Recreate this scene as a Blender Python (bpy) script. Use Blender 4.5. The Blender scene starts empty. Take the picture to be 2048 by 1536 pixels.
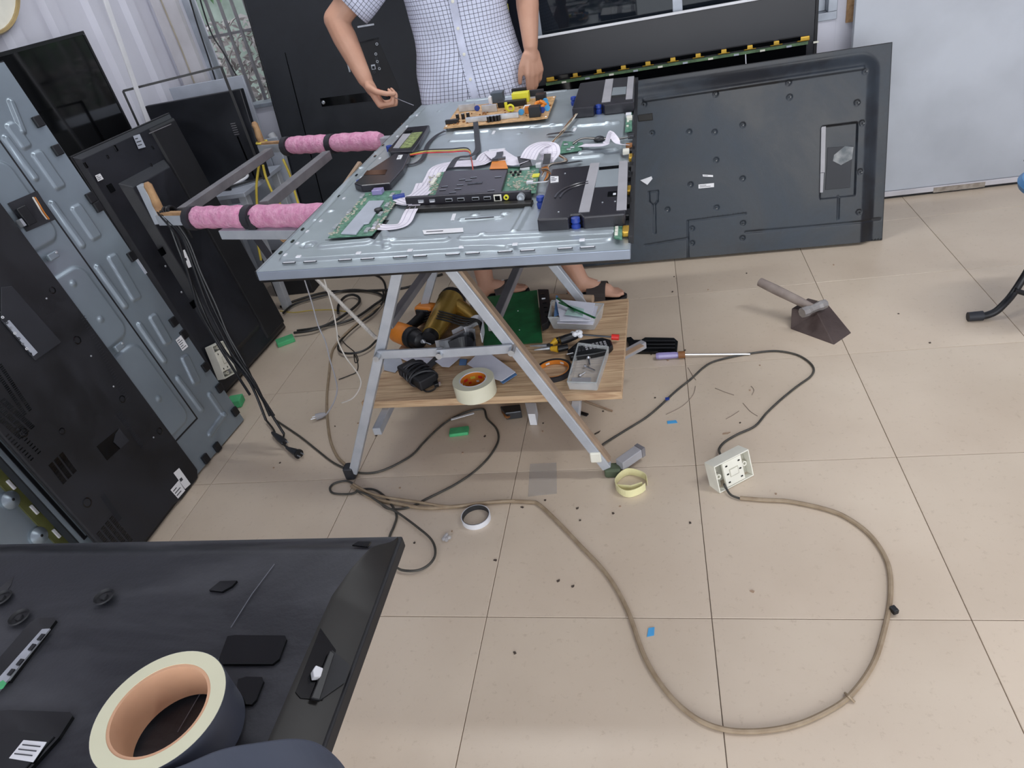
import bpy, bmesh, math, random
import numpy as np
from mathutils import Vector, Matrix
random.seed(7)
S = bpy.context.scene
COL = S.collection
# ------------------------------------------------------------------ camera (solved from the 0.5 m floor tiles)
FPX = 1408.8
CAM = Vector((1.4450, -1.0064, 1.3060))
RX = Vector((0.9738, 0.1438, -0.1764)); UX = Vector((0.0657, 0.5645, 0.8228)); FX = Vector((-0.2179, 0.8128, -0.5403))
cd = bpy.data.cameras.new('camera'); cam = bpy.data.objects.new('camera', cd); COL.objects.link(cam)
cd.sensor_width = 36; cd.lens = FPX / 2048 * 36; cd.clip_start = 0.02
mw = Matrix.Identity(4)
for i in range(3):
    mw[i][0] = RX[i]; mw[i][1] = UX[i]; mw[i][2] = -FX[i]; mw[i][3] = CAM[i]
cam.matrix_world = mw
S.camera = cam
# ------------------------------------------------------------------ world, lamps, exposure
w = bpy.data.worlds.new('world'); S.world = w; w.use_nodes = True
bg = w.node_tree.nodes['Background']
bg.inputs[0].default_value = (0.86, 0.93, 1.0, 1); bg.inputs[1].default_value = 1.5
def area(name, loc, size, power, rot=(0, 0, 0), color=(1, 1, 1)):
    l = bpy.data.lights.new(name, 'AREA'); l.shape = 'RECTANGLE'; l.size = size[0]; l.size_y = size[1]
    l.energy = power; l.color = color
    o = bpy.data.objects.new(name, l); COL.objects.link(o); o.location = loc; o.rotation_euler = rot
    return o
area('tube_light', (0.6, 1.5, 2.60), (1.3, 0.12), 12, color=(0.95, 0.98, 1.0))
area('tube_light', (2.9, 0.4, 2.60), (1.3, 0.12), 17, color=(0.95, 0.98, 1.0))
area('open_shopfront_daylight', (2.4, -3.9, 1.7), (4.5, 2.4), 62, (math.radians(90), 0, 0), (0.97, 0.98, 1.0))
S.view_settings.view_transform = 'Standard'; S.view_settings.look = 'None'
S.view_settings.gamma = 1.0; S.view_settings.use_curve_mapping = False
S.view_settings.exposure = 0.52

# ------------------------------------------------------------------ measuring helpers
def ray(x, y):
    return (FX * FPX + RX * (x - 1024) - UX * (y - 768)) / FPX
def onpl(x, y, P, n):
    d = ray(x, y); return CAM + d * ((Vector(P) - CAM).dot(n) / d.dot(n))
def atz(x, y, z=0.0): return onpl(x, y, (0, 0, z), Vector((0, 0, 1)))
def aty(x, y, Y): return onpl(x, y, (0, Y, 0), Vector((0, 1, 0)))
def atx(x, y, X): return onpl(x, y, (X, 0, 0), Vector((1, 0, 0)))
class Frame:
    """local frame on a flat panel: origin, x along the bottom, y up the panel, z out of it"""
    def __init__(s, O, ex, ey):
        s.O = Vector(O); s.ex = Vector(ex).normalized(); ey = Vector(ey)
        s.ez = s.ex.cross(ey).normalized(); s.ey = s.ez.cross(s.ex)
        s.M = Matrix(((s.ex[0], s.ey[0], s.ez[0], s.O[0]), (s.ex[1], s.ey[1], s.ez[1], s.O[1]), (s.ex[2], s.ey[2], s.ez[2], s.O[2]), (0, 0, 0, 1)))
    def uv(s, x, y, h=0.0):
        q = onpl(x, y, s.O + s.ez * h, s.ez) - s.O
        return (q.dot(s.ex), q.dot(s.ey))
    def p(s, x, y, h=0.0):
        u, v = s.uv(x, y, h); return Vector((u, v, h))

# ------------------------------------------------------------------ materials
def lin(c):
    if isinstance(c, str):
        c = c.lstrip('#'); c = [int(c[i:i + 2], 16) / 255 for i in (0, 2, 4)]
    return tuple(x / 12.92 if x <= 0.04045 else ((x + 0.055) / 1.055) ** 2.4 for x in c) + (1,)
MATS = {}
def mat(key, color=None, rough=0.5, metal=0.0, var=0.08, scale=12, bump=0.0, bscale=60, color2=None, spec=0.5, emit=None, trans=0.0, alpha=1.0, stretch=None, coat=0):
    if key in MATS: return MATS[key]
    m = bpy.data.materials.new(key); m.use_nodes = True; nt = m.node_tree; N = nt.nodes; L = nt.links
    b = N['Principled BSDF']
    base = lin(color)
    c2 = lin(color2) if color2 else tuple(min(1, x * (1 + var * 2.2)) for x in base[:3]) + (1,)
    c1 = base if color2 else tuple(x * (1 - var * 2.2) for x in base[:3]) + (1,)
    tc = N.new('ShaderNodeTexCoord'); mp = N.new('ShaderNodeMapping'); L.new(tc.outputs['Object'], mp.inputs[0])
    if stretch: mp.inputs['Scale'].default_value = stretch
    nz = N.new('ShaderNodeTexNoise'); nz.inputs['Scale'].default_value = scale; nz.inputs['Detail'].default_value = 5
    L.new(mp.outputs[0], nz.inputs['Vector'])
    rp = N.new('ShaderNodeValToRGB'); rp.color_ramp.elements[0].position = 0.32; rp.color_ramp.elements[1].position = 0.68
    rp.color_ramp.elements[0].color = c1; rp.color_ramp.elements[1].color = c2
    L.new(nz.outputs[0], rp.inputs[0]); L.new(rp.outputs[0], b.inputs['Base Color'])
    b.inputs['Roughness'].default_value = rough; b.inputs['Metallic'].default_value = metal
    b.inputs['Specular IOR Level'].default_value = spec
    if trans: b.inputs['Transmission Weight'].default_value = trans
    if alpha < 1: b.inputs['Alpha'].default_value = alpha
    if coat: b.inputs['Coat Weight'].default_value = coat
    if emit:
        b.inputs['Emission Color'].default_value = lin(color); b.inputs['Emission Strength'].default_value = emit
    if bump:
        n2 = N.new('ShaderNodeTexNoise'); n2.inputs['Scale'].default_value = bscale; n2.inputs['Detail'].default_value = 3
        L.new(mp.outputs[0], n2.inputs['Vector'])
        bm = N.new('ShaderNodeBump'); bm.inputs['Strength'].default_value = bump; bm.inputs['Distance'].default_value = 0.01
        L.new(n2.outputs[0], bm.inputs['Height']); L.new(bm.outputs[0], b.inputs['Normal'])
    MATS[key] = m
    return m
def dusty(key, color, dust, amount=0.5, rough=0.45, scale=3.0, fine=26, bump=0.05, stretch=(1, 1, 1), hi=0.62):
    """dark plastic with patches of dust and wiped smears"""
    if key in MATS: return MATS[key]
    m = mat(key, color, rough, var=0.05, scale=fine, bump=bump, bscale=220)
    nt = m.node_tree; N = nt.nodes; L = nt.links; b = N['Principled BSDF']
    src = b.inputs['Base Color'].links[0].from_socket
    tc = N.new('ShaderNodeTexCoord'); mp = N.new('ShaderNodeMapping'); mp.inputs['Scale'].default_value = stretch
    L.new(tc.outputs['Object'], mp.inputs[0])
    a = N.new('ShaderNodeTexNoise'); a.inputs['Scale'].default_value = scale; a.inputs['Detail'].default_value = 7; a.inputs['Roughness'].default_value = 0.62
    a.inputs['Distortion'].default_value = 0.6
    L.new(mp.outputs[0], a.inputs['Vector'])
    r = N.new('ShaderNodeValToRGB'); r.color_ramp.elements[0].position = 0.42; r.color_ramp.elements[1].position = hi
    r.color_ramp.elements[0].color = (0, 0, 0, 1); r.color_ramp.elements[1].color = (amount,) * 3 + (1,)
    L.new(a.outputs[0], r.inputs[0])
    mx = N.new('ShaderNodeMix'); mx.data_type = 'RGBA'
    L.new(r.outputs[0], mx.inputs[0]); L.new(src, mx.inputs[6]); mx.inputs[7].default_value = lin(dust)
    L.new(mx.outputs[2], b.inputs['Base Color'])
    mr = N.new('ShaderNodeMath'); mr.operation = 'MULTIPLY_ADD'; mr.inputs[1].default_value = 0.4; mr.inputs[2].default_value = rough
    L.new(r.outputs[0], mr.inputs[0]); L.new(mr.outputs[0], b.inputs['Roughness'])
    return m
def wood(key, c1, c2, scale=5, stretch=(1, 14, 14), rough=0.6):
    if key in MATS: return MATS[key]
    m = mat(key, c1, rough, color2=c2, scale=scale, stretch=stretch, bump=0.15, bscale=12)
    nt = m.node_tree; N = nt.nodes; L = nt.links; b = N['Principled BSDF']
    nz = [n for n in N if n.type == 'TEX_NOISE'][0]; nz.inputs['Distortion'].default_value = 1.4; nz.inputs['Detail'].default_value = 9
    return m
def gridcloth(key, base, line, pitch, wd):
    m = bpy.data.materials.new(key); m.use_nodes = True; nt = m.node_tree; N = nt.nodes; L = nt.links
    b = N['Principled BSDF']; b.inputs['Roughness'].default_value = 0.85
    uvn = N.new('ShaderNodeUVMap'); sp = N.new('ShaderNodeSeparateXYZ'); L.new(uvn.outputs[0], sp.inputs[0])
    outs = []
    for k in (0, 1):
        d = N.new('ShaderNodeMath'); d.operation = 'DIVIDE'; d.inputs[1].default_value = pitch; L.new(sp.outputs[k], d.inputs[0])
        f = N.new('ShaderNodeMath'); f.operation = 'FRACT'; L.new(d.outputs[0], f.inputs[0])
        c = N.new('ShaderNodeMath'); c.operation = 'LESS_THAN'; c.inputs[1].default_value = wd; L.new(f.outputs[0], c.inputs[0])
        outs.append(c)
    mx = N.new('ShaderNodeMath'); mx.operation = 'MAXIMUM'; L.new(outs[0].outputs[0], mx.inputs[0]); L.new(outs[1].outputs[0], mx.inputs[1])
    c = N.new('ShaderNodeMix'); c.data_type = 'RGBA'; L.new(mx.outputs[0], c.inputs[0]); c.inputs[6].default_value = lin(base); c.inputs[7].default_value = lin(line)
    L.new(c.outputs[2], b.inputs['Base Color'])
    MATS[key] = m; return m
mat('black', '#101115', 0.42); mat('matte_black', '#16171b', 0.6); mat('gloss_black', '#07080a', 0.08, var=0.0)
mat('white', '#dfe0e4', 0.5, var=0.03); mat('sticker', '#e8e8ea', 0.5, var=0.02); mat('ink', '#3a3c42', 0.7)
mat('steel', '#c3c7cc', 0.35, 0.8, var=0.06, scale=40); mat('chrome', '#dcdee2', 0.2, 1.0, var=0.02)
mat('dark_steel', '#54565a', 0.4, 0.8)
mat('chassis', '#abb5ba', 0.34, 0.45, var=0.05, scale=6, bump=0.02, bscale=300)
mat('chassis_left', '#8b97a0', 0.33, 0.5, var=0.04, scale=5, bump=0.02, bscale=300)
mat('pcb', '#33684f', 0.45, var=0.2, scale=90, color2='#6b9a84'); mat('pcb_dark', '#175c33', 0.45, var=0.12, scale=30)
mat('pcb_tan', '#c29a6a', 0.5, var=0.15, scale=70); mat('gold', '#caa23c', 0.35, 0.5); mat('brown', '#8a5a30', 0.6)
mat('blue', '#243f93', 0.45); mat('ffc', '#e6e1ea', 0.55, var=0.03, scale=40); mat('ffc_line', '#b9b2c4', 0.6)
mat('grey_tape', '#a09fa3', 0.5, var=0.04); mat('black_tape', '#26272c', 0.4); mat('yellow', '#e2dc3c', 0.4); mat('orange', '#d9822b', 0.45)
mat('red', '#d8322c', 0.4); mat('green', '#4fae74', 0.8, var=0.08, bump=0.2); mat('cyan', '#4aa0d8', 0.6)
mat('skin', '#b98a72', 0.55, color2='#c79a82', scale=9, bump=0.03, bscale=120); mat('skin_dark', '#a87f66', 0.55, color2='#b98f75', scale=9)
mat('slab', '#978c80', 0.8); mat('cord', '#343330', 0.5, color2='#4a4740', scale=30); mat('black_cord', '#191919', 0.45, color2='#2c2a26', scale=25)
mat('tan_cord', '#8d7a62', 0.55, color2='#a08e76', scale=40); mat('yellow_wire', '#d6bf4e', 0.45); mat('white_wire', '#cfc9c0', 0.5)
mat('tube_paint', '#a9aeb6', 0.4, 0.25, var=0.1, scale=18, color2='#bcc0c6'); mat('tube_brown', '#9a7d64', 0.7, color2='#b09a84', scale=14)
mat('rust', '#957252', 0.8, color2='#b8946c', scale=30, bump=0.4); mat('tube_dark', '#77757a', 0.5, 0.3, color2='#8d8b8e')
mat('foam', '#cd86a8', 0.85, color2='#dfa6c0', scale=55, bump=0.5, bscale=110); mat('strap', '#2e2d33', 0.6)
mat('ivory', '#e6e4d6', 0.5, var=0.03); mat('ivory_dark', '#b9b6a6', 0.6); mat('dust_grey', '#8f8f92', 0.8)
mat('clear', '#e9ecec', 0.08, var=0.0, trans=0.0, alpha=0.28)
mat('tape_clear', '#dbd8bd', 0.3, color2='#e4e2cc', scale=8); mat('masking', '#d9d7ba', 0.7, var=0.02, scale=8); mat('masking_side', '#e4deac', 0.6, var=0.04)
mat('core', '#d1a483', 0.75, var=0.05); mat('paper', '#d9dae6', 0.7, var=0.03); mat('paper_blue', '#5d86b8', 0.6)
mat('bottle_gold', '#b08f45', 0.26, 0.6, var=0.1); mat('hammer_wood', '#7d706a', 0.75, color2='#968a82', scale=20, stretch=(1, 1, 1))
mat('iron', '#4a3d3a', 0.55, 0.35, color2='#5d504c', scale=9, bump=0.25, bscale=40); mat('iron_grey', '#8d8988', 0.45, 0.5, color2='#a7a3a0', scale=25)
mat('leaf', '#5c7f57', 0.6, color2='#8fae88', scale=3); mat('leaf_dry', '#9a918f', 0.7, color2='#b9b4b4', scale=3); mat('twig', '#8d8683', 0.8)
mat('plaster', '#d0d0da', 0.8, var=0.03, scale=2.2, bump=0.08, bscale=18); mat('plaster_dirty', '#b6b3b6', 0.85, color2='#cfcdd2', scale=5)
dusty('sheet', '#b2b7bf', '#9a9997', 0.22, 0.5, 0.9, fine=3, bump=0.01, stretch=(1, 1, 1.6), hi=0.85)
mat('frame_grey', '#a4aab4', 0.4, 0.3); mat('brick_dark', '#3a3d44', 0.85, color2='#4a4d55', scale=8); mat('soil', '#6b6259', 0.9)
mat('purple', '#8f86b4', 0.25, var=0.05); mat('mat_white_metal', '#b3b9c4', 0.45, 0.2, var=0.04)
mat('lcd_matte', '#222329', 0.42, var=0.04, scale=3); mat('shadow_grey', '#26282e', 0.55, var=0.05)  # second one: plain dark grey for plastic, metal and cloth parts
dusty('cover_back', '#101319', '#44515e', 0.6, 0.34, 2.2, bump=0.03, stretch=(1, 1, 1), hi=0.7)
dusty('near_back', '#1d1e24', '#515257', 0.75, 0.42, 3.0, stretch=(1, 3, 1), hi=0.72)
dusty('vent_back', '#121317', '#2c2e36', 0.4, 0.5, 4)
dusty('dark_back', '#16181e', '#2b2e37', 0.4, 0.42, 3)
mat('gloss_brown', '#211f1d', 0.42, var=0.04, spec=0.3)
wood('plank', '#a98768', '#d6b994'); wood('plank_edge', '#b79268', '#cfb18a')

# floor tile: cream ceramic with faint per-tile shade, grime
def tile_mat():
    m = mat('tile', '#ccbba7', 0.30, color2='#d5c6b2', scale=2.3, bump=0.015, bscale=90)
    nt = m.node_tree; N = nt.nodes; L = nt.links; b = N['Principled BSDF']; src = b.inputs['Base Color'].links[0].from_socket
    geo = N.new('ShaderNodeNewGeometry'); oi = N.new('ShaderNodeObjectInfo')
    n = N.new('ShaderNodeTexNoise'); n.inputs['Scale'].default_value = 55; n.inputs['Detail'].default_value = 8; n.inputs['Roughness'].default_value = 0.75
    L.new(geo.outputs['Position'], n.inputs['Vector'])
    r = N.new('ShaderNodeValToRGB'); r.color_ramp.elements[0].position = 0.30; r.color_ramp.elements[0].color = (0.72, 0.68, 0.64, 1)
    r.color_ramp.elements[1].position = 0.43; r.color_ramp.elements[1].color = (1, 1, 1, 1)
    L.new(n.outputs[0], r.inputs[0])
    mx = N.new('ShaderNodeMix'); mx.data_type = 'RGBA'; mx.blend_type = 'MULTIPLY'; mx.inputs[0].default_value = 0.7
    L.new(src, mx.inputs[6]); L.new(r.outputs[0], mx.inputs[7])
    # broad dull smears
    n3 = N.new('ShaderNodeTexNoise'); n3.inputs['Scale'].default_value = 1.7; n3.inputs['Detail'].default_value = 4
    L.new(geo.outputs['Position'], n3.inputs['Vector'])
    r3 = N.new('ShaderNodeValToRGB'); r3.color_ramp.elements[0].position = 0.35; r3.color_ramp.elements[0].color = (0.9, 0.89, 0.88, 1); r3.color_ramp.elements[1].position = 0.6; r3.color_ramp.elements[1].color = (1, 1, 1, 1)
    L.new(n3.outputs[0], r3.inputs[0])
    m2 = N.new('ShaderNodeMix'); m2.data_type = 'RGBA'; m2.blend_type = 'MULTIPLY'; m2.inputs[0].default_value = 1
    L.new(mx.outputs[2], m2.inputs[6]); L.new(r3.outputs[0], m2.inputs[7])
    hs = N.new('ShaderNodeHueSaturation'); ma = N.new('ShaderNodeMath'); ma.operation = 'MULTIPLY_ADD'; ma.inputs[1].default_value = 0.06; ma.inputs[2].default_value = 0.97
    L.new(oi.outputs['Random'], ma.inputs[0]); L.new(ma.outputs[0], hs.inputs['Value']); L.new(m2.outputs[2], hs.inputs['Color'])
    L.new(hs.outputs[0], b.inputs['Base Color'])
    return m
tile_mat()

# ------------------------------------------------------------------ mesh builder
def V(*a): return Vector(a)
class MB:
    def __init__(s): s.v = []; s.f = []; s.uvs = None
    def add(s, vs, fs):
        n = len(s.v); s.v += [tuple(q) for q in vs]; s.f += [tuple(i + n for i in f) for f in fs]; return s
    def box(s, c, d, rz=0.0, M=None):
        c = Vector(c); R = M if M else Matrix.Rotation(rz, 3, 'Z'); x, y, z = d[0] / 2, d[1] / 2, d[2] / 2
        vs = [c + R @ Vector(q) for q in ((-x, -y, -z), (x, -y, -z), (x, y, -z), (-x, y, -z), (-x, -y, z), (x, -y, z), (x, y, z), (-x, y, z))]
        return s.add(vs, [(0, 3, 2, 1), (4, 5, 6, 7), (0, 1, 5, 4), (1, 2, 6, 5), (2, 3, 7, 6), (3, 0, 4, 7)])
    def bbox(s, a, b):
        a, b = Vector(a), Vector(b); return s.box((a + b) / 2, [abs(k) for k in (b - a)])
    def bar(s, a, b, w_, h_, up=(0, 0, 1)):
        a, b = Vector(a), Vector(b); z = (b - a).normalized(); up = Vector(up)
        x = z.cross(up)
        if x.length < 1e-3: x = z.cross(Vector((1, 0, 0)))
        x.normalize(); y = x.cross(z)
        M = Matrix((x, z, y)).transposed()
        return s.box((a + b) / 2, (w_, (b - a).length, h_), M=M)
    def prism(s, poly, z0, z1, top=None):
        n = len(poly); ar = sum(poly[i][0] * poly[(i + 1) % n][1] - poly[(i + 1) % n][0] * poly[i][1] for i in range(n))
        if ar < 0: poly = poly[::-1]; top = top[::-1] if top else None
        t = top or poly
        vs = [(q[0], q[1], z0) for q in poly] + [(q[0], q[1], z1) for q in t]
        return s.add(vs, [tuple(range(n))[::-1], tuple(range(n, 2 * n))] + [(i, (i + 1) % n, n + (i + 1) % n, n + i) for i in range(n)])
    def tube(s, pts, r, n=8, caps=True, closed=False):
        pts = [Vector(q) for q in pts]; m = len(pts); rr = r if isinstance(r, (list, tuple)) else [r] * m
        t0 = (pts[1] - pts[0]).normalized(); a = t0.orthogonal().normalized(); vs = []
        for i in range(m):
            if closed: t = (pts[(i + 1) % m] - pts[i - 1])
            else: t = pts[min(i + 1, m - 1)] - pts[max(i - 1, 0)]
            if t.length < 1e-9: t = t0.copy()
            t.normalize(); a = (a - t * a.dot(t))
            if a.length < 1e-6: a = t.orthogonal()
            a.normalize(); b = t.cross(a)
            for k in range(n):
                an = 2 * math.pi * k / n; vs.append(pts[i] + (a * math.cos(an) + b * math.sin(an)) * rr[i])
        fs = []
        for i in range(m if closed else m - 1):
            j = (i + 1) % m
            for k in range(n): fs.append((i * n + k, i * n + (k + 1) % n, j * n + (k + 1) % n, j * n + k))
        if caps and not closed: fs += [tuple(range(n))[::-1], tuple(range((m - 1) * n, m * n))]
        return s.add(vs, fs)
    def cyl(s, a, b, r, r2=None, n=20): return s.tube([a, b], [r, r if r2 is None else r2], n)
    def lathe(s, prof, n=28, c=(0, 0, 0), axis=None, closed=False):
        """prof: (radius, height) pairs turned about axis through c"""
        c = Vector(c); z = Vector(axis or (0, 0, 1)).normalized(); x = z.orthogonal().normalized(); y = z.cross(x); m = len(prof)
        vs = [c + (x * math.cos(2 * math.pi * k / n) + y * math.sin(2 * math.pi * k / n)) * p_[0] + z * p_[1] for p_ in prof for k in range(n)]
        fs = []
        for i in range(m if closed else m - 1):
            j = (i + 1) % m
            for k in range(n): fs.append((i * n + k, i * n + (k + 1) % n, j * n + (k + 1) % n, j * n + k))
        return s.add(vs, fs)
    def ribbon(s, pts, width, th=0.0008, side=None):
        pts = [Vector(q) for q in pts]; vs = []; m = len(pts)
        for i in range(m):
            t = (pts[min(i + 1, m - 1)] - pts[max(i - 1, 0)]).normalized()
            sd = Vector(side[i]) if isinstance(side, list) else (Vector(side) if side else t.cross(Vector((0, 0, 1))))
            if sd.length < 1e-4: sd = Vector((1, 0, 0))
            sd = (sd - t * sd.dot(t)).normalized(); nn = sd.cross(t).normalized()
            w2 = (width[i] if isinstance(width, list) else width) / 2
            vs += [pts[i] - sd * w2, pts[i] + sd * w2, pts[i] + sd * w2 + nn * th, pts[i] - sd * w2 + nn * th]
        fs = [(3, 2, 1, 0), tuple(range(4 * m - 4, 4 * m))]
        for i in range(m - 1):
            for k in range(4): fs.append((4 * i + k, 4 * i + (k + 1) % 4, 4 * i + 4 + (k + 1) % 4, 4 * i + 4 + k))
        return s.add(vs, fs)
    def ball(s, c, r, n=12, m=8):
        c = Vector(c); r = Vector(r) if not isinstance(r, (int, float)) else Vector((r, r, r)); vs = []
        for i in range(m + 1):
            ph = math.pi * i / m
            for k in range(n):
                th = 2 * math.pi * k / n; vs.append(c + Vector((r[0] * math.sin(ph) * math.cos(th), r[1] * math.sin(ph) * math.sin(th), r[2] * math.cos(ph))))
        return s.add(vs, [(i * n + k, i * n + n + k, i * n + n + (k + 1) % n, i * n + (k + 1) % n) for i in range(m) for k in range(n)])
    def build(s, name, m, parent=None, bevel=0.0, smooth=False, M=None, seg=2):
        me = bpy.data.meshes.new(name); me.from_pydata([tuple(q) for q in s.v], [], s.f)
        bm = bmesh.new(); bm.from_mesh(me)
        bmesh.ops.recalc_face_normals(bm, faces=bm.faces)
        if bevel: bmesh.ops.bevel(bm, geom=[e for e in bm.edges if len(e.link_faces) == 2 and e.calc_face_angle(0) > 0.5], offset=bevel, segments=seg, profile=0.5, affect='EDGES', clamp_overlap=True)
        bm.to_mesh(me); bm.free()
        if smooth: me.shade_smooth(); me.set_sharp_from_angle(angle=math.radians(40))
        me.materials.append(MATS[m] if isinstance(m, str) else m)
        o = bpy.data.objects.new(name, me); COL.objects.link(o)
        if parent: o.parent = parent
        if M: o.matrix_world = M
        return o
def empty(name, loc=(0, 0, 0), M=None, rz=0):
    o = bpy.data.objects.new(name, None); COL.objects.link(o); o.empty_display_size = 0.05
    if M: o.matrix_world = M
    else: o.location = loc; o.rotation_euler = (0, 0, rz)
    return o
def tag(o, label, cat, group=None, kind=None):
    o['label'] = label; o['category'] = cat
    if group: o['group'] = group
    if kind: o['kind'] = kind
    return o
def struct(o): o['kind'] = 'structure'; return o
def lab(o, l): o['label'] = l; return o
def spline(pts, k=6, closed=False):
    pts = [Vector(q) for q in pts]; out = []; n = len(pts)
    for i in range(n if closed else n - 1):
        if closed: a, b, c, d = pts[i - 1], pts[i], pts[(i + 1) % n], pts[(i + 2) % n]
        else: a, b, c, d = pts[max(i - 1, 0)], pts[i], pts[i + 1], pts[min(i + 2, n - 1)]
        for j in range(k):
            t = j / k; out.append(0.5 * ((2 * b) + (c - a) * t + (2 * a - 5 * b + 4 * c - d) * t * t + (3 * b - a - 3 * c + d) * t ** 3))
    if not closed: out.append(pts[-1])
    return out
def poly_uv(F, pxs, h=0.0): return [F.uv(x, y, h) for x, y in pxs]

# pressed sheet metal: a height grid with raised / sunk features
def relief(name, u0, u1, v0, v1, feats, step, mt, parent, holes=()):
    nu = max(2, int((u1 - u0) / step)); nv = max(2, int((v1 - v0) / step))
    U, W_ = np.meshgrid(np.linspace(u0, u1, nu + 1), np.linspace(v0, v1, nv + 1), indexing='ij'); H = np.zeros_like(U)
    for ft in feats:
        kind = ft[0]
        if kind == 'seg':      # capsule: a, b, half width, height, shoulder
            _, a, b, r, h, s_ = ft; ax, ay = a; bx, by = b; dx, dy = bx - ax, by - ay; L2 = dx * dx + dy * dy + 1e-12
            t = np.clip(((U - ax) * dx + (W_ - ay) * dy) / L2, 0, 1); d = np.hypot(U - ax - t * dx, W_ - ay - t * dy)
        elif kind == 'box':    # centre, half sizes, corner, angle
            _, c, hs, cr, ang, h, s_ = ft; ca, sa = math.cos(ang), math.sin(ang)
            x = (U - c[0]) * ca + (W_ - c[1]) * sa; y = -(U - c[0]) * sa + (W_ - c[1]) * ca
            qx = np.abs(x) - hs[0] + cr; qy = np.abs(y) - hs[1] + cr
            d = np.hypot(np.maximum(qx, 0), np.maximum(qy, 0)) + np.minimum(np.maximum(qx, qy), 0) - cr; r = 0
        k = np.clip((r + s_ - d) / s_, 0, 1); k = k * k * (3 - 2 * k)
        H = H + h * k
    vs = np.stack([U.ravel(), W_.ravel(), H.ravel()], 1)
    i = np.arange(nu)[:, None] * (nv + 1) + np.arange(nv)[None, :]; i = i.ravel()
    fs = np.stack([i, i + nv + 1, i + nv + 2, i + 1], 1)
    me = bpy.data.meshes.new(name); me.vertices.add(len(vs)); me.vertices.foreach_set('co', vs.astype(np.float32).ravel())
    me.loops.add(fs.size); me.loops.foreach_set('vertex_index', fs.astype(np.int32).ravel())
    me.polygons.add(len(fs)); me.polygons.foreach_set('loop_start', np.arange(0, fs.size, 4, dtype=np.int32)); me.polygons.foreach_set('loop_total', np.full(len(fs), 4, dtype=np.int32))
    me.update(); me.validate(); me.shade_smooth(); me.materials.append(MATS[mt])
    o = bpy.data.objects.new(name, me); COL.objects.link(o); o.parent = parent
    return o
def bolt(parent, c, r, h, m='steel', name='screw'):
    return MB().lathe([(0.0001, 0), (r, 0), (r, h * 0.5), (r * 0.7, h), (0.0001, h)], 12, c).build(name, m, parent, smooth=True)

# ================================================================== THE ROOM
XL, YB, ZC = -0.72, 2.34, 2.65
fl = struct(MB().bbox((-1.0, -4.2, -0.10), (4.6, 2.6, -0.006)).build('floor', 'slab'))
tile0 = MB().bbox((0.0008, 0.0008, -0.012), (0.4992, 0.4992, 0)).build('tile', 'tile', fl, bevel=0.0008, seg=1)
first = True
for iy in range(-8, 5):
    for ix in range(-2, 9):
        if first: o = tile0; first = False
        else: o = tile0.copy(); COL.objects.link(o); o.parent = fl
        o.location = (ix * 0.5, iy * 0.5, 0)
# left wall: painted profiled steel sheet
prof = [(2.6, 0)]
y = 2.46
while y > -4.2:
    for dy, dx in ((0.0, 0), (0.018, 0.022), (0.075, 0.022), (0.093, 0)): prof.append((y - dy, dx))
    y -= 0.235
prof.append((-4.2, 0))
vs = []; fs = []
for i, (yy, dx) in enumerate(prof): vs += [(XL - 0.03 + dx, yy, 0), (XL - 0.03 + dx, yy, ZC)]
for i in range(len(prof) - 1): fs.append((2 * i, 2 * i + 1, 2 * i + 3, 2 * i + 2))
n0 = len(vs); vs += [(XL - 0.09, 2.6, 0), (XL - 0.09, 2.6, ZC), (XL - 0.09, -4.2, 0), (XL - 0.09, -4.2, ZC)]
fs.append((n0, n0 + 2, n0 + 3, n0 + 1))
struct(MB().add(vs, fs).build('wall_left', 'plaster'))
# back wall with two window openings
W1 = (-0.60, 0.55, 0.80, 1.95); W2 = (0.93, 2.20, 0.75, 1.95)
bw = MB(); y0, y1 = YB, YB + 0.14
for a, b, c, d in ((-0.85, W1[0], 0, ZC), (W1[0] + .0002, W1[1] - .0002, 0, W1[2] - 0.021), (W1[0] + .0002, W1[1] - .0002, W1[3] + .0002, ZC), (W1[1], W2[0], 0, ZC), (W2[0] + .0002, W2[1] - .0002, 0, W2[2] - .0002), (W2[0] + .0002, W2[1] - .0002, W2[3] + .0002, ZC), (W2[1], 4.5, 0, ZC)):
    bw.bbox((a, y0, c), (b, y1, d))
struct(bw.build('wall_back', 'plaster'))
struct(MB().bbox((4.5, -4.2, 0), (4.6, 2.6, ZC)).build('wall_right', 'plaster'))
struct(MB().bbox((-1.0, -4.2, ZC), (4.6, 2.6, ZC + 0.08)).build('ceiling', 'plaster'))
# corner post with rusty drips
o = MB().bbox((-0.72, YB - 0.03, 0.0), (-0.60, YB - 0.002, ZC)).build('trim_1', 'plaster_dirty'); struct(o)
MB().tube(spline([(-0.662, YB - 0.033, 1.6), (-0.664, YB - 0.033, 1.3), (-0.66, YB - 0.033, 1.1), (-0.662, YB - 0.033, 0.94)]), [0.0035] * 19, 6).build('rust_streak', mat('rust_pale', '#a39a8a', 0.8), o)
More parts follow.
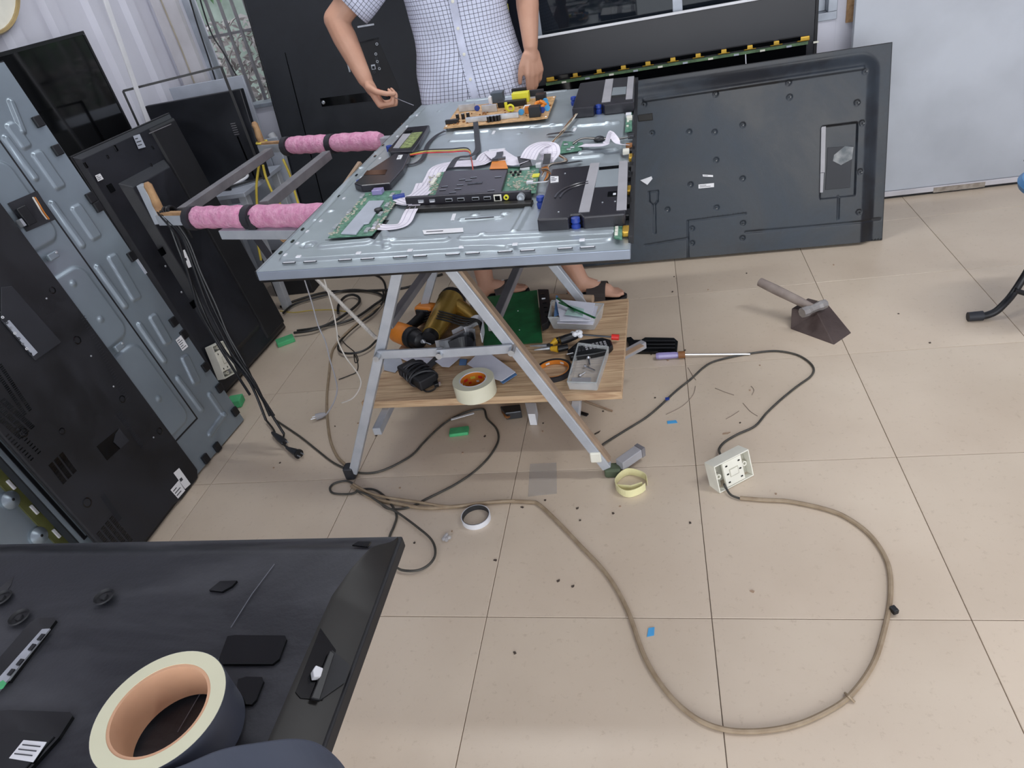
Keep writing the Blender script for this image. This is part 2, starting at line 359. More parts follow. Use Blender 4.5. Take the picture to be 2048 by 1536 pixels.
# window 1: grille, plants outside
wn = struct(empty('window_1', (0, 0, 0)))
f = MB()
for a, b in (((W1[0], W1[2]), (W1[0] + 0.035, W1[3] - 0.031)), ((W1[1] - 0.03, W1[2]), (W1[1], W1[3] - 0.031)), ((W1[0], W1[3] - 0.03), (W1[1], W1[3]))):
    f.bbox((a[0], YB + 0.02, a[1]), (b[0], YB + 0.07, b[1]))
f.bbox((W1[0], YB - 0.012, W1[2] - 0.02), (W1[1], YB + 0.09, W1[2] - 0.0005))
f.build('window_frame', 'frame_grey', wn, bevel=0.002)
xx = W1[0] + 0.075
while xx < W1[1] - 0.05:
    MB().bbox((xx, YB + 0.075, W1[2] - 0.01), (xx + 0.012, YB + 0.087, W1[3])).build('bar', 'tube_dark', wn); xx += 0.062
for zz in (1.10, 1.52): MB().bbox((W1[0], YB + 0.088, zz), (W1[1], YB + 0.098, zz + 0.012)).build('crossbar', 'tube_dark', wn)
# window 2: sliding sash with glass
wn = struct(empty('window_2', (0, 0, 0)))
f = MB(); f.bbox((W2[0], YB - 0.01, W2[2]), (W2[1], YB + 0.08, W2[2] + 0.03)); f.bbox((W2[0], YB - 0.01, W2[2] + 0.0305), (W2[0] + 0.035, YB + 0.08, W2[3] - 0.0305))
f.bbox((W2[1] - 0.035, YB - 0.01, W2[2] + 0.0305), (W2[1], YB + 0.08, W2[3] - 0.0305)); f.bbox((W2[0], YB - 0.01, W2[3] - 0.03), (W2[1], YB + 0.08, W2[3]))
f.build('window_frame', 'frame_grey', wn, bevel=0.002)
for a, b, yy in ((W2[0] + 0.036, 1.60, 0.022), (1.56, W2[1] - 0.036, 0.050)):
    s_ = MB()
    for p_, q_ in (((a, W2[2] + 0.0755), (a + 0.04, W2[3] - 0.0755)), ((b - 0.04, W2[2] + 0.0755), (b, W2[3] - 0.0755)), ((a, W2[2] + 0.031), (b, W2[2] + 0.075)), ((a, W2[3] - 0.075), (b, W2[3] - 0.031))):
        s_.bbox((p_[0], YB + yy - 0.01, p_[1]), (q_[0], YB + yy + 0.01, q_[1]))
    sash = s_.build('sash', 'frame_grey', wn, bevel=0.0015)
    MB().bbox((a + 0.035, YB + yy - 0.002, W2[2] + 0.07), (b - 0.035, YB + yy + 0.002, W2[3] - 0.07)).build('glass_pane', mat('glass', '#1b2027', 0.03, var=0.0, alpha=0.85), sash)
MB().bbox((2.235, YB - 0.012, 0.73), (2.262, YB - 0.003, 0.84)).build('latch', 'rust', wn)
# outside behind the windows
gd = tag(MB().bbox((-2.4, 2.62, -0.2), (4.8, 5.2, -0.05)).build('ground', 'soil'), 'bare earth outside the windows', 'ground'); gd['kind'] = 'structure'
MB().bbox((-3.6, 4.15, -0.05), (0.85, 4.25, 3.2)).build('hedge_wall', mat('hedge', '#6f7a70', 0.9, color2='#98a29a', scale=6)).update_tag()  # added backdrop, blocks the bright sky showing between the leaves
struct(bpy.data.objects['hedge_wall'])
bwall = struct(empty('garden_wall', (0, 0, 0)))
MB().bbox((0.9, 3.11, -0.05), (4.0, 3.2, 2.6)).build('mortar_bed', 'slab', bwall)
blk = None
for r_ in range(13):
    for c_ in range(8):
        xx = 0.93 + c_ * 0.36 + (0.18 if r_ % 2 else 0)
        if blk is None: blk = MB().bbox((0, 0, 0), (0.35, 0.05, 0.19)).build('block', 'brick_dark', bwall, bevel=0.003, seg=1); q = blk
        else: q = blk.copy(); COL.objects.link(q); q.parent = bwall
        q.location = (xx, 3.07, -0.04 + r_ * 0.2)
# foliage: real leaves on twigs, outside window 1
def leaves(name, m, n, box, size, seed):
    rnd = random.Random(seed); b = MB()
    for i in range(n):
        c = Vector([rnd.uniform(box[0][k], box[1][k]) for k in range(3)])
        d = Vector((rnd.gauss(0, 1), rnd.gauss(0, 1), rnd.gauss(-0.3, 1))).normalized(); sd = d.orthogonal().normalized(); sd.rotate(Matrix.Rotation(rnd.uniform(0, 6.3), 3, d))
        L_ = size * rnd.uniform(0.6, 1.4); wd = L_ * 0.22; nn = d.cross(sd) * L_ * 0.12
        b.add([c, c + d * L_ * 0.45 + sd * wd + nn, c + d * L_, c + d * L_ * 0.45 - sd * wd + nn, c + d * L_ * 0.5], [(0, 1, 4), (1, 2, 4), (2, 3, 4), (3, 0, 4)])
    return b.build(name, m)
def branches(name, n, box, seed):
    rnd = random.Random(seed); b = MB()
    for i in range(n):
        a = Vector([rnd.uniform(box[0][k], box[1][k]) for k in range(3)]); d = Vector((rnd.gauss(0, .6), rnd.gauss(0.1, .12), rnd.gauss(0.4, .8))).normalized() * 0.7
        b.tube(spline([a, a + d * 0.2 + Vector((rnd.gauss(0, .03), 0, 0)), a + d * 0.4, a + d * 0.6 + Vector((rnd.gauss(0, .05), rnd.gauss(0, .05), -0.03))], 3), 0.004, 5)
    return b.build(name, 'twig')
for nm, lb, m_, n_, bx_, sz, sd_ in (('leafy_bush', 'green leafy bush outside behind the window bars, upper part', 'leaf', 3800, ((-1.6, 3.35, 1.25), (0.7, 3.72, 2.5)), 0.065, 3),
                           ('dry_bush', 'grey dried leaves and twigs outside behind the lower window bars', 'leaf_dry', 3800, ((-1.5, 2.78, 0.3), (0.7, 3.1, 1.15)), 0.06, 5)):
    e = tag(empty(nm, (-0.4, 3.0, -0.05)), lb, 'plant')
    for q in (leaves('foliage', m_, n_, bx_, sz, sd_), branches('branch', 70, bx_, sd_ + 1)):
        q.parent = e; q.matrix_parent_inverse = Matrix.Translation((0.4, -3.0, 0.05)); q['kind'] = 'stuff'
    o = MB().tube(spline([(-0.4, 3.0, -0.06), (-0.38, 3.02, 0.6), (-0.3, 3.05, 1.2), (-0.32, 3.05, 1.9)], 4), 0.02, 8).build('stem', 'twig'); o.parent = e; o.matrix_parent_inverse = Matrix.Translation((0.4, -3.0, 0.05))
# big light-grey sheet that closes the back of the shop on the right
YS = 2.235
sh = tag(empty('metal_sheet', (3.3, YS, 0)), 'large light grey metal sheet standing on the floor at the far right', 'panel')
def par(o, e):
    o.parent = e; bpy.context.view_layer.update(); o.matrix_parent_inverse = e.matrix_world.inverted(); return o
par(MB().bbox((2.245, YS, 0.035), (4.45, YS + 0.03, 2.1)).build('sheet_face', 'sheet', bevel=0.003), sh)
par(MB().bbox((2.25, YS - 0.006, 0.012), (4.44, YS + 0.02, 0.034)).build('bottom_rail', 'plaster_dirty', bevel=0.002), sh)
for a, b in ((2.62, 2.82), (3.0, 3.12), (3.25, 3.6)):
    lab(par(MB().bbox((a, YS - 0.008, 0.008), (b, YS - 0.004, 0.03)).build('rust_patch', mat('rust_dull', '#7d7268', 0.8, color2='#a49b90', scale=40)), sh), 'rusty corroded patch of the rail')
par(MB().bbox((2.25, YS + 0.004, 0.0), (4.44, YS + 0.02, 0.012)).build('rubber_seal', 'black'), sh)
# lamps on the ceiling
for i, (x, y_) in enumerate(((0.6, 1.5), (2.9, 0.4))):
    e = tag(empty('ceiling_lamp', (x, y_, ZC)), ('white tube lamp on the ceiling above the television work stand', 'white tube lamp on the ceiling towards the right wall')[i], 'lamp', 'ceiling tube lamps')
    MB().box((0, 0, -0.015), (1.35, 0.09, 0.03)).build('lamp_body', 'white', e, bevel=0.004)
    MB().cyl((-0.62, 0, -0.038), (0.62, 0, -0.038), 0.012).build('tube', mat('lamp_glow', '#ffffff', 0.5, var=0, emit=2.0), e, smooth=True)
# round clock on the left wall
c0 = Vector((XL - 0.004, 1.36, 1.52))
ck = tag(empty('wall_clock', c0), 'round cream dial with brown rim hanging on the left wall, top left corner', 'clock')
MB().lathe([(0.0001, 0), (0.215, 0), (0.215, 0.012), (0.0001, 0.012)], 48, axis=(1, 0, 0)).build('dial', 'ivory', ck)
MB().lathe([(0.212, 0), (0.226, 0), (0.228, 0.012), (0.222, 0.022), (0.213, 0.02)], 48, axis=(1, 0, 0), closed=True).build('rim', mat('clock_rim', '#a08a5c', 0.4), ck, smooth=True)
for a, L_ in ((0.6, 0.12), (2.4, 0.16)): MB().bar((0.016, 0, 0), (0.016, math.sin(a) * L_, math.cos(a) * L_), 0.01, 0.003).build('hand', 'ink', ck)

# ================================================================== SCREENS LEANING ON THE LEFT WALL
# --- tall glossy screen behind all others
Pc = Vector((-0.629, 1.75, 0)); ec = Vector((-0.213, 0.977, 0)).normalized(); dc = Vector((0, 0, 1)).lerp(Vector((-1, 0, 0)), 0.035)
Fc = Frame(Pc, ec, dc); W_, H_ = 0.95, 1.252
t = tag(empty('glossy_screen', M=Fc.M), 'tall glossy black television screen leaning on the left wall behind the grey chassis', 'television')
MB().bbox((-W_, 0, -0.04), (0, H_, -0.006)).build('back_shell', 'black', t, bevel=0.004)
MB().bbox((-W_ + 0.012, 0.012, -0.008), (-0.012, H_ - 0.012, -0.003)).build('screen', 'gloss_black', t)
fr = MB(); fr.bbox((-W_, 0.0165, -0.008), (-W_ + 0.012, H_ - 0.0125, 0)); fr.bbox((-0.012, 0.0165, -0.008), (0, H_ - 0.0125, 0)); fr.bbox((-W_, 0, -0.008), (0, 0.016, 0)); fr.bbox((-W_, H_ - 0.012, -0.008), (0, H_, 0))
fr.build('bezel', 'black', t)
for k, (pp, lb) in enumerate((([(372, -30), (392, 40), (415, 110), (431, 160)], 'thin black wire hanging down the window jamb'), ([(392, -30), (420, 60), (450, 110), (472, 150)], 'thin black wire crossing in front of the window bars'))):
    tag(MB().tube(spline([aty(x, y_, YB - 0.02) for x, y_ in pp]), 0.0035, 6).build('black_wire', 'black', smooth=True), lb, 'wire')
# --- white sheet, dark TV back and empty bezel frame in the corner
t = tag(empty('white_board', M=Frame((-0.68, 2.09, 0), (1, 0, 0), (0, 0.035, 1)).M), 'white board standing in the corner under the window behind a dark television', 'board')
MB().bbox((0, 0, -0.012), (0.375, 0.958, 0)).build('board', 'mat_white_metal', t, bevel=0.002)
MB().bbox((0.378, 0.0, -0.012), (0.44, 0.68, 0)).build('lower_board', 'mat_white_metal', t, bevel=0.002)
Fe = Frame((-0.66, 1.87, 0.566), (1, 0.03, 0), (0, 0.03, 1))
ta, tb = Fe.uv(481, 178), Fe.uv(520, 310)
zt = ta[1]
t = tag(empty('dark_television', M=Fe.M), 'dark grey television seen from behind, in the far left corner below the window', 'television')
MB().prism([(0, 0), (ta[0] + (ta[0] - tb[0]) * -1.0, 0), (ta[0], zt), (0, zt)], -0.03, 0).build('back_cover', 'dark_back', t, bevel=0.004)
u_, v_ = Fe.uv(470, 258)
for k in range(6): MB().box((u_, v_ - 0.022 + k * 0.009, 0.001), (0.022, 0.003, 0.003)).build('vent_slot', 'tube_dark', t)
MB().bar((u_, v_ - 0.03, 0.002), (u_ + 0.01, v_ - 0.22, 0.002), 0.006, 0.003, up=(0, 0, 1)).build('groove', 'gloss_black', t)
Fz = Frame((-0.56, 1.66, 0.566), (0.324, 0.20, 0), (0, 0.0, 1))
a, b = Fz.uv(246, 182), Fz.uv(442, 133); c = Fz.uv(525, 345)
t = tag(empty('empty_television_frame', M=Fz.M), 'thin black empty television frame leaning in front of the dark television by the window', 'frame')
MB().bar((a[0], a[1], 0), (b[0], b[1], 0), 0.008, 0.01, up=(0, 0, 1)).build('top_edge', 'black', t)
MB().bar((b[0], b[1], 0), (b[0] + 0.004, 0.0, 0), 0.011, 0.012, up=(0, 0, 1)).build('side_edge', 'matte_black', t)
MB().bar((a[0], a[1], 0), (a[0] + 0.0, 0.0, 0), 0.008, 0.01, up=(0, 0, 1)).build('side_edge', 'black', t)
MB().bar((a[0], 0.008, 0), (b[0], 0.008, 0), 0.008, 0.01, up=(0, 0, 1)).build('bottom_edge', 'black', t)
# white trunking strip
A = aty(296, 245, 1.62); B = aty(218, 20, 1.62); d = (B - A).normalized(); A = A - d * (A.z / d.z)
t = tag(MB().bar(A + d * 0.002, B + d * 0.4, 0.024, 0.006).build('trunking_strip', 'white', bevel=0.001), 'long white plastic strip standing upright in front of the black frame edge', 'strip')

# --- black TV back standing on its short side (50 inch class), label on top
Fd = Frame((-0.1888, 1.5312, 0.004), (0.0509, 0.9987, 0), (-0.1321, 0.0067, 0.9912))
W_ = -Fd.uv(145, 315)[0]; H_ = 0.948
t = tag(empty('black_television', M=Fd.M), 'black television back with raised housing, standing on end behind the hanging black leads', 'television')
MB().bbox((-W_, 0, -0.02), (0, H_, -0.006)).build('front_frame', 'black', t, bevel=0.003)
P = poly_uv(Fd, [(145, 315), (343, 228), (575, 655), (460, 784)])
bs = MB().prism([(-W_ + 0.004, 0.004), (-0.004, 0.004), (-0.004, H_ - 0.004), (-W_ + 0.004, H_ - 0.004)], -0.006, 0.008, [(-W_ + 0.02, 0.02), (-0.02, 0.02), (-0.02, H_ - 0.02), (-W_ + 0.02, H_ - 0.02)]).build('back_cover', 'dark_back', t, bevel=0.002)
q = poly_uv(Fd, [(215, 333), (303, 289), (372, 455), (338, 470)], 0.02)
hx0, hx1 = -W_ + 0.10, -0.17
MB().prism([(hx0, 0.09), (hx1, 0.09), (hx1, 0.82), (hx0, 0.82)], 0.006, 0.034, [(hx0 + 0.025, 0.12), (hx1 - 0.025, 0.12), (hx1 - 0.025, 0.79), (hx0 + 0.025, 0.79)]).build('raised_housing', 'dark_back', t, bevel=0.003)
MB().prism([(-0.165, 0.03), (-0.01, 0.03), (-0.01, H_ - 0.02), (-0.165, H_ - 0.02)], 0.006, 0.016, [(-0.16, 0.04), (-0.02, 0.04), (-0.02, H_ - 0.03), (-0.16, H_ - 0.03)]).build('side_panel', 'matte_black', t, bevel=0.002)
def sticker(F, t, pxs, h, lines=3, m='sticker', name='sticker', label=None):
    P = poly_uv(F, pxs, h); o = MB().prism(P, h, h + 0.0008).build(name, m, t)
    a, b, c, d = [Vector((*q, h + 0.001)) for q in P]
    for k in range(lines):
        s0 = (k + 1) / (lines + 1); p0 = a.lerp(d, s0).lerp(b.lerp(c, s0), 0.08); p1 = a.lerp(d, s0).lerp(b.lerp(c, s0), 0.5 + 0.4 * ((k * 37 % 10) / 10))
        MB().bar(p0, p1, max(0.0006, (a - d).length / (lines + 1) * 0.3), 0.0004).build('print_line', 'ink', o)
    if label: lab(o, label)
    return o
sticker(Fd, t, [(266, 272), (279, 268), (291, 294), (277, 298)], 0.012, 3, 'mat_white_metal', label='grey-white rounded label')
sticker(Fd, t, [(190, 351), (200, 347), (207, 358), (196, 363)], 0.012, 3)
sticker(Fd, t, [(361, 503), (369, 499), (384, 533), (377, 536)], 0.036, 1, label='narrow white label')
for x, y_, rr in ((172, 330, .009), (232, 296, .010), (306, 295, .006), (303, 330, .006), (216, 313, .006)):
    u_, v_ = Fd.uv(x, y_, 0.01); MB().box((u_, v_, 0.009), (rr, rr * 2.1, 0.004)).build('screw_pocket', 'gloss_black', t, bevel=0.001)
for x, y_ in ((313, 506), (376, 611), (222, 376)):
    u_, v_ = Fd.uv(x, y_, 0.01); MB().box((u_, v_, 0.035 if x > 250 else 0.009), (0.022, 0.026, 0.006)).build('socket_hole', 'gloss_black', t)
for x, y_ in ((329, 533), (361, 585)):
    bolt(t, (*Fd.uv(x, y_, 0.03), 0.034), 0.004, 0.003)
o = MB(); a, b = Fd.uv(298, 267, 0.016), Fd.uv(342, 248, 0.016); o.bar((*a, 0.0168), (*b, 0.0168), 0.003, 0.001).build('groove', 'tube_dark', t)

# --- grey metal chassis (65 inch class) standing on its short side
Fb = Frame((-0.0498, 0.8359, 0.006), (0.0713, 0.9975, 0), (-0.1723, 0.0123, 0.985))
HB = 1.248; WB = 0.715
t = tag(empty('grey_chassis', M=Fb.M), 'tall bare grey metal television chassis with ribs and black edge clips, leaning at left', 'television')
def U(F, *px): return [F.uv(*q) for q in px]
feats = []
def seg(F, p, q, r, h, s_=0.005): feats.append(('seg', F.uv(*p), F.uv(*q), r, h, s_))
def boxf(F, pts, h, s_=0.005, cr=0.006):
    P = [Vector(F.uv(*q)) for q in pts]; c = sum(P, Vector((0, 0))) / 4; a = ((P[1] - P[0]) + (P[2] - P[3])) / 2; b = ((P[3] - P[0]) + (P[2] - P[1])) / 2
    feats.append(('box', c, (a.length / 2, b.length / 2), cr, math.atan2(a.y, a.x), h, s_))
# pressed channels along the right strip
for pts in (((22, 205), (45, 262)), ((105, 408), (164, 489)), ((195, 535), (250, 611)), ((279, 650), (328, 721)), ((356, 757), (402, 818)), ((12, 278), (70, 355))): seg(Fb, *pts, 0.006, 0.007)
for pts in (((65, 308), (82, 303), (128, 370), (112, 380)), ((145, 415), (160, 410), (200, 470), (183, 482)), ((215, 515), (230, 510), (282, 592), (267, 602)), ((298, 635), (310, 630), (343, 680), (331, 690)), ((362, 715), (374, 712), (400, 760), (388, 770)), ((14, 250), (28, 246), (60, 290), (44, 300))): boxf(Fb, pts, 0.006)
seg(Fb, (420, 790), (447, 830), 0.007, 0.006); seg(Fb, (447, 830), (420, 868), 0.007, 0.006)
# big dished fields of the inner plate
o = relief('chassis_plate', -WB, 0, 0.0, HB, feats, 0.0035, 'chassis_left', t)
MB().bbox((-WB, 0.0, -0.03), (0, HB, -0.0005)).build('chassis_box', 'chassis_left', t)
MB().bbox((-WB - 0.004, -0.002, -0.034), (0.004, HB + 0.004, -0.004)).build('screen_frame', 'black', t)
# inner raised plate, edged by black foam
Li = [Fb.uv(0, 300), Fb.uv(394, 836)]
s0 = Vector(Li[0]); s1 = Vector(Li[1]); u_in = s1[0]; vb = 0.0
vb = Fb.uv(394, 838)[1]
MB().bbox((-WB + 0.01, vb, 0.0005), (u_in, HB - 0.02, 0.0031)).build('foam_strip', 'black', t)
feats = []
fe = [((245, 490), 'r'), ]
for px, r_, h in (((85, 470), 0.05, 0.010),): pass
pl = []
def bf(cx, cy, hx, hy, h, cr=0.03, s_=0.010): feats.append(('box', (cx, cy), (hx, hy), cr, 0, h, s_))
ui = u_in - 0.006; wi = 0.22
for (pa, pb) in (((10, 330), (112, 465)), ((150, 545), (232, 670)), ((262, 700), (370, 830))):
    va, vb2 = Fb.uv(*pa)[1], Fb.uv(*pb)[1]; vc = (va + vb2) / 2
    bf(ui - 0.15, vc, 0.125, abs(va - vb2) / 2 + 0.01, 0.0075)
for x, y_ in ((149, 566), (204, 638), (320, 797)): u_, v_ = Fb.uv(x, y_, 0.016); feats.append(('seg', (u_, v_), (u_ + .0001, v_), 0.004, 0.004, 0.008))
o = relief('inner_plate', -WB + 0.02, ui, vb + 0.006, HB - 0.03, feats, 0.0035, 'chassis_left', t); o.location.z = 0.0035
MB().bbox((-WB + 0.02, vb + 0.006, 0.0005), (ui, HB - 0.03, 0.0033)).build('inner_plate_edge', 'chassis_left', t)
for x, y_ in ((105, 512), (238, 694)):
    P = Fb.p(x, y_, 0.02); MB().box(P, (0.034, 0.02, 0.012)).build('bracket', 'chassis_left', t, bevel=0.003); bolt(t, P + V(0.012, 0.004, 0.006), 0.004, 0.003)
for x, y_ in ((77, 243), (115, 300), (182, 395), (196, 413), (264, 512), (347, 643), (368, 668), (411, 733), (439, 775), (470, 822), (434, 893), (411, 916)):
    P = Fb.p(x, y_, 0.0); MB().box(P + V(-0.004, 0, 0.004), (0.026, 0.03, 0.010)).build('edge_clip', 'black', t, bevel=0.002)
P = poly_uv(Fb, [(22, 404), (80, 379), (116, 437), (60, 461)], 0.026)
o = MB().prism(P, 0.012, 0.0145).build('black_tape', 'black_tape', t)
MB().box(Fb.p(52, 432, 0.03), (0.03, 0.05, 0.012)).build('connector', 'black', t, bevel=0.002); MB().box(Fb.p(42, 446, 0.03), (0.008, 0.02, 0.016)).build('connector_pins', 'steel', t)
for k, m_ in enumerate(('white_wire', 'brown', 'orange')):
    MB().tube(spline([Fb.p(66 + k * 2, 395, 0.03), Fb.p(75 + k * 2, 410, 0.045), Fb.p(84 + k * 2, 425, 0.04), Fb.p(94 + k * 2, 438, 0.03)]), 0.0022, 6).build('wire', m_, t)
sticker(Fb, t, [(351, 680), (362, 670), (376, 693), (365, 702)], 0.003, 5)
MB().box(Fb.p(283, 440 + 93, 0.002), (0.01, 0.05, 0.002)).build('barcode', 'mat_white_metal', t)

# --- another chassis behind it, LCD driver board on its edge (bottom left)
Fg = Frame(Fb.O + Fb.ex * 0.03 - Fb.ez * 0.085 + V(0, 0, 0.016), Fb.ex, Fb.ey)
t = tag(empty('bare_panel', M=Fg.M), 'pale grey television chassis with a driver board edge, behind the others at the far left', 'television')
a = Fg.uv(140, 1090)[0]
MB().bbox((-1.1, 0, -0.03), (-WB + 0.0 - 0.03, 0.95, -0.004)).build('chassis_plate', 'chassis_left', t, bevel=0.003)
x0 = Fg.uv(130, 1085)[0]
MB().bbox((x0 - 0.022, 0.0, -0.003), (x0 + 0.012, 0.95, 0.003)).build('driver_board', mat('olive', '#5e6137', 0.5), t)
MB().bbox((x0 + 0.014, 0.0, -0.003), (x0 + 0.085, 0.95, 0.001)).build('black_edge', 'gloss_black', t)
for k in range(9): MB().box((x0 - 0.003, 0.06 + k * 0.09, 0.005), (0.008, 0.03, 0.006)).build('chip', 'white', t, bevel=0.001)
for x, y_ in ((77, 1072), (20, 1000)):
    P = Fg.p(x, y_, 0.0); MB().lathe([(0.026, -0.004), (0.024, 0.004), (0.012, 0.012), (0.0001, 0.014)], 20, P).build('boss', 'chassis_left', t, smooth=True); bolt(t, P + V(0, 0, 0.013), 0.004, 0.002, 'black')
# --- thin metal strip lying between the stacks
# --- black vented TV back in front of the chassis (near left)
Fa = Frame((-0.0604, 0.5469, 0.004), (0.0059, 1, 0), (-0.1551, 0.0009, 0.9879))
WA = 0.412; HA = 1.02
t = tag(empty('vented_television', M=Fa.M), 'matte black television back with vent slots and ports, leaning nearest at left', 'television')
MB().prism([(-WA, 0.0), (-0.35, 0.0), (-0.24, 0.0), (-0.02, 0.0), (0, 0.02), (0, HA), (-WA, HA)], -0.018, -0.010).build('front_frame', 'black', t, bevel=0.002)
n1 = Fa.uv(356, 1023); 
MB().prism([(-WA, 0.012), (-0.15, 0.012), (-0.115, 0.0), (-0.018, 0.0), (0, 0.02), (0, HA), (-WA, HA)], -0.010, 0.0).build('back_cover', 'vent_back', t, bevel=0.003)
sl = MB(); 
def slots(p0, p1, rows, nn, ln, gap):
    a = Vector((*Fa.uv(*p0), 0.0004)); b = Vector((*Fa.uv(*p1), 0.0004))
    for j in range(rows):
        for i in range(nn):
            q = a.lerp(b, i / max(1, nn - 1)); sl.box(q + V(-j * gap, 0, 0), (ln, 0.0028, 0.001))
slots((122, 908), (149, 944), 3, 18, 0.014, 0.020); slots((5, 800), (65, 855), 3, 22, 0.014, 0.020); slots((222, 1035), (262, 1082), 4, 18, 0.013, 0.019); slots((30, 858), (78, 905), 2, 10, 0.011, 0.026)
slots((0, 730), (60, 820), 2, 26, 0.010, 0.018)
o = sl.build('vent_slots', 'gloss_black', t); o['kind'] = 'stuff'
s2 = MB()
for k in range(34):
    for (p0, p1) in (((166, 634), (254, 799)), ((236, 825), (285, 893)), ((205, 990), (240, 1040))):
        a = Vector((*Fa.uv(*p0), 0.0005)); b = Vector((*Fa.uv(*p1), 0.0005)); s2.box(a.lerp(b, k / 33), (0.016, 0.0012, 0.001))
o = s2.build('fine_ribs', 'shadow_grey', t); o['kind'] = 'stuff'
# port recess, raised
P = poly_uv(Fa, [(0, 575), (22, 572), (122, 685), (70, 722), (0, 640)], 0.0)
MB().prism(P, 0.0005, 0.004).build('port_recess', 'shadow_grey', t, bevel=0.002)
P = poly_uv(Fa, [(10, 645), (18, 640), (75, 705), (67, 712)], 0.005); o = MB().prism(P, 0.004, 0.006).build('port_panel', 'mat_white_metal', t)
a = Vector((*Fa.uv(0, 622, .007), 0.007)); b = Vector((*Fa.uv(64, 706, .007), 0.007))
for k in range(9): MB().lathe([(0.0035, 0), (0.0035, 0.002), (0.002, 0.002), (0.002, 0)], 12, a.lerp(b, k / 8) + V(-0.004, 0, -0.002), closed=True).build('jack', ('steel', 'white', 'dark_steel')[k % 3], t)
for x, y_, s_ in ((155, 680, .012), (166, 600, .0), (245, 798, .011), (320, 862, .011), (48, 865, .012), (125, 862, .009), (175, 1005, .014), (105, 580, .010)):
    if s_: MB().lathe([(s_, 0), (s_ * 0.8, 0.0006), (s_ * 0.6, -0.006), (0.0001, -0.006)], 16, Fa.p(x, y_, 0.001)).build('screw_pocket', 'gloss_black', t)
for x, y_ in ((182, 712), (227, 773), (93, 597), (307, 875)): bolt(t, Fa.p(x, y_, 0.0005), 0.0028, 0.002)
P = poly_uv(Fa, [(193, 893), (237, 857), (256, 882), (214, 921)], 0.0); MB().prism(P, -0.002, 0.0008).build('cable_recess', 'gloss_black', t)
P = poly_uv(Fa, [(230, 868), (237, 857), (257, 882), (240, 897), (226, 884)], 0.0); MB().prism(P, 0.0008, 0.003).build('recess_lip', 'shadow_grey', t)
sticker(Fa, t, [(347, 946), (358, 936), (381, 968), (370, 978)], 0.0006, 1, label='white paper label'); sticker(Fa, t, [(341, 980), (357, 961), (370, 981), (356, 997)], 0.0006, 3, label='square grey-white label')
bs2 = sticker(Fa, t, [(382, 978), (388, 978), (386, 990), (380, 990)], 0.0006, 1)
# grey-blue strip edge of panel next to it
# green foam corner blocks
def foam_block(name, c, s_, rz, label, grp='green foam blocks'):
    o = MB().bbox((-s_[0] / 2, -s_[1] / 2, 0), (s_[0] / 2, s_[1] / 2, s_[2])).build('foam_block', 'green', bevel=0.003)
    o.location = c; o.rotation_euler = (0, 0, rz); tag(o, label, 'foam block', grp); return o
foam_block('f', atz(570, 688) + V(0.0, 0.012, 0), (0.075, 0.05, 0.02), 0.6, 'crumpled green foam block under the corner of the black television with the top label')
foam_block('f', atz(478, 812) + V(-0.012, 0.01, 0), (0.05, 0.05, 0.03), 0.2, 'green foam block wedged under the grey metal chassis')
foam_block('f', atz(919, 866), (0.062, 0.036, 0.012), 0.12, 'small flat green foam block lying free on the floor under the stand')

# ================================================================== AGAINST THE BACK WALL
# --- huge black TV back behind the man
A = atz(640, 545); B = A + V(1, -0.031, 0)
Ff = Frame(A + V(0, -0.03, 0.003), B - A, V(0.005, 0.135, 0.99))
H_ = 1.40; WF = 0.80
t = tag(empty('large_black_television', M=Ff.M), 'huge black television seen from behind, standing on end left of the man', 'television')
MB().prism([(0, 0), (WF, 0), (WF, H_), (0, H_)], -0.03, 0, [(0.02, 0.01), (WF - 0.02, 0.01), (WF - 0.02, H_ - 0.01), (0.02, H_ - 0.01)]).build('back_cover', dusty('big_back', '#191c22', '#252930', 0.4, 0.45, 2), t, bevel=0.004)
MB().bbox((-0.004, -0.003, -0.042), (WF + 0.004, H_ + 0.004, -0.03)).build('front_frame', 'black', t)
a, b = Ff.p(570, 105), Ff.p(622, 310); c = b + (b - a).normalized() * 0.6
MB().bar(a + V(0, 0, .0002), V(c.x, max(0.03, c.y), 0.0002), 0.005, 0.001, up=(0, 0, 1)).build('groove', 'gloss_black', t)
P = poly_uv(Ff, [(716, 85), (755, 76), (800, 180), (735, 190)]); MB().prism(P, -0.001, 0.0012).build('port_recess', 'matte_black', t, bevel=0.0005)
MB().bar(Ff.p(715, 86, .0015), Ff.p(757, 76, .0015), 0.006, 0.002).build('recess_edge', 'gloss_black', t); MB().bar(Ff.p(715, 86, .0015), Ff.p(722, 112, .0015), 0.006, 0.002).build('recess_edge', 'gloss_black', t)
for i, (x, y_) in enumerate(((752, 108), (753, 116), (755, 123), (757, 130), (759, 137), (749, 144), (754, 88))):
    MB().lathe([(0.006, 0), (0.006, 0.003), (0.0035, 0.003), (0.0035, 0)], 12, Ff.p(x, y_, 0.001), closed=True).build('jack', 'dark_steel' if i % 2 else 'steel', t)
MB().box(Ff.p(747, 134, 0.002), (0.018, 0.020, 0.004)).build('network_port', 'steel', t); MB().box(Ff.p(747, 135, 0.004), (0.012, 0.011, 0.002)).build('network_port_hole', 'gloss_black', t)
MB().bar(Ff.p(694, 122, .001), Ff.p(700, 144, .001), 0.006, 0.004, up=(0, 0, 1)).build('side_port', 'steel', t)
MB().bar(Ff.p(715, 54, .0008), Ff.p(748, 48.5, .0008), 0.007, 0.0008, up=(0, 0, 1)).build('silver_name_bar', 'steel', t)
MB().bar(Ff.p(642, 205, .001), Ff.p(790, 187, .001), 0.036, 0.002, up=(0, 0, 1)).build('stand_slot', 'gloss_black', t, bevel=0.0005)
bolt(t, Ff.p(647, 205, .002), 0.008, 0.005)
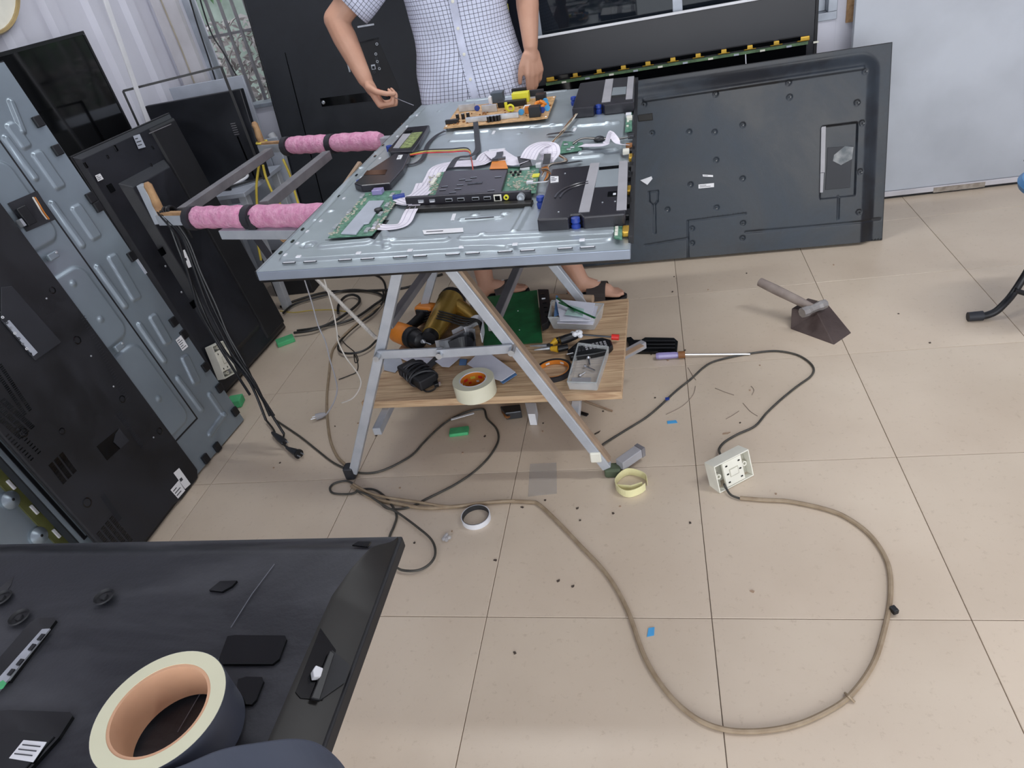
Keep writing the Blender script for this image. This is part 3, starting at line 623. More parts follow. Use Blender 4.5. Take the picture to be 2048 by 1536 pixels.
# --- tall blue-black LCD glass behind, with a vertical driver strip
t = tag(empty('lcd_glass', M=Matrix.Translation((0.55, 2.312, 0))), 'upright blue-black display glass with a vertical chip strip, right of the man', 'display panel')
MB().bbox((0, -0.012, 0), (0.405, 0, 1.35)).build('glass_sheet', mat('lcd_blue', '#15171f', 0.12, var=0), t)
for k in range(14):
    MB().box((0.334, -0.014, 0.87 + k * 0.035), (0.008, 0.003, 0.022)).build('driver_chip', 'mat_white_metal', t) if k % 2 else MB().box((0.334, -0.014, 0.87 + k * 0.035), (0.008, 0.003, 0.03)).build('driver_film', 'yellow', t)
# --- wide display panel with a row of yellow driver films
YP = 2.285
Fp = Frame((0.84, YP, 0), (1, 0, 0), (0, 0.02, 1))
t = tag(empty('wide_display_panel', M=Fp.M), 'wide black display panel with a row of yellow films, under the right window', 'display panel')
xr = Fp.uv(1629, 60)[0]; ztop = Fp.uv(1075, 73)[1]; z1 = Fp.uv(1610, 78)[1]; z2 = Fp.uv(1095, 158)[1]; zs = (z1 + z2) / 2
MB().bbox((0, 0, -0.016), (xr, ztop - 0.01, -0.004)).build('panel_sheet', 'lcd_matte', t, bevel=0.001)
MB().bbox((0, ztop - 0.0095, -0.018), (xr, ztop, 0.0)).build('top_rail', 'white', t, bevel=0.0015)  # white in place of light reflected off the metal edge
MB().bbox((xr + 0.0005, 0, -0.018), (xr + 0.012, ztop, 0.0)).build('side_frame', 'matte_black', t)
MB().bbox((0.0, 0, -0.0035), (xr - 0.03, zs - 0.02, 0.006)).build('lower_glass', 'gloss_black', t)
n = 11; a = V(*Fp.uv(1105, 160), 0.008); b = V(*Fp.uv(1605, 80), 0.008)
brd = MB().bar(V(a.x - 0.03, a.y - 0.012, 0.007), V(b.x + 0.02, b.y - 0.012, 0.007), 0.012, 0.003, up=(0, 0, 1)).build('driver_board', mat('pcb_panel', '#5c7a55', 0.5, var=0.15, scale=60), t)
for k in range(n):
    q = a.lerp(b, k / (n - 1)); MB().box(q + V(0, 0.006, 0.004), (0.050, 0.018, 0.012)).build('yellow_film', 'gold', t, bevel=0.004)
    if k < n - 1: MB().box(a.lerp(b, (k + 0.5) / (n - 1)) + V(0, 0.010, 0.004), (0.084, 0.017, 0.014)).build('black_film', 'gloss_black', t, bevel=0.002)
    MB().box(q + V(0.05, -0.014, 0.004), (0.02, 0.007, 0.003)).build('board_connector', ('ivory', 'mat_white_metal')[k % 2], brd)
MB().bar(Fp.p(1250, 133, .014), Fp.p(1335, 122, .014), 0.006, 0.003, up=(0, 0, 1)).build('copper_strip', 'brown', t)
MB().bar(Fp.p(1491, 105, .007), Fp.p(1492, 130, .007), 0.004, 0.002, up=(0, 0, 1)).build('white_mark', 'white', t)
# --- big black plastic back cover leaning on the panel
Fk0 = Frame((2.305, 1.8102, 0.006), (0.9994, -0.0357, 0), (0.0078, 0.2176, 0.976))
WK = 1.235; HK = 0.712
t = tag(empty('television_back_cover', M=Fk0.M), 'large dusty black plastic television back cover leaning upright on the right', 'television cover')
k1 = Fk0.uv(1700, 140)  # inner corner of sloping rim
ur_ = Fk0.uv(1742, 250)[0]; vt_ = Fk0.uv(1500, 160)[1]
feats = [('box', (ur_ - 1.0, vt_ - 1.0), (1.0 - 0.03, 1.0 - 0.012), 0.02, 0, 0.030, 0.055)]
def kf(p, q, r, h, s_=0.004): feats.append(('seg', Fk0.uv(*p), Fk0.uv(*q), r, h, s_))
kf((1290, 200), (1722, 136), 0.004, 0.006); kf((1290, 488), (1375, 474), 0.0015, -0.003, 0.003); kf((1375, 440), (1376, 512), 0.0012, -0.004, 0.003)
kf((1375, 440), (1490, 425), 0.0012, -0.003, 0.003); kf((1490, 462), (1760, 438), 0.0015, -0.003, 0.004); kf((1674, 392), (1673, 436), 0.0012, -0.005, 0.003)
for p_, q_ in (((1298, 382), (1316, 380)), ((1298, 382), (1299, 402)), ((1316, 380), (1315, 401)), ((1299, 402), (1306, 408)), ((1315, 401), (1310, 407)), ((1306, 408), (1308, 464)), ((1310, 407), (1311, 464))): kf(p_, q_, 0.0006, -0.005, 0.0025)
P = [Fk0.uv(*q) for q in ((1641, 250), (1710, 250), (1706, 392), (1637, 392))]
c = ((P[0][0] + P[2][0]) / 2, (P[0][1] + P[2][1]) / 2)
feats.append(('box', c, (abs(P[0][0] - P[1][0]) / 2, abs(P[0][1] - P[3][1]) / 2), 0.004, 0, -0.010, 0.004))
bosses = [(1431, 188), (1577, 165), (1579, 194), (1730, 143), (1288, 209), (1378, 264), (1429, 264), (1485, 250), (1432, 320), (1304, 266), (1485, 357), (1381, 369), (1335, 419), (1433, 415), (1714, 205), (1724, 246), (1720, 343), (1718, 424), (1384, 457), (1486, 446), (1384, 486), (1485, 476)]
for x, y_ in bosses:
    u_, v_ = Fk0.uv(x, y_, 0.028); feats.append(('seg', (u_, v_), (u_ + 1e-4, v_), 0.008, -0.004, 0.003)); feats.append(('seg', (u_, v_), (u_ + 1e-4, v_), 0.003, 0.003, 0.002))
o = relief('cover_shell', -WK, 0, 0.0, HK, feats, 0.0032, 'cover_back', t)
MB().bbox((-WK - 0.003, -0.004, -0.008), (0.003, HK + 0.003, -0.001)).build('rim', 'matte_black', t, bevel=0.002)
for x, y_ in bosses: MB().cyl(Fk0.p(x, y_, 0.028) + V(0, 0, 0.020), Fk0.p(x, y_, 0.028) + V(0, 0, 0.0305), 0.0028, n=10).build('screw_hole', 'gloss_black', t)
MB().bar(Fk0.p(1647, 253, .026), Fk0.p(1645, 345, .026), 0.016, 0.003, up=(0, 0, 1)).build('bracket_strip', 'grey_tape', t)
MB().bar(Fk0.p(1644, 346, .026), Fk0.p(1642, 385, .026), 0.013, 0.003, up=(0, 0, 1)).build('bracket_strip', 'grey_tape', t)
P = poly_uv(Fk0, [(1655, 295), (1705, 292), (1700, 375), (1650, 380)], .02); MB().prism(P, 0.0195, 0.0225).build('mount_plate', 'shadow_grey', t, bevel=0.001)
P = poly_uv(Fk0, [(1668, 310), (1690, 292), (1707, 294), (1704, 318), (1682, 330), (1666, 322)], .0228); MB().prism(P, 0.0225, 0.0229).build('paint_smear', mat('smear', '#5d6468', 0.6, color2='#9a9c9c', scale=30), t)
sticker(Fk0, t, [(1405, 349), (1426, 350), (1426, 354), (1406, 353)], 0.0302, 1); sticker(Fk0, t, [(1397, 369), (1428, 366), (1428, 374), (1397, 377)], 0.0302, 2)
P = poly_uv(Fk0, [(1281, 360), (1303, 352), (1305, 357), (1295, 369), (1287, 364)], .024); MB().prism(P, 0.030, 0.036).build('torn_paper', 'white', t)
P = poly_uv(Fk0, [(1275, 230), (1305, 226), (1306, 240), (1277, 243)], .026); o = MB().prism(P, 0.030, 0.034).build('sensor_window', 'gloss_brown', t, bevel=0.002)
for k in range(9):
    u_, v_ = Fk0.uv(1405 + k * 10, 433 - k * 1.3); MB().box((u_, v_, 0.030), (0.0015, 0.008, 0.002)).build('rib', 'matte_black', t)
bt = MB(); rnd = random.Random(2)
for k in range(110): bt.box((-1.2 + k * 0.011, 0.001, 0.0), (0.005, 0.004, 0.006 + rnd.random() * 0.004))
o = bt.build('bottom_teeth', 'matte_black', t); o['kind'] = 'stuff'

# ================================================================== THE WORK STAND
t = tag(empty('work_stand', (1.0, 0.8, 0)), 'painted steel folding work stand with pink foam padded rails under the opened television', 'stand')
def add(o): return par(o, t)
YF = 0.508; YR = 1.10
ap = aty(820, 432, YF)
la0, la1 = aty(706, 950, YF), aty(795, 548, YF); lb0, lb1 = aty(1228, 950, 0.475), aty(905, 540, 0.475)
def on_z(a, b, z): d = b - a; return a + d * ((z - a.z) / d.z)
ZR = 0.728
legs = [(on_z(la0, la1, 0.022), on_z(la0, la1, ZR - 0.02), 'tube_paint'), (on_z(lb0, lb1, 0.03), on_z(lb0, lb1, ZR - 0.02), 'tube_paint')]
lc0, lc1 = aty(849, 611, YR), aty(868, 543, YR); ld0, ld1 = aty(1155, 590, YR), aty(1104, 526, YR)
legs += [(on_z(lc0, lc1, 0.0), on_z(lc0, lc1, ZR - 0.02), 'tube_paint'), (on_z(ld0, ld1, 0.0), on_z(ld0, ld1, ZR - 0.02), 'tube_paint')]
for a, b, m_ in legs: add(MB().bar(a, b, 0.026, 0.026, up=(0, 1, 0)).build('leg', m_, bevel=0.002))
# narrow brown strip along the right front leg
off = V(0.018, 0.004, 0.0)
lab(add(MB().bar(on_z(lb0, lb1, 0.05) + off, on_z(lb0, lb1, 0.69) + off, 0.009, 0.022, up=(0, 1, 0)).build('leg_angle', mat('scraped_brown', '#86705c', 0.75, color2='#a18a74', scale=16), bevel=0.001)), 'scraped brown angle strip along the leg')
fa = on_z(la0, la1, 0.0); add(MB().box((fa.x, fa.y, 0.0225), (0.032, 0.034, 0.045)).build('rubber_foot', 'black_tape', bevel=0.006))
fb = on_z(lb0, lb1, 0.0); add(MB().box((fb.x, fb.y, 0.0145), (0.045, 0.034, 0.029)).build('rubber_foot', mat('mossy', '#4f5a45', 0.8), bevel=0.006))
lab(add(MB().box(on_z(lb0, lb1, 0.075) + V(-0.004, -0.014, 0), (0.030, 0.008, 0.034)).build('tape_wrap', 'ivory', bevel=0.004)), 'whitish tape wrapped round the leg')
q0 = fb + V(0.02, 0.0, 0.033); q1 = atz(1277, 903, 0.033)
add(MB().bar(q0, q1, 0.028, 0.028).build('foot_bar', 'grey_tape', bevel=0.002))
add(MB().bar(q1, q1 + (q1 - q0).normalized() * 0.012, 0.029, 0.029).build('foot_bar_end', 'tube_dark'))
# folding link between the front legs
l0, l1 = aty(757, 709, YF - 0.022), aty(1025, 697, 0.455)
mid = l0.lerp(l1, 0.48)
add(MB().bar(l0, mid + (l1 - l0) * 0.02, 0.024, 0.007, up=(0, 1, 0)).build('link_bar', 'tube_paint', bevel=0.001)); add(MB().bar(mid - (l1 - l0) * 0.02 + V(0, -0.008, 0), l1, 0.024, 0.007, up=(0, 1, 0)).build('link_bar', 'tube_paint', bevel=0.001))
for q in (l0, mid, l1): add(MB().cyl(q + V(0, -0.024, 0), q + V(0, 0.012, 0), 0.0085, n=12).build('bolt', 'steel', smooth=True))
# braces back to the rear frame
for p0, p1, yy0, yy1, m_ in (((776, 652), (885, 500), 0.53, 1.08, 'tube_dark'), ((985, 655), (1052, 500), 0.50, 1.08, 'tube_dark')):
    add(MB().bar(aty(*p0, yy0), aty(*p1, yy1), 0.024, 0.02).build('brace', m_, bevel=0.002))
# rails along the top, padded with pink foam
def zr(x, y_): return atz(x, y_, ZR + 0.005)
r0, r1 = zr(322, 438), zr(640, 433); rd = (r1 - r0).normalized(); rE = r0 + rd * 1.22
s0, s1 = zr(522, 296), zr(705, 290); sd = (s1 - s0).normalized(); sd = (sd + rd).normalized(); sE = s0 + sd * 1.05
def rail(a, b, name='rail', w_=0.032, m_='tube_paint', dz=0.0): return add(MB().bar(a + V(0, 0, dz), b + V(0, 0, dz), w_, w_).build(name, m_, bevel=0.002))
rail(r0, rE); rail(s0, sE)
c0 = zr(360, 440) + V(0, 0, 0.002); rail(zr(365, 424), zr(540, 304), 'crossbar', 0.03, 'tube_dark'); rail(zr(530, 412), zr(655, 310), 'crossbar', 0.03, 'tube_dark')
o_ = r0 + rd * 0.27 + V(0, -0.03, -0.036); rail(o_, r0 + rd * 1.0 + V(0, -0.03, -0.036), 'lower_rail', 0.028)
yc = 0
for k, (R0, D, segs_) in enumerate(((r0, rd, ((0.160, 0.375), (0.400, 0.68))), (s0, sd, ((0.165, 0.375), (0.388, 0.62))))):
    for a, b in segs_:
        pts = []; rr = []; n = 14
        for i in range(n + 1):
            s_ = a + (b - a) * i / n; pts.append(R0 + D * s_ + V(0, -0.008, 0.006)); rr.append((0.033 if 0 < i < n else 0.024) + 0.0014 * math.sin(i * 1.7 + k * 2))
        add(MB().tube(pts, rr, 12).build('foam_pad', 'foam', smooth=True))
for R0, D, s_ in ((r0, rd, 0.148), (r0, rd, 0.388), (s0, sd, 0.152), (s0, sd, 0.382)):
    add(MB().tube([R0 + D * (s_ - 0.012) + V(0, -0.006, 0.003), R0 + D * (s_ + 0.012) + V(0, -0.006, 0.003)], 0.036, 14).build('black_strap', 'strap', smooth=True))
for s_ in (0.24,):   # loose hanging end of the strap
    q = r0 + rd * 0.395 + V(0, -0.038, 0.0)
    add(MB().ribbon([q + V(0, 0, 0.02), q + V(0.008, -0.004, -0.05), q + V(0.025, 0, -0.12)], 0.03, 0.002, side=rd).build('strap_end', 'strap'))
# wooden end pegs
for R0, D, px, hh, m1 in ((r0, rd, (313, 366), 0.10, 1), (s0, sd, (515, 246), 0.085, 0)):
    top = R0 + V(0.004, 0.0, 0.018)
    d = V(-0.0, 0.0, 1)
    if m1: add(MB().bar(top + V(-0.012, 0, -0.03), top + V(-0.012, 0, 0.095), 0.026, 0.026, up=(0, 1, 0)).build('end_plate', 'tube_paint', bevel=0.002))
    add(MB().tube([top + V(0.012, -0.006, -0.01), top + V(0.010, -0.006, 0.03), top + V(0.011, -0.006, 0.06), top + V(0.009, -0.006, hh - 0.01), top + V(0.008, -0.006, hh)], [0.012, 0.014, 0.012, 0.013, 0.007], 9).build('end_peg', 'rust', smooth=True))
    add(MB().bar(R0 + D * 0.015 + V(0, -0.006, 0.02), R0 + D * 0.135 + V(0, -0.006, 0.02), 0.018, 0.01).build('wood_strip', 'rust', bevel=0.002))
add(MB().tube(spline([s0 + V(0.03 * math.cos(a) * 0.7 + 0.012, 0.03 * math.sin(a) * .7, 0.022) for a in [k * 0.8 for k in range(8)]], 3, True), 0.004, 6, closed=True).build('yellow_tie', 'yellow_wire', smooth=True))
# diagonal ribbed bar under the stand
a, b = aty(628, 553, 1.0), aty(752, 676, 0.62)
add(MB().tube([a.lerp(b, i / 60) for i in range(61)], [0.0065 if i % 2 else 0.0052 for i in range(61)], 8).build('ribbed_bar', 'white_wire'))
# hidden rear support posts of the long rails
e_ = r0.lerp(s0, 0.5)

# ================================================================== THE OPENED TELEVISION ON THE STAND
Fm = Frame((0.6103, 0.2574, 0.7925), (0.7789, -0.0070, -0.0353), (0.0131, 1.3722, 0.0152))
WM, LM = 0.7797, 1.3722
T = tag(empty('opened_television', M=Fm.M), 'large opened television lying face down on the stand, circuit boards and speakers showing', 'television')
feats = []
def mseg(p, q, r, h, s_=0.004): feats.append(('seg', Fm.uv(*p), Fm.uv(*q), r, h, s_))
feats.append(('box', (WM / 2, LM / 2), (WM / 2 - 0.034, LM / 2 - 0.045), 0.02, 0, 0.006, 0.008))
mseg((650, 497), (735, 489), 0.010, 0.005, .006); mseg((760, 490), (890, 484), 0.008, 0.005, .006); mseg((930, 480), (1230, 466), 0.009, 0.005, .006)
mseg((1100, 458), (1225, 452), 0.013, 0.004); mseg((925, 444), (1000, 440), 0.006, 0.004, .003); mseg((1030, 470), (1060, 415), 0.006, 0.004)
mseg((915, 270), (975, 266), 0.010, 0.005); mseg((1000, 262), (1080, 256), 0.010, -0.005); mseg((1065, 258), (1125, 253), 0.010, 0.005); mseg((1165, 255), (1230, 250), 0.012, 0.006)
mseg((1165, 312), (1225, 304), 0.010, 0.006); mseg((1150, 320), (1200, 316), 0.008, 0.005); mseg((905, 286), (950, 284), 0.008, 0.004)
mseg((630, 440), (700, 350), 0.005, 0.003); mseg((795, 245), (840, 225), 0.006, 0.003); mseg((880, 226), (905, 200), 0.006, 0.003); mseg((935, 202), (1130, 183), 0.008, 0.005)
mseg((770, 470), (775, 500), 0.006, 0.004); mseg((930, 500), (1010, 498), 0.003, 0.004)
for x, y_ in ((617, 489), (868, 208)):
    u_, v_ = Fm.uv(x, y_, .006); feats.append(('seg', (u_, v_), (u_ + 1e-4, v_), 0.016, -0.004, 0.003)); feats.append(('seg', (u_, v_), (u_ + 1e-4, v_), 0.008, 0.006, 0.004))
for x, y_ in ((785, 480), (965, 470), (1128, 455), (1037, 266), (963, 242), (1105, 250), (1150, 252), (1215, 248), (860, 300), (950, 428), (1010, 425), (720, 330), (745, 300), (800, 292), (660, 420)):
    u_, v_ = Fm.uv(x, y_, .008); feats.append(('seg', (u_, v_), (u_ + 1e-4, v_), 0.006, 0.003, 0.005))
o = relief('chassis_plate', 0.0, WM, 0.0, LM, feats, 0.0032, 'chassis', T)
MB().bbox((0, 0, -0.021), (WM, LM, -0.0005)).build('side_frame', mat('frame_blue', '#8d97a6', 0.35, 0.5, var=0.03), T, bevel=0.0015)
MB().bbox((0.002, 0.002, -0.026), (WM - 0.002, LM - 0.002, -0.0212)).build('screen_glass', 'gloss_black', T)
MB().bbox((-0.0025, 0, -0.018), (-0.0003, LM, 0.0012)).build('edge_trim', 'black', T); MB().bbox((0.0003, 0.002, 0), (0.0024, LM, 0.0018)).build('edge_bead', 'steel', T)
Z0 = 0.006
def mp(x, y_, h=Z0): return Fm.p(x, y_, h)
# little bright tabs and slots pressed along the near and left edges
for x, y_ in ((597, 513), (717, 506), (820, 500.5), (923, 494), (1030, 488.5), (1164, 480)): MB().box(mp(x, y_, 0.007), (0.011, 0.010, 0.003)).build('clip_tab', 'white', T, bevel=0.001)
for x in (578, 620, 690, 735, 800, 840, 905, 945, 1010, 1055, 1130, 1175):
    y_ = 526 - (x - 578) * 0.052; MB().box(mp(x, y_, 0.003), (0.030, 0.004, 0.002)).build('slot_lip', 'dark_steel', T); MB().box(mp(x, y_ - 1.2, 0.004), (0.026, 0.0025, 0.002)).build('slot_edge', 'white', T)
for x, y_ in ((563, 505), (587, 482), (634, 437), (607, 458), (680, 392), (715, 350), (752, 312), (768, 290), (787, 268), (806, 248), (826, 226)):
    MB().box(mp(x - 2, y_, 0.0015), (0.005, 0.012, 0.002)).build('edge_slot', 'gloss_black', T); MB().box(mp(x + 8, y_ + 5, 0.006), (0.006, 0.010, 0.003)).build('clip_tab', 'white', T)
for (a, b) in (((986, 268), (989, 262)), ((905, 440), (909, 428)), ((1148, 262), (1151, 256))): MB().bar(mp(*a, .0075), mp(*b, .0075), 0.008, 0.002, up=(0, 0, 1)).build('clip_tab', 'white', T)
sticker(Fm, T, [(845, 461), (926, 456), (927, 464), (848, 469)], 0.0075, 1)
MB().bar(mp(930, 438, .011), mp(988, 434, .011), 0.004, 0.001, up=(0, 0, 1)).build('slot_edge', 'gloss_black', T)
# ---- power board
PB = [(887, 257), (917, 214), (1112, 192), (1095, 236), (1075, 239)]
pb = MB().prism(poly_uv(Fm, PB, 0.018), 0.0165, 0.0185).build('power_board', 'pcb_tan', T)
for x, y_ in ((893, 254), (920, 216), (1108, 196), (1092, 235)): MB().cyl(mp(x, y_, 0.006), mp(x, y_, 0.0165), 0.004, n=8).build('standoff', 'steel', T)
HB_ = 0.0186
def comp(name, x, y_, d, m_, rz=0.0, lab_=None, h=HB_, parent=None, bev=0.001):
    q = mp(x, y_, h); d = tuple(v_ * 1.25 for v_ in d) if parent is None else d; o = MB().box((q.x, q.y, h + d[2] / 2), d, rz).build(name, m_, parent or pb, bevel=bev)
    if lab_: lab(o, lab_)
    return o
comp('transformer', 997, 203, (0.032, 0.034, 0.026), mat('slate', '#46525c', 0.4)); comp('transformer_coil', 983, 207, (0.008, 0.03, 0.02), 'white')
comp('transformer', 1043, 203, (0.045, 0.026, 0.024), 'yellow'); comp('transformer_core', 1040, 196, (0.04, 0.012, 0.026), 'black'); comp('heat_sink', 1070, 192, (0.05, 0.01, 0.016), 'shadow_grey')
comp('transformer', 1083, 203, (0.026, 0.026, 0.02), 'black'); comp('transformer', 1071, 232, (0.028, 0.026, 0.024), 'black')
comp('heat_sink', 985, 240, (0.135, 0.010, 0.012), 'steel', rz=0.02); comp('heat_sink', 1012, 235, (0.03, 0.012, 0.008), 'steel')
comp('heat_sink', 935, 222, (0.045, 0.006, 0.018), 'steel'); comp('heat_sink', 980, 224, (0.04, 0.007, 0.018), 'steel')
comp('capacitor_bank', 1025, 212, (0.075, 0.02, 0.014), 'gloss_brown'); comp('relay', 978, 221, (0.016, 0.014, 0.014), 'blue')
for x, y_ in ((916, 239), (927, 238), (937, 236), (978, 244), (985, 243), (992, 242), (998, 241)):
    q = mp(x, y_, HB_); MB().lathe([(0.0055, 0), (0.0055, 0.016), (0.0048, 0.0165), (0.0001, 0.0165)], 14, (q.x, q.y, HB_)).build('capacitor', 'black', pb, smooth=True); MB().lathe([(0.0045, 0), (0.0001, 0.0004)], 12, (q.x, q.y, HB_ + 0.0166)).build('capacitor_top', 'steel', pb)
for x, y_, m_ in ((955, 222, 'blue'), (1043, 230, 'cyan'), (1093, 214, 'cyan'), (1095, 222, 'cyan'), (1085, 226, 'blue'), (1091, 208, 'cyan')):
    q = mp(x, y_, HB_); MB().cyl((q.x, q.y - 0.002, HB_ + 0.009), (q.x, q.y + 0.003, HB_ + 0.009), 0.009, n=14).build('disc_capacitor', m_, pb, smooth=True)
def torus(c, R, r, axis, m_, name, parent, n=20):
    z = Vector(axis).normalized(); x = z.orthogonal().normalized(); y_ = z.cross(x); c = Vector(c)
    return MB().tube([c + (x * math.cos(2 * math.pi * k / n) + y_ * math.sin(2 * math.pi * k / n)) * R for k in range(n)], r, 7, closed=True).build(name, m_, parent, smooth=True)
q = mp(1080, 216, HB_); torus((q.x, q.y, HB_ + 0.010), 0.013, 0.0055, (0.2, -0.4, 1), 'orange', 'coil', pb); torus((q.x + 0.012, q.y + 0.012, HB_ + 0.012), 0.011, 0.005, (0.6, 0.2, 1), 'orange', 'coil', pb)
q = mp(1022, 224, HB_); torus((q.x, q.y, HB_ + 0.012), 0.010, 0.0035, (0, 1, 0.1), 'yellow', 'coil', pb); q = mp(1013, 219, HB_); MB().cyl((q.x, q.y, HB_), (q.x, q.y, HB_ + 0.022), 0.005, n=12).build('film_capacitor', 'yellow', pb, smooth=True)
comp('connector', 1055, 222, (0.016, 0.030, 0.012), 'white'); comp('choke', 1057, 226, (0.016, 0.012, 0.016), 'orange'); comp('connector', 905, 247, (0.034, 0.010, 0.01), 'black'); comp('connector', 945, 243, (0.03, 0.01, 0.008), 'ivory')
rnd = random.Random(4); sm = MB()
for k in range(90):
    a_, b_ = rnd.random(), rnd.random(); x = 895 + a_ * 190 + (1 - b_) * 0; y_ = 252 - a_ * 18 - b_ * 32; x += b_ * 22
    q = mp(x, y_, HB_); sm.box((q.x, q.y, HB_ + 0.0015), (rnd.uniform(.002, .007), rnd.uniform(.002, .006), 0.003), rnd.uniform(0, 3))
o = sm.build('small_parts', 'brown', pb); o['kind'] = 'stuff'
# ---- timing board (front left)
tb_ = MB().prism(poly_uv(Fm, [(656, 476), (731, 386), (803, 381), (792, 404), (760, 452), (744, 471)], 0.012), 0.0115, 0.013).build('timing_board', 'pcb', T)
MB().prism(poly_uv(Fm, [(682, 467), (738, 402), (768, 401), (738, 446), (728, 448), (712, 468)], 0.016), 0.0135, 0.017).build('shield_plate', 'mat_white_metal', tb_, bevel=0.0008)
MB().prism(poly_uv(Fm, [(650, 480), (740, 474), (764, 455), (768, 440), (778, 440), (750, 478)], 0.0065), 0.0062, 0.0068).build('insulating_sheet', 'black_tape', T)
comp('chip_cap', 757, 387, (0.026, 0.022, 0.012), 'purple', h=0.013, parent=tb_); comp('connector', 798, 396, (0.03, 0.016, 0.008), 'blue', 0.3, h=0.013, parent=tb_)
for x, y_ in ((672, 455), (700, 425), (725, 395), (785, 392), (775, 412), (762, 430), (752, 450), (735, 462)): comp('connector', x, y_, (0.009, 0.022, 0.005), 'steel', 0.0, h=0.013, parent=tb_, bev=0.0006)
q = mp(758, 424, .013); MB().lathe([(0.010, 0), (0.010, 0.008), (0.0001, 0.010)], 14, (q.x, q.y, 0.013)).build('coil', 'black', tb_, smooth=True)
sm = MB()
for k in range(120):
    a_ = rnd.random(); s_ = rnd.choice((0, 1)); x, y_ = (662 + a_ * 72, 470 - a_ * 82) if s_ == 0 else (745 + a_ * 48, 462 - a_ * 74)
    q = mp(x + rnd.uniform(-5, 9), y_, .013); sm.box((q.x, q.y, 0.0138), (rnd.uniform(.002, .006), rnd.uniform(.002, .006), 0.0018))
o = sm.build('small_parts', 'ivory_dark', tb_); o['kind'] = 'stuff'
# ---- main board with port strip
mb_ = MB().prism(poly_uv(Fm, [(847, 398), (880, 345), (1018, 335), (1078, 331), (1078, 345), (1072, 386)], 0.016), 0.0152, 0.017).build('main_board', 'pcb', T)
cover_px = [(869, 393), (889, 343), (1016, 337), (1001, 387)]
sc = MB().prism(poly_uv(Fm, cover_px, 0.026), 0.0172, 0.027).build('shield_cover', mat('shield', '#45424a', 0.35, 0.3, var=0.04), mb_, bevel=0.0012)
for x, y_, a_ in ((924, 360, 1), (937, 362, 1), (947, 356, 1), (996, 355, 1), (889, 374, 1), (885, 381, 1), (920, 371, 0), (916, 379, 1), (905, 386, 1), (982, 382, 1)):
    q = mp(x, y_, .027); MB().box((q.x, q.y, 0.0275), (0.016, 0.004, 0.001)).build('vent_slot', 'gloss_black', sc); MB().box((q.x, q.y + 0.003, 0.0278), (0.016, 0.0012, 0.001)).build('slot_edge', 'mat_white_metal', sc)
q = mp(950, 367, .027); MB().box((q.x, q.y, 0.0276), (0.036, 0.010, 0.001)).build('cut_out', 'gloss_black', sc)
sm = MB()
for k in range(110):
    x, y_ = (1014 + rnd.random() * 56, 342 + rnd.random() * 40) if k < 80 else (858 + rnd.random() * 22, 352 + rnd.random() * 36)
    q = mp(x, y_, .017); sm.box((q.x, q.y, 0.018), (rnd.uniform(.002, .007), rnd.uniform(.002, .006), 0.002))
o = sm.build('small_parts', 'ivory_dark', mb_); o['kind'] = 'stuff'
for x, y_ in ((1022, 347), (1031, 346), (1041, 345), (1027, 352), (1037, 351)): comp('capacitor', x, y_, (0.006, 0.006, 0.006), 'black', h=0.017, parent=mb_)
for x, y_, d, m_ in ((1050, 340, (0.024, 0.006, 0.006), 'white'), (1072, 352, (0.018, 0.022, 0.003), 'yellow'), (868, 365, (0.010, 0.04, 0.006), 'ivory'), (878, 352, (.01, .02, .006), 'ivory'), (1078, 334, (0.014, 0.016, 0.01), 'white'), (1060, 367, (0.016, 0.012, 0.006), 'white')): comp('connector', x, y_, d, m_, h=0.017, parent=mb_)
pa, pb_ = mp(816, 416, Z0), mp(1064, 404, Z0); dirp = (pb_ - pa).normalized()
ps = MB().bar(pa + V(0, 0, 0.013), pb_ + V(0, 0, 0.013), 0.010, 0.028).build('port_strip', mat('strip', '#2d2b31', 0.35, 0.2), T, bevel=0.001)
nrm = V(dirp.y, -dirp.x, 0)
def pport(x, name, w_, h_, m_, z_=0.017, d=0.006):
    s_ = (x - 816) / (1064 - 816); s_ = s_ * 1.0
    c = pa.lerp(pb_, s_) + nrm * d + V(0, 0, z_)
    return MB().bar(c - dirp * w_ / 2, c + dirp * w_ / 2, 0.003, h_).build(name, m_, ps, bevel=0.0004), c
for x in (848, 871): pport(x, 'usb_port', 0.014, 0.007, 'steel'); pport(x, 'usb_tongue', 0.011, 0.0022, 'white', 0.015, 0.0075)
for x in (905, 929, 958, 981): pport(x, 'hdmi_port', 0.017, 0.0075, 'steel'); pport(x, 'hdmi_opening', 0.0145, 0.0045, 'gloss_black', 0.017, 0.0075)
pport(1001, 'network_port', 0.018, 0.015, 'ivory', 0.016); pport(1001, 'network_opening', 0.012, 0.010, 'gloss_black', 0.016, 0.0075)
_, c = pport(1018, 'jack_base', 0.004, 0.004, 'black'); MB().lathe([(0.006, 0), (0.006, 0.004), (0.003, 0.004), (0.003, 0)], 14, c, axis=nrm, closed=True).build('yellow_jack', 'yellow', ps)
_, c = pport(1047, 'aerial_base', 0.004, 0.004, 'black'); MB().lathe([(0.009, 0), (0.009, 0.010), (0.006, 0.010), (0.006, 0.003), (0.0001, 0.003)], 16, c, axis=nrm).build('aerial_socket', 'steel', ps)
pa2, pb2 = mp(814, 424, Z0), mp(1066, 412, Z0); MB().bar(pa2 + V(0, 0, 0.006), pb2 + V(0, 0, 0.006), 0.022, 0.010).build('strip_bracket', 'gloss_brown', T, bevel=0.002)
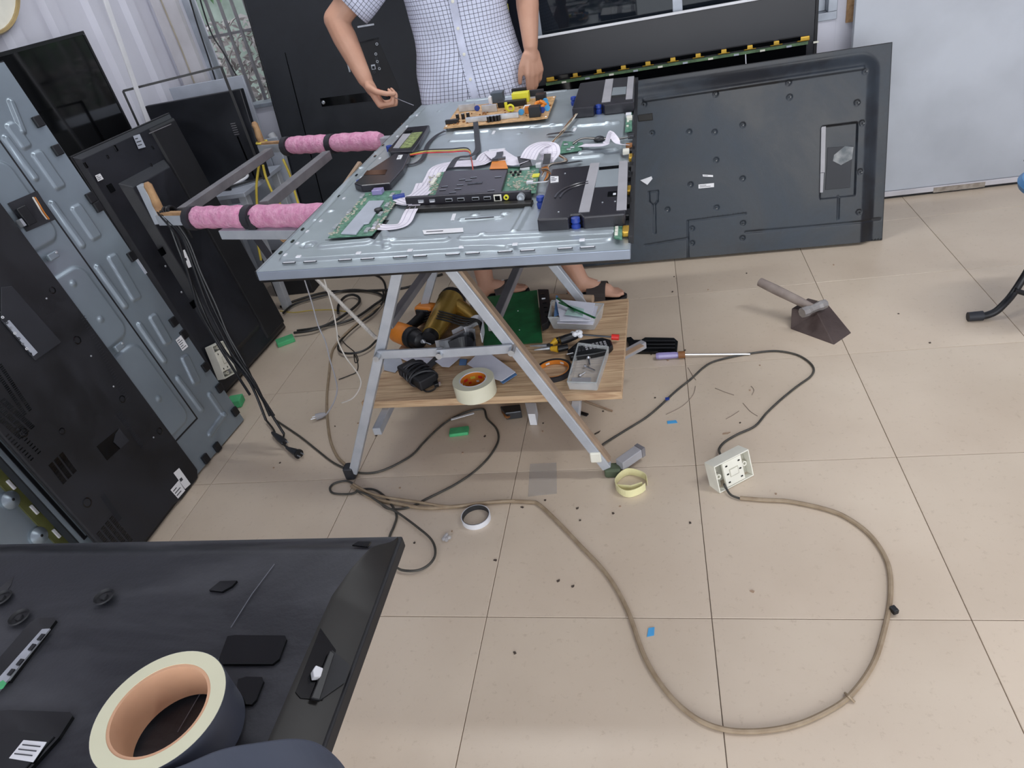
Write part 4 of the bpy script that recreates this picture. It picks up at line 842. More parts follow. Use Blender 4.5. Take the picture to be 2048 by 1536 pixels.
# ---- speakers
def speaker(name, px, h, m_='matte_black', t_=0.0, bev=0.003, label=None):
    P = poly_uv(Fm, px, h); o = MB().prism(P, Z0 + t_, h).build(name, m_, T, bevel=bev)
    if label: lab(o, label)
    return o
spm = mat('speaker_plastic', '#27262c', 0.25, var=0.05)
s1_ = speaker('speaker_box', [(1103, 338), (1074, 439), (1136, 436), (1142, 429), (1160, 428), (1166, 434), (1250, 427), (1257, 322)], 0.036, spm, label='large near speaker box with grey tape')
for r_, a0, a1 in ((0.075, 1.7, 3.1), (0.064, 1.7, 3.1)):
    q = mp(1180, 392, .036); MB().tube([(q.x + r_ * math.cos(a) * 1.0, q.y + r_ * math.sin(a) * 1.2, 0.0365) for a in [a0 + (a1 - a0) * k / 14 for k in range(15)]], 0.0022, 6).build('cone_ring', spm, s1_, smooth=True)
for (a, b, w_) in (((1190, 326), (1168, 424), 0.022), ((1247, 322), (1243, 420), 0.020)): MB().bar(mp(*a, .0368), mp(*b, .0368), w_, 0.001, up=(0, 0, 1)).build('grey_tape_strip', 'grey_tape', s1_)
MB().prism(poly_uv(Fm, [(1198, 328), (1238, 325), (1236, 371), (1190, 374)], 0.0366), 0.0355, 0.0366).build('metal_window', 'chassis', s1_); MB().prism(poly_uv(Fm, [(1198, 334), (1240, 330), (1240, 336), (1198, 340)], 0.037), 0.0362, 0.0370).build('slot', 'gloss_black', s1_)
MB().box(mp(1225, 388, .0365), (0.02, 0.03, 0.001)).build('slot', 'gloss_black', s1_); MB().box(mp(1229, 388, .037), (0.006, 0.01, 0.001)).build('white_tab', 'white', s1_)
sticker(Fm, s1_, [(1101, 353), (1117, 353), (1117, 364), (1101, 366)], 0.0366, 3)
for x, y_ in ((1117, 424), (1165, 408), (1205, 405), (1230, 403), (1130, 347)): bolt(s1_, mp(x, y_, .0363), 0.002, 0.0012)
for x, y_ in ((1151, 439), (1081, 396)): q = mp(x, y_, 0.028); MB().lathe([(0.009, 0), (0.010, 0.010), (0.007, 0.014), (0.010, 0.018), (0.009, 0.026), (0.0001, 0.028)], 14, (q.x, q.y, Z0)).build('rubber_mount', 'blue', T, smooth=True)
s2_ = speaker('speaker_box', [(1160, 166), (1144, 217), (1187, 213), (1191, 207), (1204, 206), (1208, 210), (1268, 203), (1270, 152), (1216, 158)], 0.036, spm, label='large far speaker box with grey tape')
for (a, b, w_) in (((1219, 158), (1212, 204), 0.026), ((1262, 153), (1258, 198), 0.020)): MB().bar(mp(*a, .0368), mp(*b, .0368), w_, 0.001, up=(0, 0, 1)).build('grey_tape_strip', 'grey_tape', s2_)
MB().prism(poly_uv(Fm, [(1226, 175), (1253, 173), (1251, 190), (1223, 191)], 0.0366), 0.0355, 0.0366).build('metal_window', 'chassis', s2_); MB().prism(poly_uv(Fm, [(1223, 191), (1251, 188), (1251, 192), (1223, 195)], 0.037), 0.0362, 0.037).build('slot', 'gloss_black', s2_)
for x, y_ in ((1197, 212), (1147, 196)): q = mp(x, y_, 0.028); MB().lathe([(0.009, 0), (0.010, 0.010), (0.007, 0.014), (0.010, 0.018), (0.009, 0.026), (0.0001, 0.028)], 14, (q.x, q.y, Z0)).build('rubber_mount', 'blue', T, smooth=True)
s3_ = speaker('small_speaker', [(790, 306), (820, 307), (806, 337), (780, 366), (722, 371), (708, 366), (738, 340)], 0.024, spm, label='nearer small speaker box')
MB().prism(poly_uv(Fm, [(727, 350), (734, 341), (775, 339), (770, 349)], .0244), 0.0238, 0.0246).build('opening', 'gloss_black', s3_); sticker(Fm, s3_, [(797, 311), (806, 310), (802, 318), (793, 319)], 0.0245, 1)
s4_ = speaker('small_speaker', [(815, 254), (859, 250), (838, 286), (826, 302), (780, 304), (775, 299)], 0.024, spm, label='farther small speaker box with a green board in it')
MB().prism(poly_uv(Fm, [(824, 266), (845, 264), (822, 295), (800, 296)], .0245), 0.024, 0.0255).build('speaker_board', mat('pcb_yellow', '#7d8a55', 0.5, var=0.3, scale=80), s4_)
MB().prism(poly_uv(Fm, [(806, 268), (822, 267), (798, 296), (786, 296)], .0245), 0.024, 0.025).build('metal_plate', 'grey_tape', s4_); MB().prism(poly_uv(Fm, [(812, 262), (826, 261), (822, 266), (808, 267)], .0245), 0.024, 0.0247).build('opening', 'gloss_black', s4_)
for x, y_ in ((722, 372), (780, 302)): q = mp(x, y_, Z0); MB().lathe([(0.009, 0), (0.009, 0.016), (0.0001, 0.018)], 14, (q.x, q.y, Z0)).build('rubber_mount', 'blue', T, smooth=True)
# ---- radio board on the right
rb = MB().prism(poly_uv(Fm, [(1126, 282), (1166, 285), (1163, 300), (1118, 307)], 0.012), 0.0105, 0.0122).build('radio_board', 'pcb', T)
for x, y_ in ((1132, 290), (1145, 296), (1150, 288), (1138, 300)): comp('chip', x, y_, (0.012, 0.012, 0.004), 'steel', h=0.0122, parent=rb)
q = mp(1198, 272, .02); MB().ball((q.x, q.y, .012), (0.016, 0.014, 0.008)).build('black_blob', 'black_tape', T, smooth=True)
# ---- flat ribbon cables
def rib(px, w_, hs, m_='ffc', name='ribbon_cable', k=5, lines=0):
    pts = spline([mp(x, y_, h) for (x, y_), h in zip(px, hs)], k); o = MB().ribbon(pts, w_, 0.0009).build(name, m_, T, smooth=False)
    for j in range(lines):
        of = (j + 0.5) / lines - 0.5
        pp = []
        for i in range(len(pts)):
            tt = (pts[min(i + 1, len(pts) - 1)] - pts[max(i - 1, 0)]).normalized(); sdv = tt.cross(V(0, 0, 1)).normalized(); pp.append(pts[i] + sdv * of * w_ * 0.9 + V(0, 0, 0.0012))
        MB().ribbon(pp, 0.001, 0.0003).build('printed_line', 'ffc_line', o)
    return o
rib([(835, 392), (858, 372), (868, 355), (880, 335), (915, 328), (962, 325), (975, 310), (988, 303)], 0.050, [.02, .012, .012, .012, .012, .014, .012, .01], lines=4)
rib([(805, 395), (825, 402), (838, 392), (846, 380), (852, 365)], 0.052, [.014, .016, .012, .012, .011], lines=4)
rib([(748, 452), (775, 455), (806, 449), (820, 425), (832, 405)], 0.030, [.014, .010, .010, .016, .014], lines=2)
rib([(796, 405), (815, 408), (826, 402)], 0.018, [.014, .014, .014])
rib([(988, 302), (1000, 312), (1018, 322), (1042, 324), (1056, 322)], 0.056, [.012, .022, .024, .024, .03])
rib([(1056, 318), (1066, 300), (1082, 290), (1096, 292), (1100, 308), (1092, 322)], 0.052, [.034, .05, .055, .05, .036, .024], lines=4)
rib([(1163, 291), (1185, 291), (1204, 290), (1214, 285)], 0.026, [.014, .02, .026, .03]); rib([(1214, 286), (1221, 264), (1226, 272), (1238, 287), (1256, 290)], 0.020, [.03, .055, .045, .03, .016])
MB().prism(poly_uv(Fm, [(979, 337), (984, 322), (1010, 320), (1016, 336)], .03), 0.0285, 0.0292).build('copper_film', 'orange', T); MB().bar(mp(985, 319, .032), mp(1011, 316, .032), 0.012, 0.005, up=(0, 0, 1)).build('ribbon_plug', 'dark_steel', T)
MB().bar(mp(978, 301, .012), mp(1010, 298, .012), 0.008, 0.003, up=(0, 0, 1)).build('clip_frame', 'white', T)
rib([(1046, 312), (1049, 322), (1053, 334)], 0.030, [.032, .03, .024], 'black_tape', 'black_tape'); rib([(1000, 304), (998, 312), (988, 320)], 0.018, [.02, .028, .033], 'black_tape', 'black_tape')
rib([(1095, 308), (1094, 318), (1092, 328)], 0.018, [.04, .034, .03], 'black_tape', 'black_tape')
rib([(1095, 269), (1125, 265), (1144, 264)], 0.014, [.012, .018, .012], 'black_tape', 'black_tape'); rib([(1104, 330), (1130, 327), (1162, 322)], 0.012, [.03, .022, .012], 'black_tape', 'black_tape')
# wide dark power leads
rib([(951, 244), (954, 275), (955, 300), (940, 312), (915, 316), (900, 336)], 0.016, [.024, .012, .014, .018, .012, .016], 'shadow_grey', 'power_lead')
rib([(890, 262), (872, 272), (855, 290), (846, 315), (828, 328), (800, 332), (782, 360), (765, 378)], 0.012, [.014, .010, .010, .012, .010, .012, .01, .012], 'black_tape', 'power_lead')
for k, (m_, dy) in enumerate((('red', 0), ('yellow_wire', -3), ('black_cord', -6))):
    MB().tube(spline([mp(816, 311 + dy * .4, .02), mp(850, 306 + dy, .012), mp(900, 304 + dy, .014), mp(936, 303 + dy, .018), mp(943, 320, .016), mp(946, 342, .02)]), 0.0016, 6).build('wire', m_, T, smooth=True)
rnd = random.Random(11)
for k in range(5):
    j = lambda: rnd.uniform(-3, 3)
    MB().tube(spline([mp(1153 + j(), 226 + j() * .5, .02), mp(1140 + j(), 244 + j(), .016), mp(1126 + j(), 262, .018), mp(1108 + j(), 280 + j(), .02), mp(1100 + j(), 292, .03), mp(1118 + j(), 308 + j(), .022), mp(1132 + j(), 322, .02), mp(1100 + j(), 330, .03), mp(1086 + j(), 338 + k * 4, .024)]), 0.0015, 6).build('wire', ('ivory_dark', 'tan_cord', 'black_cord', 'brown', 'white_wire')[k], T, smooth=True)
for k in range(5): MB().tube(spline([mp(1084, 336 + k, .028), mp(1095 + k, 333 + k * 3, .036), mp(1093 + k * 2, 350 + k, .03), mp(1088 + k, 362, .02)]), 0.0014, 6).build('wire', ('brown', 'orange', 'tan_cord', 'black_cord', 'brown')[k], T, smooth=True)
MB().bar(mp(1063, 366, .022), mp(1094, 363, .034), 0.008, 0.001, up=(0, 0, 1)).build('paper_flag', 'white', T)
for k in range(3): MB().tube(spline([mp(1146, 285 + k * 2, .016), mp(1165, 276 + k, .02), mp(1200, 275 + k * 2, .014), mp(1240, 276 + k, .014), mp(1262, 274, .02)]), 0.0012, 6).build('wire', ('black_cord', 'white_wire', 'black_cord')[k], T, smooth=True)
# ---- driver films along the right-hand edge
MB().bbox((WM - 0.004, 0.03, -0.002), (WM + 0.006, LM + 0.012, 0.014)).build('side_rail', 'matte_black', T, bevel=0.001)
for i, (x, y_) in enumerate(((1253, 462), (1256, 428), (1258, 405), (1259, 380), (1261, 352), (1263, 332), (1264, 315), (1266, 300))): MB().box(mp(x, y_, .008), (0.016, 0.034, 0.012)).build('driver_film', ('gold', 'black', 'gloss_brown')[i % 3], T, bevel=0.003)
for px in ([(1228, 452), (1245, 449), (1244, 479), (1228, 476)], [(1253, 226), (1264, 225), (1264, 262), (1250, 264)]):
    o = MB().prism(poly_uv(Fm, px, .01), 0.0085, 0.0105).build('source_board', 'pcb', T)
    for k in range(3): P = poly_uv(Fm, px, .01); MB().box((P[0][0] + 0.006, P[0][1] + (P[3][1] - P[0][1]) * (k + 1) / 4, 0.0122), (0.006, 0.01, 0.003)).build('chip', 'ivory', o)
for x, y_, m_ in ((1259, 236, 'ivory'), (1262, 272, 'dark_steel'), (1258, 292, 'brown'), (1252, 303, 'ivory'), (1257, 230, 'white')): MB().box(mp(x, y_, .014), (0.016, 0.022, 0.010)).build('connector', m_, T, bevel=0.001)

# ================================================================== SHELF BOARD AND WHAT LIES ON IT
ZS = 0.208
for a, b in (((0.62, 0.50, 0.172), (0.62, 1.11, 0.172)), ((1.19, 0.48, 0.172), (1.19, 1.11, 0.172)), ((0.60, 0.80, 0.146), (1.28, 0.83, 0.146))):
    t_ = MB().bar(a, b, 0.024, 0.024).build('shelf_bar', 'tube_paint', bevel=0.002); par(t_, bpy.data.objects['work_stand'])
t_ = MB().bar(atz(1225, 722, 0.15), atz(1288, 688, 0.15), 0.022, 0.022).build('end_bracket', 'grey_tape', bevel=0.001); par(t_, bpy.data.objects['work_stand'])
t_ = MB().bar(atz(1225, 722, 0.163), atz(1284, 690, 0.163), 0.018, 0.003).build('bracket_top', 'tube_brown'); par(t_, bpy.data.objects['work_stand'])
P = [atz(x, y_, ZS) for x, y_ in ((722, 805), (1243, 784), (1257, 596), (838, 612))]
P[3].x = 0.60; P[3].y = 1.10
bd = tag(empty('shelf_board', (0.95, 0.8, ZS - 0.024)), 'worn wooden board used as a shelf low between the legs of the stand', 'board')
n_ = 4
for k in range(n_):   # glued planks
    a0, a1 = k / n_, (k + 1) / n_ - 0.002
    q = [P[0].lerp(P[3], a0), P[1].lerp(P[2], a0), P[1].lerp(P[2], a1), P[0].lerp(P[3], a1)]
    par(MB().prism([(v_.x, v_.y) for v_ in q], ZS - 0.024, ZS - 0.0003 * (k % 2)).build('plank', 'plank', bevel=0.0012, seg=1), bd)
def floor_p(x, y_, z): return atz(x, y_, z)
def place(name, label, cat, c, group=None): return tag(empty(name, c), label, cat, group)
def on(e, o): return par(o, e)
def flat(name, m, px, z0, z1, bevel=0.0): return MB().prism([tuple(atz(x, y_, z1))[:2] for x, y_ in px], z0, z1).build(name, m, bevel=bevel)

# cordless drill
zc = ZS + 0.040
e = place('cordless_drill', 'orange and black cordless drill lying on the left of the shelf board', 'drill', atz(820, 670, ZS))
m0, m1 = atz(790, 662, zc), atz(822, 674, zc); dm = (m1 - m0).normalized()
on(e, MB().tube([m0, m0.lerp(m1, .15), m0.lerp(m1, .6), m1], [0.026, 0.035, 0.036, 0.031], 16).build('motor_housing', 'orange', bevel=0, smooth=True))
on(e, MB().tube([m0 - dm * 0.006, m0 + dm * 0.002], [0.019, 0.024], 14).build('rear_cap', 'black', smooth=True))
on(e, MB().tube([m1 - dm * 0.004, m1 + dm * 0.008, m1 + dm * 0.018], [0.035, 0.036, 0.034], 22).build('torque_ring', 'matte_black', smooth=True))
on(e, MB().tube([m1 + dm * 0.018, m1 + dm * 0.026, m1 + dm * 0.052, m1 + dm * 0.060], [0.029, 0.031, 0.026, 0.014], 18).build('chuck', 'black', smooth=True))
on(e, MB().cyl(m1 + dm * 0.055, m1 + dm * 0.070, 0.009, 0.006, 12).build('chuck_nose', 'steel', smooth=True))
on(e, MB().cyl(m1 + dm * 0.060, m1 + dm * 0.105, 0.0024, n=8).build('drill_bit', 'chrome'))
h0 = m0.lerp(m1, 0.45); h1 = atz(851, 628, ZS + 0.034)
on(e, MB().tube(spline([h0, h0.lerp(h1, 0.35), h0.lerp(h1, 0.75), h1], 3), [0.024, 0.020, 0.018, 0.017, 0.017, 0.018, 0.019, 0.020, 0.021, 0.022], 12).build('handle', 'black', smooth=True))
on(e, MB().tube([h0 + dm * 0.012, h0.lerp(h1, .3) + dm * 0.012], [0.02, 0.012], 10).build('handle_side', 'orange', smooth=True))
hd = (h1 - h0).normalized()
on(e, MB().bar(h1 - hd * 0.012, h1 + hd * 0.038, 0.074, 0.060).build('battery', 'orange', bevel=0.009)); on(e, MB().bar(h1 - hd * 0.02, h1 - hd * 0.010, 0.054, 0.046).build('battery_base', 'black', bevel=0.004))
on(e, MB().box(h0 + dm * 0.02 + hd * 0.03, (0.012, 0.014, 0.012)).build('trigger', 'black', bevel=0.003))
# hair dryer
e = place('hair_dryer', 'metallic gold hair dryer with black rear cap lying on the shelf board beside the drill', 'hair dryer', atz(890, 640, ZS))
zc = ZS + 0.046; b0, b1 = atz(862, 670, zc), atz(903, 603, zc); db = (b1 - b0).normalized()
on(e, MB().tube([b0, b0.lerp(b1, .2), b0.lerp(b1, .6), b1], [0.030, 0.035, 0.041, 0.048], 22).build('barrel', 'bottle_gold', smooth=True))
on(e, MB().tube([b0 - db * 0.022, b0 + db * 0.006], [0.024, 0.028], 20).build('nozzle', 'black', smooth=True))
on(e, MB().tube([b1 - db * 0.004, b1 + db * 0.02, b1 + db * 0.04], [0.049, 0.047, 0.026], 22).build('rear_cap', 'black', smooth=True))
g1 = atz(952, 640, ZS + 0.03)
on(e, MB().tube(spline([b1 - db * 0.02, b1.lerp(g1, .4), g1], 3), [0.036, 0.034, 0.030, 0.028, 0.026, 0.024, 0.020], 14).build('handle', 'bottle_gold', smooth=True))
for k in range(4):
    pts = [atz(x, y_ + k * 5, ZS + hh) for x, y_, hh in ((848, 628, .03), (870, 622, .075), (900, 628, .085), (930, 636, .07), (955, 640 - k * 4, .06), (965, 650 + k * 3, .03))]
    on(e, MB().tube(spline(pts), 0.0034, 7).build('power_cord', 'black_cord', smooth=True))
# coiled straps
e = place('folded_straps', 'bundle of grey and white flat straps in front of the hair dryer', 'strap', atz(915, 680, ZS))
for k, (pp, m_) in enumerate(((((872, 692), (895, 687), (918, 676), (936, 668), (950, 668)), 'grey_tape'), (((880, 693), (905, 688), (930, 676), (945, 676), (950, 690)), 'dark_steel'), (((900, 694), (925, 684), (940, 686), (948, 694)), 'black_tape'), (((932, 664), (944, 646), (956, 640), (966, 650), (962, 676)), 'white'), (((905, 665), (925, 655), (944, 646)), 'grey_tape'))):
    on(e, MB().ribbon(spline([atz(x, y_, ZS + 0.022 + 0.006 * k) for x, y_ in pp], 4), 0.034 if k < 4 else 0.014, 0.003, side=(0, 0.35, 1)).build('strap_loop', m_))
# green board
e = tag(flat('green_board', 'pcb_dark', [(971, 594), (1074, 580), (1085, 683), (967, 692)], ZS + 0.004, ZS + 0.008), 'large plain dark green circuit board flat on the shelf board', 'circuit board')
for x, y_ in ((1036, 622), (1039, 660)): on(e, MB().cyl(atz(x, y_, ZS + .008), atz(x, y_, ZS + .008) + V(0, 0, .001), 0.002, n=8).build('solder_dot', 'white'))
e = tag(flat('black_heat_sink', 'black', [(1075, 578), (1097, 578), (1102, 628), (1095, 644), (1083, 650)], ZS + 0.010, ZS + 0.034, 0.002), 'black plastic strip lying along the right edge of the green board', 'plastic strip')
for k in range(6): q = atz(1085 + k * 2, 588 + k * 9, ZS + .035); on(e, MB().box(q, (0.012, 0.004, 0.003)).build('notch', 'white' if k == 1 else 'gloss_black'))
# clear tub with papers
def tub(name, label, base_px, zt, hgt, tilt=0.012):
    e = place(name, label, 'box', atz(*base_px[0], ZS))
    B = [atz(x, y_, ZS + 0.001) for x, y_ in base_px]; c = sum(B, V(0, 0, 0)) / 4
    Tt = [b + (b - c).normalized() * tilt + V(0, 0, hgt) for b in B]
    on(e, MB().prism([(q.x, q.y) for q in B], ZS + 0.001, ZS + 0.003).build('tub_floor', 'clear'))
    for k in range(4):
        a, b, c_, d = B[k], B[(k + 1) % 4], Tt[(k + 1) % 4], Tt[k]; nrm = (b - a).cross(c_ - b).normalized() * 0.0018
        on(e, MB().add([a, b, c_, d, a + nrm, b + nrm, c_ + nrm, d + nrm], [(0, 1, 2, 3), (7, 6, 5, 4), (0, 4, 5, 1), (1, 5, 6, 2), (2, 6, 7, 3), (3, 7, 4, 0)]).build('tub_wall', 'clear'))
        on(e, MB().bar(d, c_, 0.003, 0.003).build('tub_edge', mat('clear_edge', '#c3c8c8', 0.2, alpha=0.7)))
    return e
e = tub('clear_tub', 'clear plastic tub full of folded papers, back right of the shelf board', [(1108, 657), (1188, 659), (1203, 634), (1112, 627)], 0, 0.045)
for k, (pp, m_) in enumerate((([(1114, 645), (1186, 648), (1196, 612), (1120, 604)], 'paper'), ([(1108, 632), (1118, 628), (1116, 592), (1112, 590)], 'paper_blue'), ([(1120, 640), (1180, 640), (1190, 606), (1112, 598)], 'paper'), ([(1130, 628), (1165, 632), (1168, 618), (1140, 610)], mat('paper_green', '#a9c5c0', 0.7)))):
    zz = ZS + 0.03 + 0.009 * k; o = flat('folded_paper', m_, pp, zz, zz + 0.003); tag(o, ('creased white sheet at the bottom of the clear tub of papers', 'blue-edged sheet at the left side of the clear tub', 'white sheet on top in the clear tub of papers', 'small pale green sheet on top of the papers in the clear tub')[k], 'paper', 'papers in the clear tub')
for p0, p1 in (((1118, 605), (1190, 636)), ((1114, 596), (1150, 622))):
    a, b = atz(*p0, ZS + .066), atz(*p1, ZS + .066); tag(MB().bar(a, b, 0.006, 0.003).build('thin_board_strip', 'pcb_dark'), ('long' if p0[0] == 1118 else 'short') + ' thin green circuit strip lying on the papers in the tub', 'circuit strip', 'circuit strips')
e = tag(MB().tube([atz(1101, 595, ZS + .016), atz(1186, 598, ZS + .016)], 0.014, 16).build('cardboard_tube', 'tube_brown', smooth=True), 'dull brown cardboard tube at the back edge of the shelf board', 'tube')
# second tub with screws
e = tub('screw_tub', 'clear plastic tub with loose screws at the front right of the shelf board', [(1140, 778), (1194, 780), (1216, 712), (1160, 704)], 0, 0.028, 0.006)
for (x0_, y0_, x1_, y1_, lb) in ((1171, 733, 1190, 741, 'large steel screw in the middle of the clear screw tub'), (1160, 751, 1170, 745, 'small steel screw lying near the front of the clear screw tub'), (1177, 716, 1180, 730, 'thin steel screw standing at the back of the screw tub')):
    a, b = atz(x0_, y0_, ZS + .008), atz(x1_, y1_, ZS + .008); s_ = tag(empty('machine_screw', a), lb, 'screw', 'screws in the tub')
    on(s_, MB().cyl(a, b, 0.0025, n=10).build('shank', 'chrome')); on(s_, MB().cyl(a, a + (a - b).normalized() * 0.004, 0.006, 0.005, 12).build('head', 'chrome'))
tag(flat('paper_label', 'grey_tape', [(1144, 755), (1182, 755), (1181, 765), (1143, 765)], ZS + 0.005, ZS + 0.006), 'small pale grey label lying inside the screw tub', 'label')
# pliers
e = place('pliers', 'steel pliers with yellow and black grips, jaws open to the left on the board', 'pliers', atz(1100, 690, ZS))
pv = atz(1100, 693, ZS + .014)
for a, b in (((1100, 691), (1060, 692)), ((1100, 696), (1068, 700))): on(e, MB().tube([atz(*a, ZS + .014), atz(*a, ZS + .014).lerp(atz(*b, ZS + .012), .5), atz(*b, ZS + .012)], [0.007, 0.0045, 0.0018], 8).build('jaw', 'steel', smooth=True))
on(e, MB().cyl(pv - V(0, 0, .006), pv + V(0, 0, .007), 0.010, n=14).build('pivot', 'dark_steel'))
for (a, b, c_), m1, m2 in ((((1102, 690), (1112, 682), (1130, 676)), 'yellow', 'black'), (((1102, 697), (1116, 698), (1136, 694)), 'yellow', 'black')):
    pts = [atz(*q, ZS + .016) for q in (a, b, c_)]
    on(e, MB().tube([pts[0], pts[1]], [0.007, 0.011], 10).build('grip_collar', mat('grip_yellow', '#d9a92a', 0.5), smooth=True)); on(e, MB().tube([pts[1], pts[2]], [0.011, 0.010], 10).build('grip', m2, smooth=True))
# red tipped screwdriver
e = place('long_screwdriver', 'long screwdriver with black handle, red-capped tip and a white rag round it', 'screwdriver', atz(1180, 672, ZS))
a, b, c_ = atz(1120, 682, ZS + .034), atz(1158, 669, ZS + .034), atz(1226, 674, ZS + .022)
on(e, MB().tube([a, a.lerp(b, .3), a.lerp(b, .8), b], [0.012, 0.014, 0.012, 0.008], 12).build('handle', 'black', smooth=True)); on(e, MB().cyl(b, c_, 0.003, n=8).build('shaft', 'dark_steel'))
on(e, MB().cyl(c_ - (c_ - b).normalized() * 0.004, c_ + (c_ - b).normalized() * 0.018, 0.009, n=14).build('red_cap', 'red', smooth=True))
rnd = random.Random(3); rg = MB()
for k in range(8): rg.ball(a.lerp(b, 0.9) + V(rnd.uniform(-.014, .014), rnd.uniform(-.01, .01), rnd.uniform(0, .01)), (rnd.uniform(.007, .012), rnd.uniform(.006, .01), rnd.uniform(.005, .009)), 8, 6)
tag(rg.build('white_rag', 'white', smooth=True), 'small crumpled white rag wrapped round the long screwdriver', 'rag')
# remote control
e = place('remote_control', 'black remote control with rows of grey buttons on the board', 'remote control', atz(1180, 692, ZS))
on(e, flat('remote_body', 'black', [(1134, 700), (1160, 679), (1205, 674), (1222, 679), (1226, 690), (1215, 700), (1190, 706), (1140, 713)], ZS + 0.002, ZS + 0.020, 0.004))
a, b = atz(1150, 699, ZS + .021), atz(1214, 686, ZS + .021); dr = (b - a).normalized(); sr = V(-dr.y, dr.x, 0)
for i in range(9):
    for j in range(3):
        q = a + dr * (i * (b - a).length / 8.5) + sr * (j - 1) * 0.011 + V(0, 0, 0); on(e, MB().box(q, (0.007, 0.005, 0.003), math.atan2(dr.y, dr.x)).build('button', 'grey_tape' if i > 2 else 'dark_steel'))
q = atz(1140, 707, ZS + .021); on(e, MB().box(q, (0.02, 0.003, 0.001), 0.3).build('mark', 'white'))
# tape rolls
def tape_roll(name, label, c, R, r, h, m_side, m_core, cat='tape roll', label_ring=True, rz=0, layers=None):
    e = tag(empty(name, c), label, cat)
    MB().lathe([(r + 0.003, 0), (R, 0), (R, h), (r + 0.003, h)], 44, closed=True).build('tape_winding', m_side, e, smooth=True)
    MB().lathe([(r, 0.0005), (r + 0.003, 0.0005), (r + 0.003, h - 0.0005), (r, h - 0.0005)], 40, closed=True).build('core', m_core, e, smooth=True)
    return e
c = atz(946, 758, ZS + 0.048); c.z = ZS
e = tape_roll('clear_tape_roll', 'wide roll of clear packing tape with orange printed core on the front of the board', c, 0.060, 0.0375, 0.048, 'tape_clear', 'orange')
for k in range(10):
    a = k * 0.628; MB().box((0.0368 * math.cos(a), 0.0368 * math.sin(a), 0.030), (0.0008, 0.014, 0.008), a).build('core_print', ('red', 'white', 'red', 'yellow_wire')[k % 4], e)
    MB().box((0.0368 * math.cos(a + .3), 0.0368 * math.sin(a + .3), 0.016), (0.0008, 0.008, 0.006), a + .3).build('core_print', ('white', 'red')[k % 2], e)
MB().lathe([(0.0372, 0.046), (0.0405, 0.046), (0.0405, 0.0484), (0.0372, 0.0484)], 40, closed=True).build('core_rim', 'white', e)
c = atz(1107, 739, ZS + 0.010); c.z = ZS
e = tape_roll('black_tape_roll', 'thin roll of black tape with orange core lying behind the right front leg', c, 0.054, 0.043, 0.014, 'black_tape', 'orange')
for k in range(6): MB().box((0.0424 * math.cos(k * 1.05), 0.0424 * math.sin(k * 1.05), 0.007), (0.0006, 0.012, 0.006), k * 1.05).build('core_print', 'white', e)
# power adapter with cord wound round it
e = place('power_adapter', 'black power adapter with its cord wound around it on the left front of the board', 'adapter', atz(835, 750, ZS))
a, b = atz(822, 735, ZS + .02), atz(858, 768, ZS + .02)
on(e, MB().bar(atz(812, 733, ZS + .022), atz(858, 765, ZS + .022), 0.062, 0.036).build('adapter_body', 'matte_black', bevel=0.006))
for k in range(9):
    tt = 0.05 + k * 0.085; cc = a.lerp(b, tt); d = (b - a).normalized(); sdv = V(-d.y, d.x, 0)
    pts = [cc + sdv * 0.040 * math.cos(q) + V(0, 0, 0.002 + 0.024 * math.sin(q)) + d * 0.012 * math.sin(q + k) for q in [j * 0.6283 for j in range(10)]]
    on(e, MB().tube(spline(pts, 2, True), 0.0032, 6, closed=True).build('cord_turn', 'black_tape', smooth=True))
on(e, MB().tube(spline([atz(840, 772, ZS + .004), atz(852, 783, ZS + .004), atz(866, 780, ZS + .004), atz(872, 772, ZS + .01), atz(866, 762, ZS + .014)]), 0.0026, 6).build('loose_cord', 'black_cord', smooth=True))
on(e, MB().box(atz(872, 768, ZS + .01), (0.014, 0.022, 0.012), 0.5).build('plug', 'black', bevel=0.002)); on(e, MB().box(atz(878, 768, ZS + .01), (0.010, 0.010, 0.008), 0.5).build('plug_clip', 'chrome'))
# loose papers
papers = [([(766, 718), (800, 712), (806, 728), (790, 745), (768, 740)], 'mat_white_metal', 'grey-blue paper sheet under the power adapter'), ([(800, 716), (868, 708), (880, 712), (852, 738)], 'paper', 'white paper between the adapter and the middle of the link bar'),
          ([(848, 733), (872, 710), (892, 708), (855, 742)], 'shadow_grey', 'dark printed strip of paper behind the adapter'), ([(870, 722), (903, 706), (928, 708), (898, 734), (884, 733)], 'paper', 'white folded paper just left of the clear tape roll'), ([(920, 707), (936, 707), (932, 730), (918, 730)], 'paper_blue', 'small blue printed card behind the clear tape roll'),
          ([(934, 728), (954, 708), (979, 706), (1031, 744), (1003, 762), (984, 756)], 'paper', 'large crumpled white paper to the right of the clear tape roll'), ([(1000, 763), (1030, 745), (1034, 749), (1006, 767)], 'paper_blue', 'blue-edged sheet under the large crumpled paper')]
for k, (pp, m_, lb) in enumerate(papers):
    zz = ZS + 0.002 + 0.003 * (k % 4) + (0.02 if k == 5 else 0); o = flat('loose_paper', m_, pp, zz, zz + 0.0012); tag(o, lb, 'paper', 'loose papers on the shelf board')
tag(MB().tube([atz(790, 705, ZS + .012), atz(1060, 716, ZS + .012)], 0.012, 12).build('brown_paper_roll', 'tube_brown', smooth=True), 'long brown paper roll lying along the board under the link bar', 'roll')
